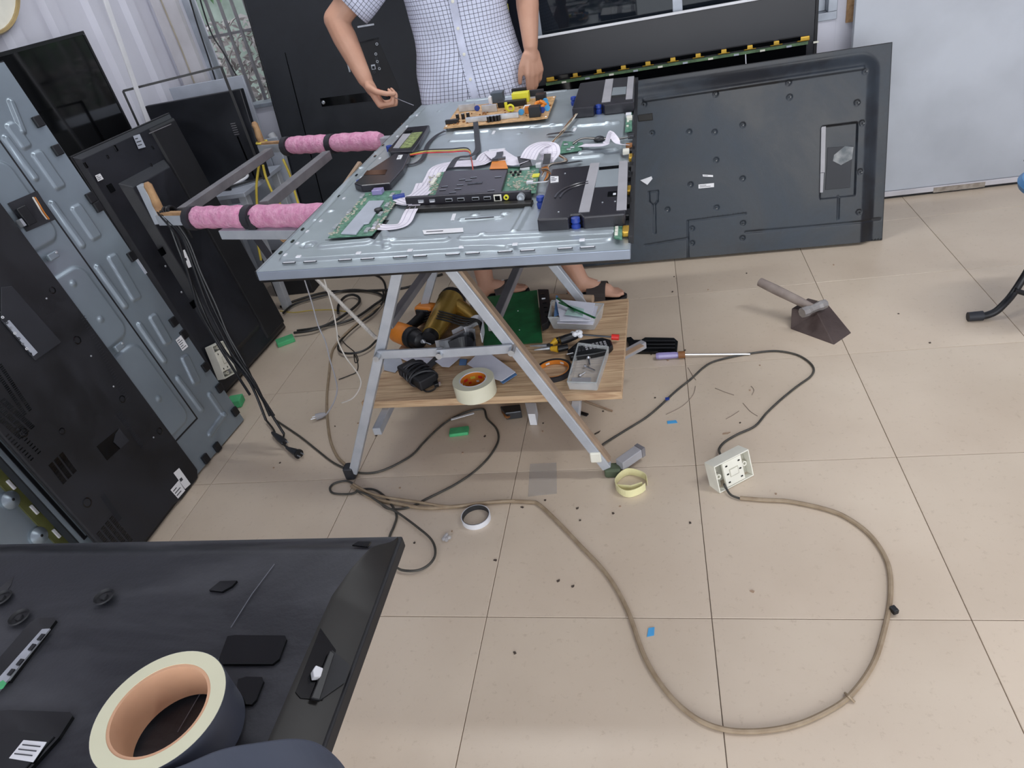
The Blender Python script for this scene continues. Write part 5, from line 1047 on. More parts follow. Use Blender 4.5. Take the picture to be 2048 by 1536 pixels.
# bits under the board
z_ = 0.012
e = place('scrap_heap', 'small heap of white tape, metal and cable scraps on the floor under the board', 'scrap', atz(1045, 815, 0))
on(e, flat('white_tape_piece', 'white', [(1050, 806), (1072, 806), (1070, 828), (1056, 828)], 0.002, 0.045)); on(e, flat('grey_part', 'dark_steel', [(1000, 812), (1040, 808), (1042, 822), (1010, 826)], 0.002, 0.03, 0.003))
on(e, MB().tube(spline([atz(1003, 815, .01), atz(1012, 834, .02), atz(1022, 830, .01), atz(1030, 820, .01)]), 0.004, 7).build('cable_loop', 'brown', smooth=True))

# ================================================================== NEAR TELEVISION LYING ON A LOW TABLE (bottom left)
ZN = 0.667
cr = atz(800, 1070, ZN); bx1 = cr.x + 0.003; by1 = cr.y
e = tag(empty('low_table', (0.55, -0.8, 0)), 'plain low wooden table hidden under the dusty television in the bottom left', 'table')
on(e, MB().bbox((0.0, -1.1, ZN - 0.075), (0.95, -0.50, ZN - 0.05)).build('tabletop', 'plank', bevel=0.002))
for x in (0.08, 0.87):
    for y_ in (-1.04, -0.56): on(e, MB().bbox((x - .02, y_ - .02, 0), (x + .02, y_ + .02, ZN - 0.0755)).build('leg', 'tube_paint', bevel=0.002))
wn_, ln_ = 1.24, 0.72
t = tag(empty('dusty_television', (bx1, by1, ZN)), 'large dusty black television lying face down in the bottom left corner', 'television')
# local: x negative to the left, y negative towards the camera
MB().bbox((-wn_, -ln_, -0.020), (0, 0, -0.002)).build('front_frame', 'matte_black', t, bevel=0.002)
ZT = 0.030
def npx(x, y_, h=ZT): q = atz(x, y_, ZN + h); return (q.x - bx1, q.y - by1)
BP = [npx(x, y_) for x, y_ in ((782, 1070), (742, 1094), (704, 1135), (664, 1191), (610, 1310), (537, 1478))]
BP.append((BP[-1][0] + (BP[-1][0] - BP[-2][0]) * 2.0, -ln_ + 0.03)); BP[0] = (-0.004, -0.006)
def bx(y_):
    for (x0, y0_), (x1, y1_) in zip(BP, BP[1:]):
        if y1_ <= y_ <= y0_: return x0 + (x1 - x0) * (y_ - y0_) / (y1_ - y0_)
    return BP[-1][0]
ys_ = [-0.006 - (ln_ - 0.036) * (j / 150) ** 1.25 for j in range(151)]; xL = -wn_ + 0.05
def dz(x, y_):
    d = min(1, max(0, (-0.006 - y_) / 0.05)); e_ = d * d * (3 - 2 * d)      # rolls down to the far edge
    k = max(0, min(1, (x + 0.62) / 0.30 - (y_ + 0.1) * 0.8)); k = k * k * (3 - 2 * k)   # broad step, lower towards the right
    return (ZT + 0.004 - 0.004 * k) * (0.1 + 0.9 * e_)
vs = []; nx_ = 120
for y_ in ys_:
    xr_ = bx(y_)
    for i in range(nx_ + 1): x = xL + (xr_ - xL) * i / nx_; vs.append((x, y_, dz(x, y_)))
fs = [(j * (nx_ + 1) + i, (j + 1) * (nx_ + 1) + i, (j + 1) * (nx_ + 1) + i + 1, j * (nx_ + 1) + i + 1) for j in range(150) for i in range(nx_)]
MB().add(vs, fs).build('back_cover', 'near_back', t, smooth=True)
vs = []; 
for y_ in ys_: xr_ = bx(y_); vs += [(xr_, y_, dz(xr_, y_)), (xr_ + (-0.004 - xr_) * 0.12, y_, dz(xr_, y_) * 0.93), (-0.004, y_, -0.0015)]
fs = [(3 * j + k, 3 * j + k + 1, 3 * j + k + 4, 3 * j + k + 3) for j in range(150) for k in (0, 1)]
MB().add(vs, fs).build('side_slope', 'gloss_brown', t, smooth=True)
mat('seam_dust', '#6d6f76', 0.8)
for pl_ in ([(550, 1130), (505, 1190), (463, 1257)], [(440, 1318), (410, 1375), (378, 1430), (357, 1466)]):
    MB().ribbon([V(*npx(x, y_), ZT + 0.0016) for x, y_ in pl_], 0.0008, 0.0005).build('seam', 'seam_dust', t)
ZP = ZT + 0.0022
def nflat(name, m_, px, z0, z1, bevel=0.0, parent=None, h=None):
    return MB().prism([npx(x, y_, z1 if h is None else h) for x, y_ in px], z0, z1).build(name, m_, parent or t, bevel=bevel)
nflat('hole', 'gloss_black', [(418, 1180), (440, 1162), (474, 1161), (464, 1172), (444, 1183)], ZT, ZP + .001)
nflat('hole', 'gloss_black', [(704, 1090), (716, 1083), (742, 1083), (735, 1093)], ZT, ZP)
nflat('hole', 'gloss_black', [(437, 1320), (455, 1272), (470, 1270), (570, 1271), (573, 1278), (558, 1318), (545, 1328), (445, 1328)], ZT, ZP + .001)
nflat('hole', 'gloss_black', [(470, 1400), (476, 1358), (492, 1353), (524, 1354), (527, 1362), (512, 1400), (503, 1409), (476, 1407)], ZT, ZP + .001)
nflat('hole', 'gloss_black', [(0, 1175), (28, 1152), (22, 1170), (0, 1200), (-30, 1200)], ZT, ZP + .001)
ZQ = ZT + 0.0045
nflat('port_recess', 'gloss_black', [(-40, 1360), (60, 1245), (72, 1236), (108, 1235), (112, 1240), (20, 1362)], ZT, ZQ)
nflat('port_strip', 'steel', [(-20, 1375), (84, 1258), (100, 1257), (14, 1362), (-5, 1385)], ZQ, ZQ + .002)
for k, (x, y_) in enumerate(((82, 1270), (64, 1290), (40, 1320), (22, 1340))):
    nflat('port', 'black', [(x - 9, y_ + 9), (x + 1, y_ - 3), (x + 8, y_ - 2), (x - 2, y_ + 10)], ZQ + .0021, ZQ + .0035)
nflat('green_sticker', 'green', [(-4, 1366), (6, 1360), (13, 1366), (6, 1376), (-4, 1380)], ZQ + .0036, ZQ + .0042)
nflat('lower_recess', 'gloss_black', [(-60, 1425), (20, 1420), (140, 1424), (145, 1432), (118, 1474), (40, 1560), (-80, 1560)], ZT, ZQ)
nflat('recess_floor', 'matte_black', [(-40, 1480), (30, 1462), (108, 1472), (50, 1536), (-60, 1545)], ZQ, ZQ + .0015)
P = [(47, 1480), (93, 1484), (66, 1524), (18, 1516)]
s_ = nflat('sticker', 'white', P, ZQ + .0016, ZQ + .0022)
for k in range(3): nflat('print_line', 'ink', [(P[0][0] - 6 - k * 8 + 4, P[0][1] + 8 + k * 9), (P[1][0] - 12 - k * 8, P[1][1] + 8 + k * 9), (P[1][0] - 13 - k * 8, P[1][1] + 10 + k * 9), (P[0][0] - 7 - k * 8 + 4, P[0][1] + 10 + k * 9)], ZQ + .0023, ZQ + .0027, parent=s_)
for x, y_ in ((209, 1195), (39, 1236), (4, 1197)):
    q = npx(x, y_, ZQ); MB().lathe([(0.013, 0), (0.012, 0.0015), (0.010, -0.002), (0.005, -0.002), (0.004, 0.001), (0.0001, 0.001)], 20, (q[0], q[1], ZT + 0.0062)).build('screw_boss', 'matte_black', t, smooth=True)
# recess in the glossy side slope with a white clip
s0_ = Vector((bx1 + BP[4][0], by1 + BP[4][1], ZN + ZT)); s1_v = Vector((bx1 + BP[3][0], by1 + BP[3][1], ZN + ZT)); s2_v = Vector((bx1 - 0.004, by1 + BP[3][1], ZN - 0.0015))
nrm = (s1_v - s0_).cross(s2_v - s1_v).normalized(); nrm = nrm if nrm.z > 0 else -nrm
Fn = Frame(s2_v + nrm * 0.0015, (s1_v - s0_).cross(nrm), s1_v - s0_)
def sprism(name, m_, px, z0, z1, bevel=0.0):
    o = MB().prism([Fn.uv(x, y_, z1) for x, y_ in px], z0, z1).build(name, m_, t, bevel=bevel); o.matrix_parent_inverse = Matrix.Identity(4); o.matrix_local = Matrix.Translation(-Vector((bx1, by1, ZN))) @ Fn.M; return o
sprism('port_door', 'gloss_black', [(641, 1256), (672, 1300), (646, 1400), (601, 1396), (591, 1384)], 0.0003, 0.0015)
sprism('door_flap', 'matte_black', [(664, 1300), (700, 1330), (690, 1365), (640, 1400), (622, 1400)], 0.0016, 0.003)
sprism('white_clip', 'white', [(626, 1340), (632, 1330), (647, 1336), (642, 1353), (628, 1354)], 0.003, 0.012, 0.001)
sprism('cable_clip', 'black', [(660, 1300), (670, 1306), (640, 1400), (622, 1396)], 0.003, 0.008, 0.001)
# masking tape and black roll on it
zt_ = ZN + ZQ + 0.001
ctr = atz(318, 1418, zt_ + 0.048); Rt = 0.0630
ctr.z = zt_
e = tag(empty('tape_roll', ctr), 'big cream-edged tape roll with tan core lying on the dusty television', 'tape roll')
mat('tape_face', '#3c404c', 0.5, var=0.04)
MB().lathe([(0.0485, 0), (Rt, 0), (Rt, 0.048), (0.0485, 0.048)], 64, closed=True).build('tape_winding', 'masking', e, smooth=True)
MB().lathe([(Rt + .0001, 0.0), (Rt + 0.0006, 0.0), (Rt + 0.0006, 0.0478), (Rt + .0001, 0.0478)], 64, closed=True).build('outer_layer', 'tape_face', e, smooth=True)
MB().lathe([(0.0455, 0.0005), (0.0485, 0.0005), (0.0485, 0.0475), (0.0455, 0.0475)], 56, closed=True).build('core', 'core', e, smooth=True)
te = [atz(x, y_, zt_ + 0.048) for x, y_ in ((300, 1552), (360, 1535), (440, 1502), (520, 1487), (590, 1480), (640, 1492), (685, 1534), (700, 1580), (690, 1640))]
te = [V(q.x, q.y, zt_ + 0.024) - ctr for q in te]
MB().ribbon(spline(te, 5), 0.048, 0.0012, side=(0, 0, 1)).build('loose_end', 'tape_face', e)

# ================================================================== ON THE FLOOR
def cable(name, label, px, r, m_, z=None, k=6, lift=None, cat='cable'):
    pts = [atz(x, y_, r + (lift[i] if lift else 0.0005)) for i, (x, y_) in enumerate(px)]
    return tag(MB().tube(spline(pts, k), r, 8).build(name, m_, smooth=True), label, cat)
c7 = lambda L_: [(600 + x / 2.926, 820 + y_ / 2.926) for x, y_ in L_]
c4 = lambda L_: [(560 + x / 3.2, 520 + y_ / 3.2) for x, y_ in L_]
cable('floor_cable', 'long dirty tan cable sweeping in a wide curve to the white socket box', [(703, 972), (722, 984), (752, 999), (800, 1008), (850, 1016), (920, 1012), (1000, 1003), (1060, 1004), (1078, 1009), (1110, 1038), (1160, 1090), (1215, 1150), (1255, 1220), (1290, 1315), (1335, 1385), (1390, 1435), (1450, 1459), (1520, 1462), (1590, 1450), (1650, 1425), (1700, 1391), (1745, 1330), (1768, 1262), (1781, 1190), (1775, 1125), (1742, 1072), (1695, 1036), (1650, 1018), (1580, 1003), (1530, 1000), (1480, 996)], 0.0052, 'tan_cord')
cable('floor_cable', 'two short grey leads between the tan cable end and the white socket box', [(1480, 997), (1462, 990), (1452, 976), (1448, 968)], 0.003, 'cord', lift=[.003, .004, .01, .02])
cable('floor_cable', 'tan cable running beside the long one from the stand foot', [(707, 968), (735, 984), (770, 994), (830, 1003), (900, 1013), (960, 1006), (1030, 1001)], 0.004, 'tan_cord', lift=[.006] * 7)
cable('floor_cable', 'thin black cable arching from the right stand foot to the top of the socket box', [(1204, 890), (1216, 882), (1250, 861), (1292, 835), (1322, 810), (1352, 782), (1383, 757), (1407, 735), (1428, 723), (1467, 713), (1513, 705), (1552, 702), (1589, 708), (1613, 720), (1627, 736), (1622, 752), (1595, 772), (1564, 797), (1534, 825), (1510, 852), (1474, 869), (1448, 885), (1438, 900), (1444, 914)], 0.0034, 'cord', lift=[.02, .004] + [.0005] * 20 + [.006, .03])
cable('floor_cable', 'thin dark cable making a large open loop round the left front leg', [(548, 838), (600, 873), (634, 900), (668, 926), (703, 941)] + c7([(380, 370), (470, 358), (570, 315), (660, 260), (720, 195), (800, 115), (880, 55), (980, 10), (1050, -5), (1080, 0), (1095, 50), (1150, 110), (1160, 180), (1110, 270), (1020, 360), (900, 440), (750, 515), (650, 565), (560, 580), (500, 570), (440, 520), (350, 485), (320, 440), (270, 415), (200, 430), (175, 460), (200, 488), (300, 490), (360, 465), (430, 465), (490, 500), (540, 560), (565, 620), (550, 680), (530, 725), (505, 800)]), 0.0033, 'cord')
cable('floor_cable', 'dark cable loop on the floor beside the corner of the dusty television', c7([(330, 470), (400, 500), (470, 545), (520, 575), (570, 600), (680, 680), (770, 760), (792, 840), (760, 900), (690, 938), (600, 938), (550, 910), (470, 860)]), 0.0033, 'cord', lift=[.007] * 13)
cable('floor_cable', 'thick black cable of the coil behind the stand, upper loop', c4([(0, 300), (100, 260), (250, 215), (350, 200), (450, 200), (700, 190), (830, 170), (950, 120), (1040, 90)]), 0.0055, 'black_cord')
cable('floor_cable', 'thick black cable of the coil behind the stand, running under the television', c4([(20, 340), (100, 280), (300, 222), (450, 192), (600, 205), (660, 240), (600, 290), (500, 360), (400, 400), (300, 420), (200, 440), (110, 452)]), 0.0055, 'black_cord', lift=[.006] * 12)
cable('floor_cable', 'black cable of the coil hanging nearest the window side', c4([(300, 95), (420, 88), (520, 90), (620, 100), (670, 150), (676, 250), (666, 340), (640, 445)]), 0.005, 'black_cord')
cable('floor_cable', 'flat pair of black cables leading to the green foam block', c4([(90, 466), (200, 450), (320, 405), (420, 345), (500, 280), (505, 240), (460, 222), (410, 240), (375, 290), (372, 340)]), 0.006, 'black_cord', lift=[.012] * 10)
cable('floor_cable', 'black cable curve under the ribbed bar behind the left leg', c4([(660, 200), (662, 260), (600, 340), (500, 410), (430, 470), (380, 530), (375, 575), (420, 597), (500, 592), (570, 560), (625, 505)]), 0.0045, 'black_cord', lift=[.012] * 11)
cable('floor_cable', 'tan cable running from behind the stand towards the left front foot', c4([(640, 290), (500, 400), (410, 480), (345, 560), (322, 640), (312, 740), (300, 860), (300, 980), (312, 1100), (330, 1180), (370, 1260), (432, 1320)]), 0.0045, 'tan_cord', lift=[.018] * 3 + [.001] * 9)
def hang(name, label, pts3, r, m_, k=6, cat='wire'): return tag(MB().tube(spline(pts3, k), r, 7).build(name, m_, smooth=True), label, cat)
W4 = lambda x, y_: (560 + x / 3.2, 520 + y_ / 3.2)
def wp(L_, Y0, Y1, z=None):
    n = len(L_); out = []
    for i, (x, y_) in enumerate(L_):
        q = aty(*W4(x, y_), Y0 + (Y1 - Y0) * i / (n - 1))
        if q.z < 0.004: q = atz(*W4(x, y_), 0.004)
        out.append(q)
    return out
hang('thin_wire', 'thin pale yellow wire hanging from the stand to the floor by the left leg', wp([(265, 60), (300, 180), (340, 320), (365, 460), (372, 520), (420, 620), (500, 730), (517, 800), (470, 880), (395, 915)], 0.86, 0.55), 0.0022, 'white_wire')
hang('thin_wire', 'thin grey wire hanging from the stand with a small grey plug on its end', wp([(135, 60), (200, 260), (245, 420), (290, 520), (320, 640), (350, 740), (366, 830), (340, 920), (295, 990)], 0.95, 0.66), 0.0022, 'grey_tape')
hang('thin_wire', 'thin black wire with a knot beside the ribbed bar', [atz(*W4(x, y_), .003) for x, y_ in [(370, 480), (420, 540), (478, 590), (500, 640), (480, 655), (474, 600), (498, 660), (490, 715), (440, 740), (375, 765)]], 0.0018, 'black_cord')
hang('thin_wire', 'thin yellowish wire lying across the floor behind the left leg', [atz(*W4(x, y_), .003) for x, y_ in [(0, 325), (90, 335), (200, 322), (330, 318), (420, 330)]], 0.0018, 'yellow_wire')
e = place('grey_plug', 'small grey two-pin plug on the floor at the end of the grey wire', 'plug', atz(638, 832, 0))
a, b = atz(652, 828, .012), atz(632, 834, .012)
on(e, MB().tube([a, a.lerp(b, .5), b], [0.006, 0.011, 0.012], 10).build('plug_body', 'grey_tape', smooth=True))
for k in (-1, 1): on(e, MB().cyl(b + V(0, 0.006 * k, 0), b + (b - a).normalized() * 0.016 + V(0, 0.006 * k, 0), 0.002, n=8).build('pin', 'steel'))
# black cables hung over the near left corner of the rails
cg = 'black leads hung over the rail corner'
tops = [(342, 426), (348, 424), (354, 428), (338, 430), (358, 432)]
mids = [((352, 470), (368, 520), (384, 575), (398, 620), (425, 670), (455, 720), (500, 790)), ((362, 470), (385, 530), (410, 600), (428, 640), (462, 705), (500, 758), (548, 832)), ((368, 475), (395, 540), (424, 610), (448, 660), (480, 720), (512, 770), (540, 832)), ((350, 480), (376, 545), (402, 610), (422, 655), (452, 705), (500, 765), (532, 840)), ((376, 480), (402, 545), (432, 610), (456, 668), (490, 728), (520, 790), (568, 868))]
for k in range(5):
    pts = [r0 + V(0.01 + 0.012 * k, 0.024, -0.04 - .01 * k), r0 + V(0.012 + 0.010 * k, 0.016, 0.020), r0 + V(0.014 + 0.009 * k, -0.016, 0.026)]
    for i, q in enumerate(mids[k]):
        Yq = 0.885 - 0.025 * i - (0.0 if i < 5 else 0.03 * (i - 4)); w_ = aty(*q, Yq)
        if w_.z < 0.012: w_ = atz(*q, 0.012)
        pts.append(w_)
    hang('hanging_lead', ('leftmost black lead hanging over the rail corner, its end over the open floor', 'second black lead from the left, running to the upper black plug', 'middle black lead hanging over the left end of the rail', 'fourth black lead from the left at the rail corner', 'rightmost black lead at the rail corner, running to the lower plug')[k], pts, 0.0044, 'black', cat='cable')['group'] = cg
for i, (pa_, pb_2, lb, st) in enumerate((((548, 868), (568, 884), 'dark two-pin plug with its pins on the floor, upper of the pair at left', 0), ((578, 898), (598, 908), 'round black plug on the floor, lower of the pair at left', 1))):
    a, b = atz(*pa_, .014), atz(*pb_2, .014); e = place('black_plug', lb, 'plug', V(a.x, a.y, 0)); d = (b - a).normalized()
    on(e, MB().tube([a - d * .015, a, a.lerp(b, .6), b], [0.004, 0.007, 0.012, 0.012], 10).build('plug_body', 'black_tape', smooth=True))
    for k in (-1, 1): on(e, MB().cyl(b + d.cross(V(0, 0, 1)) * 0.007 * k, b + d * 0.016 + d.cross(V(0, 0, 1)) * 0.007 * k, 0.0024, n=8).build('pin', 'steel'))
    if st: on(e, MB().cyl(b - d * .004, b + d * .001, 0.016, n=16).build('plug_face', 'black', smooth=True))
tag(MB().tube(spline([atz(532, 840, .012), atz(545, 856, .012), atz(550, 866, .014)]), 0.0036, 7).build('plug_lead', 'black_cord', smooth=True), 'short black lead end running into the upper plug', 'cable')
tag(MB().tube(spline([atz(568, 868, .012), atz(566, 886, .014), atz(576, 896, .014)]), 0.0036, 7).build('plug_lead', 'black_cord', smooth=True), 'short black lead end running into the lower plug', 'cable')
# socket boxes
def socket_box(name, label, M, w_=0.122, h_=0.072, d_=0.034, dirty=0):
    e = tag(empty(name, M=M), label, 'socket box')
    b = MB(); tk = 0.003
    b.bbox((tk + .0002, tk + .0002, -d_), (w_ - tk - .0002, h_ - tk - .0002, -d_ + tk)); 
    o = b.build('back_plate', 'ivory', e)
    for q0, q1 in (((0, 0, -d_), (w_, tk, 0)), ((0, h_ - tk, -d_), (w_, h_, 0)), ((0, tk + .0002, -d_), (tk, h_ - tk - .0002, 0)), ((w_ - tk, tk + .0002, -d_), (w_, h_ - tk - .0002, 0))): MB().bbox(q0, q1).build('box_wall', 'ivory', e, bevel=0.0008)
    o = MB().bbox((0.026, 0.004, -0.010), (w_ - 0.026, h_ - 0.004, -0.001)).build('socket_plate', 'ivory', e, bevel=0.0015)
    MB().bbox((w_ / 2 - 0.014, h_ / 2 - 0.011, -0.001), (w_ / 2 + 0.014, h_ / 2 + 0.011, 0.0)).build('centre_frame', 'ivory_dark', o); MB().bbox((w_ / 2 - 0.012, h_ / 2 - 0.009, 0.0), (w_ / 2 + 0.012, h_ / 2 + 0.009, 0.0006)).build('centre_panel', 'ivory', o)
    for cx, cy in ((0.036, 0.2), (0.036, 0.5), (0.036, 0.8), (w_ - 0.036, 0.2), (w_ - 0.036, 0.5), (w_ - 0.036, 0.8)): MB().box((cx, h_ * cy, -0.0005), (0.006, 0.0035, 0.0014)).build('pin_slot', 'gloss_black', o)
    for cx in (0.014, w_ - 0.014):
        MB().bbox((cx - 0.010, 0.004, -0.026), (cx + 0.010, h_ - 0.004, -0.024)).build('wire_bay', 'ivory_dark' if not dirty else 'dust_grey', e); MB().lathe([(0.004, 0), (0.007, 0), (0.007, 0.014), (0.004, 0.014)], 14, (cx, h_ / 2, -0.0235), closed=True).build('screw_post', 'ivory', e)
    return e
a, b, c_ = atz(440, 990, 0), atz(1440, 988, 0), atz(1508, 952, 0)
ex = (c_ - b).normalized(); ez_ = V(ex.y, -ex.x, 0.28).normalized()
M = Frame(b + V(0, 0, 0.002), ex, ez_.cross(ex)).M
socket_box('socket_box', 'cream double socket box lying on the open floor at the end of the tan cable', M, w_=0.112, h_=0.078, d_=0.04)
q0 = Vector((*Fd.uv(450, 758, 0.055), 0.055)); q1 = Vector((*Fd.uv(501, 742, 0.055), 0.055)); q2 = Vector((*Fd.uv(417, 675, 0.055), 0.055))
O_ = Fd.M @ q0; X_ = (Fd.M @ q1) - O_; Y_ = (Fd.M @ q2) - O_
Fs = Frame(O_, Y_, -X_)
sb = socket_box('socket_box', 'white socket box hanging upright behind the black leads at left', Fs.M @ Matrix.Identity(4), w_=min(0.13, Y_.length), h_=0.074, dirty=1)
bpy.context.view_layer.update()
sb.matrix_world = Frame(O_ + X_.normalized() * 0.0, Y_, -X_).M @ Matrix.Translation((0, -0.074, 0))
# hammer on an iron block
e = place('iron_block', 'rusty wedge shaped iron block on the floor under the hammer', 'block', atz(1640, 660, 0))
G = [atz(*q, 0) for q in ((1581, 658), (1668, 690), (1703, 666), (1650, 622))]; h_ = 0.058
Tp = [atz(*q, h_) for q in ((1583, 617), (1634, 624), (1654, 606), (1616, 596))]
G.append(V(Tp[3].x, Tp[3].y + 0.004, 0)); 
G2 = [G[0], G[1], G[2], V(Tp[2].x + .004, Tp[2].y + .004, 0), V(Tp[3].x, Tp[3].y + .004, 0)]
vs = G2 + [Tp[0], Tp[1], Tp[2], Tp[3]]
on(e, MB().add(vs, [(4, 3, 2, 1, 0), (0, 1, 6, 5), (1, 2, 7, 6), (2, 3, 7), (3, 4, 8, 7), (4, 0, 5, 8), (5, 6, 7, 8)]).build('block_body', 'iron', bevel=0.002))
e = place('hammer', 'worn hammer with stubby grey wooden handle resting on the iron block', 'hammer', atz(1610, 615, h_))
hz = h_ + 0.019; a, b = atz(1604, 626, hz), atz(1651, 607, hz); m_ = a.lerp(b, .5); hd = atz(1520, 564, hz + 0.035)
on(e, MB().tube([a, a.lerp(b, .22), a.lerp(b, .35), a.lerp(b, .65), a.lerp(b, .78), b], [0.017, 0.018, 0.014, 0.014, 0.017, 0.015], 8).build('head', 'iron_grey'))
on(e, MB().tube([m_, m_.lerp(hd, .3), m_.lerp(hd, .7), hd], [0.012, 0.0155, 0.017, 0.0155], 14).build('handle', 'hammer_wood', smooth=True))
# blue-seated folding stool at the right edge
f0 = atz(1944, 633, 0.014)
sL = atz(2036, 398, 0.44); sc_ = sL + V(0.185, 0.05, 0)
e = tag(empty('folding_stool', V(sc_.x, sc_.y, 0)), 'black tube folding stool with a round blue seat, cut off by the right edge', 'stool')
p1_ = f0 + V(0.045, 0.002, 0); up_ = aty(2048, 554, f0.y + 0.06)
on(e, MB().tube([f0 - V(0.012, 0, 0), f0 + V(0.03, 0, 0)], [0.015, 0.016], 14).build('rubber_end', 'shadow_grey', smooth=True))
bdir = V(0.35, 0.12, 0.93).normalized()
on(e, MB().tube(spline([f0, p1_, f0 + V(0.085, 0.012, 0.022), up_, up_ + bdir * ((0.43 - up_.z) / bdir.z)], 6), 0.0115, 12).build('leg', 'black', smooth=True))
f1 = f0 + V(0.34, 0.10, 0); up1 = up_ + V(0.20, 0.08, 0)
on(e, MB().tube(spline([f1, f1 + V(0.045, 0, 0), f1 + V(0.085, -0.01, 0.022), up1, up1 + bdir * ((0.43 - up1.z) / bdir.z)], 6), 0.0115, 12).build('leg', 'black', smooth=True))
for k in (0, 1):
    g0 = f0 + V(0.62, 0.0 + .12 * k, 0); on(e, MB().tube(spline([g0, g0 - V(0.045, 0, 0), g0 - V(0.085, 0, -0.022), V(sc_.x - 0.03, g0.y + 0.10, 0.43)], 6), 0.0115, 12).build('leg', 'black', smooth=True))
on(e, MB().cyl(aty(2028, 580, f0.y + .04), aty(2130, 612, f0.y + .06), 0.008, n=10).build('crossbar', 'black', smooth=True))
on(e, MB().lathe([(0.0001, 0.43), (0.14, 0.43), (0.155, 0.437), (0.158, 0.45), (0.148, 0.46), (0.0001, 0.464)], 40, V(sc_.x, sc_.y, 0)).build('seat', mat('seat_blue', '#4d7fae', 0.4, var=0.05), smooth=True))
# black tray and clear-handled screwdriver
e = place('black_bracket', 'glossy black moulded television bracket on the floor behind the shelf board', 'bracket', atz(1300, 690, 0))
on(e, flat('bracket_base', 'gloss_black', [(1250, 675), (1262, 673), (1268, 679), (1282, 679), (1290, 674), (1348, 675), (1356, 682), (1354, 703), (1262, 703)], 0.001, 0.012, 0.002))
for k in range(3): on(e, MB().bar(atz(1285, 682 + k * 7, .015), atz(1350, 682 + k * 7, .015), 0.006, 0.006).build('rib', 'black', bevel=0.001))
e = place('clear_screwdriver', 'screwdriver with translucent purple handle and long steel shaft on the floor', 'screwdriver', atz(1340, 711, 0))
a, b, c_ = atz(1312, 712, .013), atz(1368, 709, .013), atz(1500, 708, .006)
on(e, MB().tube([a, a.lerp(b, .1), a.lerp(b, .7), a.lerp(b, .78), b], [0.010, 0.012, 0.011, 0.009, 0.0115], 8).build('handle', 'purple', smooth=False)); on(e, MB().tube([a.lerp(b, .80), b + (b - a) * .04], 0.0122, 10).build('collar', 'brown', smooth=True)); on(e, MB().cyl(b, c_, 0.003, n=8).build('shaft', 'chrome', smooth=True))
# rings
def ring(name, label, c, R, th, h, m_, tilt=0, m2=None, cat='tape ring'):
    e = tag(empty(name, c), label, cat); MB().lathe([(R - th, 0), (R, 0), (R, h), (R - th, h)], 48, closed=True).build('ring_wall', m_, e, smooth=True)
    if m2: MB().lathe([(R - th - .0012, 0.0005), (R - th - .0002, 0.0005), (R - th - .0002, h + .0004), (R - th - .0012, h + .0004)], 48, closed=True).build('inner_ring', m2, e, smooth=True)
    return e
c = atz(951, 1031, 0.014); c.z = 0.0; ring('empty_tape_core', 'thin white empty tape core lying on the floor right of the coiled cables', c, 0.0395, 0.0022, 0.016, 'white', m2='dark_steel')
c = atz(1262, 961, 0.02); c.z = 0.0
pts = [V(0.040 * math.cos(a) * (1 + 0.08 * math.sin(2 * a + 1)), 0.044 * math.sin(a) * (1 + 0.06 * math.cos(3 * a)), 0) for a in [k * 0.31 for k in range(20)]]
e = tag(empty('cream_tape_ring', c), 'loose cream tape ring standing on edge by the right stand foot', 'tape ring')
MB().ribbon([q + V(0, 0, 0.0125) for q in spline(pts, 2)], 0.024, 0.0012, side=(0, 0, 1)).build('tape_loop', 'masking_side', e)
e.location.z = 0.0005
MB().ribbon([V(-0.036, -0.018, 0.0125), V(0, -0.024, 0.0125), V(0.03, -0.012, 0.0125)], 0.022, 0.001, side=(0, 0, 1)).build('torn_flap', 'masking_side', e)
# small flat things
tag(flat('clear_film', mat('film', '#cfc8bf', 0.15, var=0, alpha=0.35), [(1060, 928), (1113, 925), (1114, 987), (1056, 993)], 0.0004, 0.0009), 'square of thin clear film lying on the floor between the stand feet', 'film')
rnd = random.Random(8); cb = MB(); cc = atz(897, 1078, 0)
for k in range(7): cb.ball(cc + V(rnd.uniform(-.010, .010), rnd.uniform(-.009, .009), 0.006), (rnd.uniform(.005, .009), rnd.uniform(.004, .008), 0.0055), 8, 5)
tag(cb.build('clear_crumple', mat('crumple', '#c9c6c6', 0.15, alpha=0.55), smooth=False), 'crumpled bit of clear plastic on the floor below the white tape core', 'plastic scrap')
for k, pp in enumerate(([(1332, 829), (1365, 812), (1386, 790), (1391, 772)], [(1376, 735), (1386, 752), (1392, 760)], [(1430, 776), (1450, 784), (1468, 790)], [(1486, 806), (1500, 822), (1515, 832)], [(1452, 838), (1466, 830), (1478, 822)], [(1502, 772), (1508, 780), (1504, 790)])):
    tag(MB().tube(spline([atz(x, y_, .0012) for x, y_ in pp], 4), 0.0009, 5).build('fibre', mat('fibre', '#8f8175', 0.8)), ('longest curled brown fibre on the floor beside the thin black cable', 'short brown fibre on the floor under the upper bend of the black cable', 'short straight fibre on the floor inside the black cable loop', 'slanting fibre on the floor near the right side of the black cable loop', 'pale fibre on the floor inside the loop, lowest of the group', 'tiny hooked fibre on the floor inside the black cable loop')[k], 'fibre', 'fibres on the floor')
for px, lb in (([(1334, 842), (1352, 840), (1355, 845), (1335, 847)], 'blue chip of tape on the floor below the black cable'), ([(1297, 1256), (1309, 1254), (1308, 1270), (1294, 1273)], 'blue chip of tape on the floor beside the tan cable')): tag(flat('blue_chip', 'cyan', px, 0.0005, 0.002), lb, 'chip')
tag(flat('blue_chip', 'blue', [(1330, 795), (1338, 794), (1339, 799), (1331, 800)], 0.007, 0.009), 'dark blue chip of tape stuck on the thin black cable', 'chip')
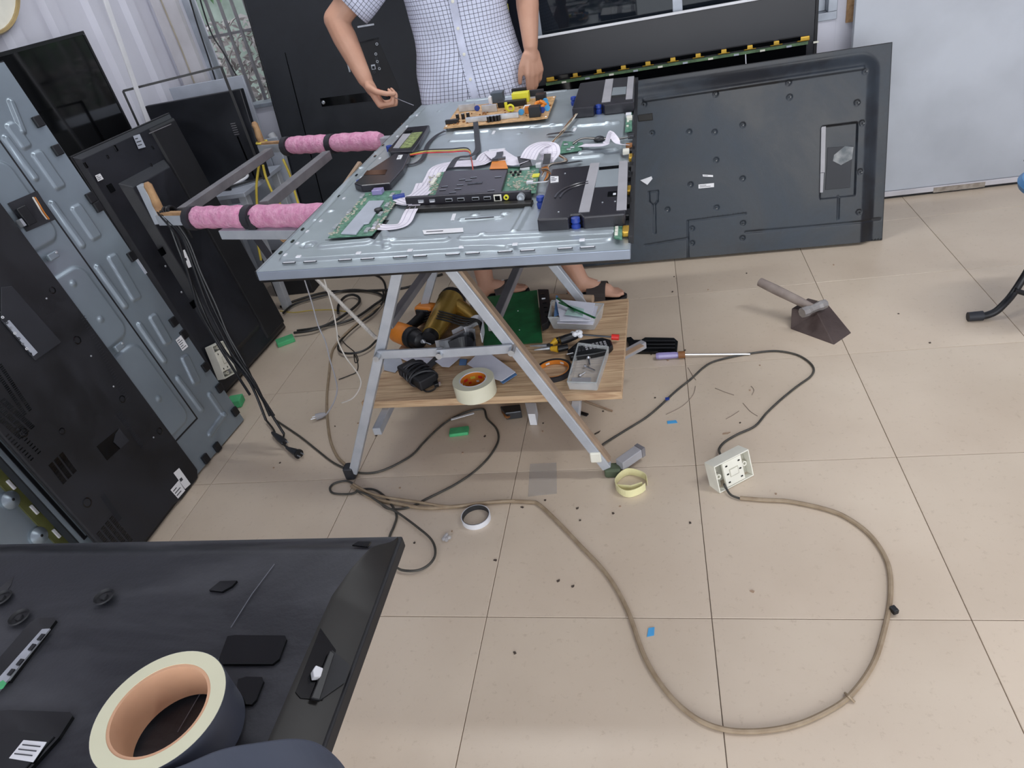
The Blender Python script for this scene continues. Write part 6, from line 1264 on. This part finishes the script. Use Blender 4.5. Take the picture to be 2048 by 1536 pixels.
tag(MB().box(atz(1788, 1220, .012), (0.012, 0.016, 0.012), 0.4).build('black_clip', 'black', bevel=0.002), 'small black clip on the right bend of the tan cable', 'clip')
tag(MB().bar(atz(902, 839, .010), atz(948, 826, .010), 0.008, 0.003).build('white_cable_tag', 'white', bevel=0.0006), 'narrow white tag tied to the thin dark cable under the board', 'tag')
e = tag(empty('cable_tie', atz(1697, 1392, 0)), 'brown twist of tape tied round the bottom bend of the tan cable', 'tie')
for k in range(3): on(e, MB().tube(spline([atz(1690 + k * 4, 1386 + k * 3, .004), atz(1697, 1392, .013), atz(1703 + k * 3, 1398 + k * 3, .003)], 4), 0.0024, 6).build('twist', 'tan_cord', smooth=True))
# dark scraps: screws, snippets and dirt crumbs
sc_px = [(1416, 579), (1493, 546), (1348, 553), (1667, 529), (1860, 685), (1797, 627), (1453, 866), (1195, 865), (1206, 741), (1335, 720), (1302, 708), (670, 852), (716, 846), (970, 872), (1086, 846), (1085, 862), (1165, 826), (1206, 822), (1552, 987), (1117, 1161), (1146, 1172), (1504, 1182), (1029, 1305), (1226, 1026), (1240, 1012), (1155, 1016), (1044, 1014), (800, 975), (829, 1085), (1345, 583), (904, 1062), (752, 871), (560, 925), (547, 935), (1160, 1040), (1380, 1045), (1520, 730), (1090, 1000), (1310, 795), (1500, 780), (1480, 845), (1370, 700), (925, 905), (990, 1120)]
rnd = random.Random(21)
for i, (x, y_) in enumerate(sc_px):
    L_ = rnd.uniform(0.004, 0.010); c = atz(x, y_, 0.0016); a = rnd.uniform(0, 3.1)
    if (x, y_) == (1453, 866) or (x, y_) == (1195, 865): L_ = 0.024
    o = MB().prism([(-L_ / 2, -0.002), (L_ * 0.1, -0.003), (L_ / 2, 0.001), (L_ * 0.1, 0.002), (-L_ * 0.4, 0.003)], 0, 0.002).build('dark_scrap', mat('scrap_dark', '#4a4038', 0.7) if i % 3 else 'tube_brown')
    o.location = (c.x, c.y, 0.0002); o.rotation_euler = (0, 0, a); tag(o, 'tiny dark scrap of tape or plastic on the tiled floor', 'scrap', 'dark scraps on the floor')
for p0, p1 in (((1225, 822), (1165, 800)), ((1150, 822), (1175, 830))):
    tag(MB().bar(atz(*p0, .004), atz(*p1, .004), 0.004 if p0[0] > 1200 else 0.012, 0.004).build('metal_rod' if p0[0] > 1200 else 'snapped_strip', 'tube_brown' if p0[0] > 1200 else 'black'), 'thin brown rod on the floor under the right end of the board' if p0[0] > 1200 else 'short black plastic blade on the floor beside the right leg', 'rod' if p0[0] > 1200 else 'blade')

# ================================================================== BEHIND THE STAND, LEFT
# small white table with cables
zt2 = 0.565
c0_ = V(-0.287, 1.751, 0)
e = tag(empty('small_white_table', (-0.4, 1.84, 0)), 'small white table behind the black television at left, loose cables on top', 'table')
tp = MB().bbox((-0.60, 1.70, zt2 - 0.02), (-0.25, 2.08, zt2)).build('tabletop', 'mat_white_metal', bevel=0.003); on(e, tp)
for x, y_ in ((-0.58, 1.72), (-0.275, 1.73), (-0.275, 2.05), (-0.58, 2.05)): on(e, MB().bbox((x - .018, y_ - .018, 0), (x + .018, y_ + .018, zt2 - 0.0205)).build('leg', 'tube_paint', bevel=0.002))
on(e, MB().bbox((-0.57, 1.70, zt2 - 0.075), (-0.285, 1.712, zt2 - 0.045)).build('apron', 'mat_white_metal', bevel=0.001))
tag(MB().tube(spline([V(-0.50, 1.76, zt2 + .008), V(-0.44, 1.80, zt2 + .008), V(-0.36, 1.80, zt2 + .012), V(-0.31, 1.86, zt2 + .02), V(-0.33, 1.92, zt2 + .03)]), 0.006, 8).build('white_cable', 'white', smooth=True), 'white cable curled on the small white table', 'cable')
tag(MB().box((-0.37, 1.92, zt2 + .02), (0.05, 0.03, 0.018), 0.2).build('white_connector', 'white', bevel=0.003), 'white rectangular connector on the small white table', 'connector')
tag(MB().tube(spline([V(-0.50, 1.74, zt2 + .006), V(-0.42, 1.77, zt2 + .006), V(-0.34, 1.76, zt2 + .006)]), 0.005, 8).build('black_cable', 'black', smooth=True), 'black cable lying across the small white table', 'cable')
# black box behind the table legs
tag(MB().bbox((-0.40, 1.87, 0), (-0.20, 1.97, 0.20)).build('black_box', 'matte_black', bevel=0.003), 'black box on the floor behind the white table leg', 'box')
# yellow cables hanging behind the rails
for k, (pp, lb) in enumerate((([(518, 330), (513, 370), (514, 410), (516, 440), (515, 480), (522, 520)], 'yellow cable hanging nearest the white table leg'), ([(526, 330), (532, 355), (545, 385), (556, 400), (575, 440)], 'yellow cable swinging right behind the second crossbar'), ([(566, 318), (580, 350), (590, 385), (598, 410), (612, 440)], 'yellow cable hanging in front of the large black television'))):
    hang('yellow_cable', lb, [aty(*q, 1.62) for q in pp] , 0.005, 'yellow_wire', cat='cable')
# white pipe on the wall
tag(MB().tube(spline([V(-0.30, 2.25, 0.0), V(-0.30, 2.25, 0.3), V(-0.31, 2.25, 0.55), V(-0.36, 2.29, 0.66)]), 0.02, 14).build('white_pipe', 'white', smooth=True), 'white pipe running up the wall left of the huge black television', 'pipe')
q = aty(575, 470, 0.98)
e = tag(empty('rusty_bracket', q), 'rusty curled wire and bracket hanging below the padded rail', 'bracket')
for k in range(3): on(e, MB().tube(spline([q + V(0.022 * math.cos(a + k), 0.012 * math.sin(a * 1.3 + k), 0.020 * math.sin(a + k * .6)) for a in [j * 0.8 for j in range(8)]], 3), 0.004, 6).build('rusty_coil', 'rust', smooth=True))
on(e, MB().cyl(q + V(0, 0, .01), V(q.x, q.y, ZR - .03), 0.003, n=6).build('hook', 'rust'))
tag(MB().bar(aty(648, 430, 1.25), aty(720, 325, 1.45), 0.016, 0.010).build('wooden_lath', 'tube_brown'), 'thin brown lath leaning between the two padded rails', 'lath')

# ================================================================== THE MAN
def capsule(b, p, q, r0_, r1_, n=14):
    p, q = Vector(p), Vector(q); b.ball(p, r0_, n, 8); b.ball(q, r1_, n, 8)
    if (q - p).length > 1e-5: b.tube([p, q], [r0_, r1_], n)
def hand(b, W, d, s, n, curls, thumb, k=1.0):
    d = d.normalized(); s = (s - d * s.dot(d)).normalized(); n = n.normalized()
    offs = (0.030, 0.010, -0.010, -0.029); lens = ((.043, .026, .020), (.048, .030, .022), (.045, .028, .021), (.036, .021, .018)); kd = (.083, .087, .083, .075)
    capsule(b, W, W + d * .03 * k, 0.023, 0.021)
    for i in range(4):
        kn = W + d * kd[i] * k + s * offs[i] * k; capsule(b, W + d * .02 + s * offs[i] * .55, kn, 0.0155, 0.0115)
        if i < 3: capsule(b, W + d * .045 * k + s * (offs[i] + offs[i + 1]) / 2, W + d * .078 * k + s * (offs[i] + offs[i + 1]) / 2, .013, .0105)
        ang = 0; p = kn
        for j in range(3):
            ang += curls[i][j]; dd = d * math.cos(ang) + n * math.sin(ang); q = p + dd * lens[i][j] * k; capsule(b, p, q, 0.0092 - j * .0009, 0.0085 - j * .0010, 10); p = q
    p = W + d * .018 * k + s * .024 * k
    for j, L_ in enumerate((.040, .032, .026)):
        dd = (d * thumb[j][0] + s * thumb[j][1] + n * thumb[j][2]).normalized(); q = p + dd * L_ * k; capsule(b, p, q, (.0145, .0108, .0098)[j], (.0108, .0098, .0080)[j], 10); p = q
man = tag(empty('person', (0.85, 1.66, 0)), 'man in a white checked short-sleeved shirt working on the opened television, head out of frame', 'person')
bb = MB()
PX_, PY_ = 0.785, 1.80
hipL, hipR = V(PX_ + .085, PY_, .86), V(PX_ - .085, PY_, .86)
anR = atz(1163, 566, .075); anL = atz(973, 572, .075)   # his left / right ankles
toeR = atz(1209, 592, .015); toeL = atz(992, 594, .015)
knR = hipL.lerp(anR, .5) + V(-0.05, -0.01, .02); knL = hipR.lerp(anL, .5) + V(-.01, -0.04, .02)
for hp, kn, an in ((hipL, knR, anR), (hipR, knL, anL)):
    capsule(bb, hp + V(0, .01, 0), kn, .070, .052); capsule(bb, kn, kn.lerp(an, .35) + V(0, .012, 0), .052, .052); capsule(bb, kn.lerp(an, .35) + V(0, .012, 0), an, .052, .034)
for an, to in ((anR, toeR), (anL, toeL)):
    d = (V(to.x, to.y, 0) - V(an.x, an.y, 0)).normalized(); s = V(-d.y, d.x, 0)
    capsule(bb, an, V(an.x, an.y, .045) - d * .035, .034, .030); capsule(bb, an, V(an.x, an.y, .042) + d * .10, .032, .026)
    for k, (o_, L_) in enumerate(((-.026, .150), (-.012, .162), (.002, .158), (.014, .150), (.026, .138))): capsule(bb, V(an.x, an.y, .040) + d * .08 + s * o_ * .8, V(an.x, an.y, .031) + d * (L_ - .02) + s * o_, .016, .0095, 10); capsule(bb, V(an.x, an.y, .031) + d * (L_ - .02) + s * o_, V(an.x, an.y, .030) + d * L_ + s * o_, .0095, .0085, 10)
bb.ball(V(PX_, PY_, .90), (.155, .11, .12)); bb.ball(V(PX_, PY_ + .005, 1.06), (.14, .10, .16)); bb.ball(V(PX_, PY_ + .01, 1.24), (.165, .105, .17)); capsule(bb, V(PX_ - .13, PY_ + .01, 1.33), V(PX_ + .13, PY_ + .01, 1.33), .052, .052)
capsule(bb, V(PX_, PY_ + .01, 1.36), V(PX_, PY_ - .01, 1.46), .060, .054)
HC = V(PX_ - .01, PY_ - .045, 1.565)
bb.ball(HC + V(0, .012, .012), (.076, .095, .098)); bb.ball(HC + V(0, -.03, -.045), (.055, .055, .058)); bb.ball(HC + V(0, -.088, -.020), (.011, .018, .017)); bb.ball(HC + V(0, -.080, -.002), (.009, .014, .022))
for k in (-1, 1): bb.ball(HC + V(.077 * k, .01, -.005), (.010, .020, .030)); bb.ball(HC + V(.030 * k, -.072, .022), (.022, .012, .008))
bb.ball(HC + V(0, -.078, -.050), (.024, .010, .006)); bb.ball(HC + V(0, -.076, -.062), (.020, .011, .007))
# right arm (left in the picture), bent, fist over the television edge
shR = V(PX_ - .165, PY_ + .005, 1.325); elR = aty(672, 40, 1.70); wrR = aty(730, 158, 1.655)
capsule(bb, shR, elR, .056, .044); capsule(bb, elR, elR.lerp(wrR, .3), .043, .044); capsule(bb, elR.lerp(wrR, .3), wrR, .044, .028)
hdir = (aty(768, 218, 1.64) - wrR).normalized()
toC = (CAM - wrR).normalized(); sdir = V(0.1, -0.95, 0.35)
ndir = hdir.cross(sdir).normalized(); ndir = ndir if ndir.x > 0 else -ndir
hand(bb, wrR + hdir * .012, hdir, sdir, ndir, [(1.15, 1.35, .8)] * 4, ((.75, .55, .45), (.7, .1, .8), (.5, -.3, .9)), 1.12)
# left arm (right in the picture), hanging
shL = V(PX_ + .165, PY_ + .005, 1.325); elL = aty(1046, -22, 1.80) + V(0.012, 0, 0); wrL = aty(1061, 92, 1.735)
capsule(bb, shL, elL, .056, .042); capsule(bb, elL, elL.lerp(wrL, .3), .041, .041); capsule(bb, elL.lerp(wrL, .3), wrL, .041, .027)
hdL = (aty(1071, 160, 1.725) - wrL).normalized()
hand(bb, wrL + hdL * .008, hdL, V(-0.75, -0.6, 0), V(-0.55, 0.6, 0.0), [(.20, .35, .25), (.25, .4, .3), (.3, .5, .3), (.4, .55, .35)], ((.8, .45, .25), (.95, .15, .3), (1, .0, .3)), 1.0)
me = bpy.data.meshes.new('body'); me.from_pydata([tuple(q) for q in bb.v], [], bb.f)
tmp = bpy.data.objects.new('tmp', me); COL.objects.link(tmp)
md = tmp.modifiers.new('r', 'REMESH'); md.mode = 'VOXEL'; md.voxel_size = 0.0042; md.use_smooth_shade = True
sm_ = tmp.modifiers.new('s', 'SMOOTH'); sm_.factor = 0.5; sm_.iterations = 5
bpy.context.view_layer.update(); dg = bpy.context.evaluated_depsgraph_get()
me2 = bpy.data.meshes.new_from_object(tmp.evaluated_get(dg)); me2.name = 'body'; bpy.data.objects.remove(tmp)
me2.shade_smooth(); me2.materials.clear(); me2.materials.append(MATS['skin'])
body = bpy.data.objects.new('body', me2); COL.objects.link(body); on(man, body)
# hair, eyes
hr = MB(); hr.lathe([(0.0001, .118), (.04, .112), (.072, .085), (.086, .045), (.087, .0), (.078, -.03), (.070, -.03), (.078, .0), (.0001, .1)], 30, HC + V(0, .018, .012)); lab(on(man, hr.build('hair', 'black', smooth=True)), 'short black hair')
for k in (-1, 1):
    on(man, MB().ball(HC + V(.030 * k, -.077, .010), (.012, .008, .007), 12, 8).build('eye', 'white', smooth=True))
    on(man, MB().ball(HC + V(.030 * k, -.0835, .009), (.005, .003, .005), 10, 6).build('iris', 'black', smooth=True)); on(man, MB().bar(HC + V(.016 * k, -.084, .031), HC + V(.046 * k, -.074, .030), .006, .004).build('eyebrow', 'black'))
lab(on(man, MB().ball(HC + V(0, -.0855, -.055), (.020, .004, .0025), 12, 6).build('mouth', mat('lip', '#9b5a50', 0.5))), 'closed lips')
# shirt: lofted, grid woven by UV in metres
def loft(name, rings, m_, parent, n=56, vlen=None, closed_top=False, wob=None, thick=0.002):
    bmx = bmesh.new(); uvl = bmx.loops.layers.uv.new('UVMap'); R_ = []; vv = 0; vs_ = []
    per = []
    for i, (c, a, b, rx, ry) in enumerate(rings):
        c = Vector(c)
        if i: vv += (c - Vector(rings[i - 1][0])).length
        vs_.append(vv); row = []
        for k in range(n):
            th = 2 * math.pi * k / n - math.pi / 2; f_ = 1 + (wob(i, th) if wob else 0)
            row.append(bmx.verts.new(c + a * math.cos(th) * rx * f_ + b * math.sin(th) * ry * f_))
        R_.append(row); per.append(math.pi * (rx + ry))
    P0 = sum(per) / len(per)
    for i in range(len(rings) - 1):
        for k in range(n):
            f_ = bmx.faces.new((R_[i][k], R_[i][(k + 1) % n], R_[i + 1][(k + 1) % n], R_[i + 1][k])); f_.smooth = True
            for lp, (kk, ii) in zip(f_.loops, ((k, i), (k + 1, i), (k + 1, i + 1), (k, i + 1))): lp[uvl].uv = ((kk / n - 0.0) * P0 * (0.75 + 0.25 * per[ii] / P0), vs_[ii])
    me_ = bpy.data.meshes.new(name); bmx.to_mesh(me_); bmx.free(); me_.materials.append(MATS[m_]); o = bpy.data.objects.new(name, me_); COL.objects.link(o)
    if thick: q_ = o.modifiers.new('t', 'SOLIDIFY'); q_.thickness = thick; q_.offset = 1
    return on(parent, o)
gridcloth('shirt', '#d4d8ea', '#4a4c5c', 0.0138, 0.11)
X_, Y_v = V(1, 0, 0), V(0, 1, 0)
zs_ = [0.775, 0.80, 0.84, 0.88, 0.92, 0.96, 1.00, 1.05, 1.10, 1.16, 1.22, 1.27, 1.32, 1.365, 1.400, 1.415]
rx_ = [.226, .223, .216, .208, .198, .188, .182, .181, .182, .186, .196, .208, .212, .196, .140, .085]
ry_ = [.128, .127, .125, .122, .120, .119, .118, .119, .120, .122, .123, .121, .116, .106, .090, .074]
rings = [(V(PX_ + max(0, 0.985 - z) * 0.05, PY_ + .008, z), X_, Y_v, rx_[i], ry_[i]) for i, z in enumerate(zs_)]
rr_ = []
for i in range(len(rings) - 1):
    for j in range(4):
        f_ = j / 4; A_, B_ = rings[i], rings[i + 1]; rr_.append((A_[0].lerp(B_[0], f_), X_, Y_v, A_[3] + (B_[3] - A_[3]) * f_, A_[4] + (B_[4] - A_[4]) * f_))
rr_.append(rings[-1])
def wobf(i, th):
    z = rr_[i][0].z; amp = max(0, min(1, (1.3 - z) / 0.3)); low = max(0, min(1, (1.0 - z) / 0.2))
    return 0.022 * amp * math.sin(3 * th + 14 * z) * math.sin(21 * z + 2 * th) + 0.012 * low * math.sin(7 * th + 9 * z) + 0.012 * amp * math.sin(5 * th - 30 * z)
shirt = loft('shirt', rr_, 'shirt', man, n=96, wob=wobf)
def sleeve(a, b, r0_, r1_, nm='sleeve'):
    d = (b - a).normalized(); u_ = d.cross(V(0, 1, 0)).normalized(); w_ = d.cross(u_)
    return loft(nm, [(a.lerp(b, t_), u_, w_, r0_ + (r1_ - r0_) * t_, (r0_ + (r1_ - r0_) * t_) * .92) for t_ in [k / 10 for k in range(11)]], 'shirt', man, n=40, wob=lambda i, th: .03 * math.sin(4 * th + i))
sleeve(shR + V(.04, 0, .015), shR.lerp(elR, .80), .078, .086); sleeve(shL + V(-.04, 0, .015), shL.lerp(elL, .72), .078, .080)
# placket, collar, buttons
fr = []
for i in range(0, len(rr_) - 8, 2):
    c, _, _, rx1, ry1 = rr_[i]; th = -math.pi / 2 + .10; f_ = 1 + wobf(i, th); fr.append(c + X_ * math.cos(th) * rx1 * f_ + Y_v * math.sin(th) * (ry1 * f_ + .0035))
on(man, MB().ribbon(fr, 0.026, 0.0012, side=(1, 0, 0)).build('placket', mat('placket', '#cfd3e6', 0.85)))
for z in (0.86, .945, 1.03, 1.115, 1.20, 1.285):
    q = min(fr, key=lambda v_: abs(v_.z - z)); on(man, MB().lathe([(.0001, 0), (.0055, 0), (.0055, .002), (.003, .0026), (.0001, .002)], 14, V(q.x, q.y - .002, z), axis=(0, -1, 0)).build('button', 'ivory', smooth=True))
on(man, MB().lathe([(.064, 0), (.078, 0), (.088, -.028), (.074, -.028)], 30, V(PX_, PY_ + .01, 1.415), closed=True).build('collar', 'shirt' if False else 'placket', smooth=True))
# shorts
for hp, kn in ((hipL, knR), (hipR, knL)):
    d = (kn - hp).normalized(); u_ = V(1, 0, 0); w_ = d.cross(u_).normalized(); u_ = w_.cross(d)
    loft('shorts_leg', [(hp + V(0, .018, 0) + d * s_, u_, w_, .082, .080) for s_ in [.04 + k * .042 for k in range(10)]], 'shadow_grey', man, n=28)
loft('shorts_waist', [(V(PX_, PY_ + .004, z), X_, Y_v, [.168, .166, .162, .156][int(round((z - .82) / .04))], .102) for z in (.82, .86, .90, .94)], 'shadow_grey', man, n=40)
# sandals
for an, to, lb in ((anR, toeR, 0), (anL, toeL, 1)):
    d = (V(to.x, to.y, 0) - V(an.x, an.y, 0)).normalized(); s = V(-d.y, d.x, 0); c = V(an.x, an.y, 0)
    out = [(-.075, -.028), (-.085, 0), (-.075, .028), (0, .036), (.09, .046), (.145, .040), (.175, .012), (.175, -.015), (.15, -.040), (.09, -.046), (0, -.036)]
    P = [c + d * u_ + s * v_ for u_, v_ in out]
    on(man, MB().prism([(q.x, q.y) for q in P], 0.001, 0.019).build('sandal_sole', 'black', bevel=0.003))
    arc = [c + d * .062 + s * (.047 * math.cos(a)) + V(0, 0, .018 + .060 * math.sin(a)) for a in [math.pi * k / 12 for k in range(13)]]
    on(man, MB().ribbon(arc, .075, .003, side=d).build('sandal_strap', mat('strap_brown', '#3a3230', 0.5), smooth=False))
    on(man, MB().box(arc[6] + V(0, 0, .004), (.03, .006, .001), math.atan2(d.y, d.x)).build('strap_mark', 'white'))
# thin screwdriver in his fist
p0 = aty(762, 212, 1.615); p1 = aty(828, 211, 1.60); q0 = aty(735, 214, 1.615)
e = tag(empty('thin_screwdriver', p0), 'thin steel screwdriver held in the man\'s right fist', 'screwdriver')
kc = wrR + hdir * .075 + ndir * .030
ax_ = (p1 - kc).normalized()
on(e, MB().tube([kc - ax_ * .055, kc - ax_ * .02, kc + ax_ * .02], [.006, .008, .006], 10).build('handle', 'red', smooth=True)); on(e, MB().cyl(kc + ax_ * .015, p1, .0016, n=8).build('shaft', 'chrome', smooth=True))
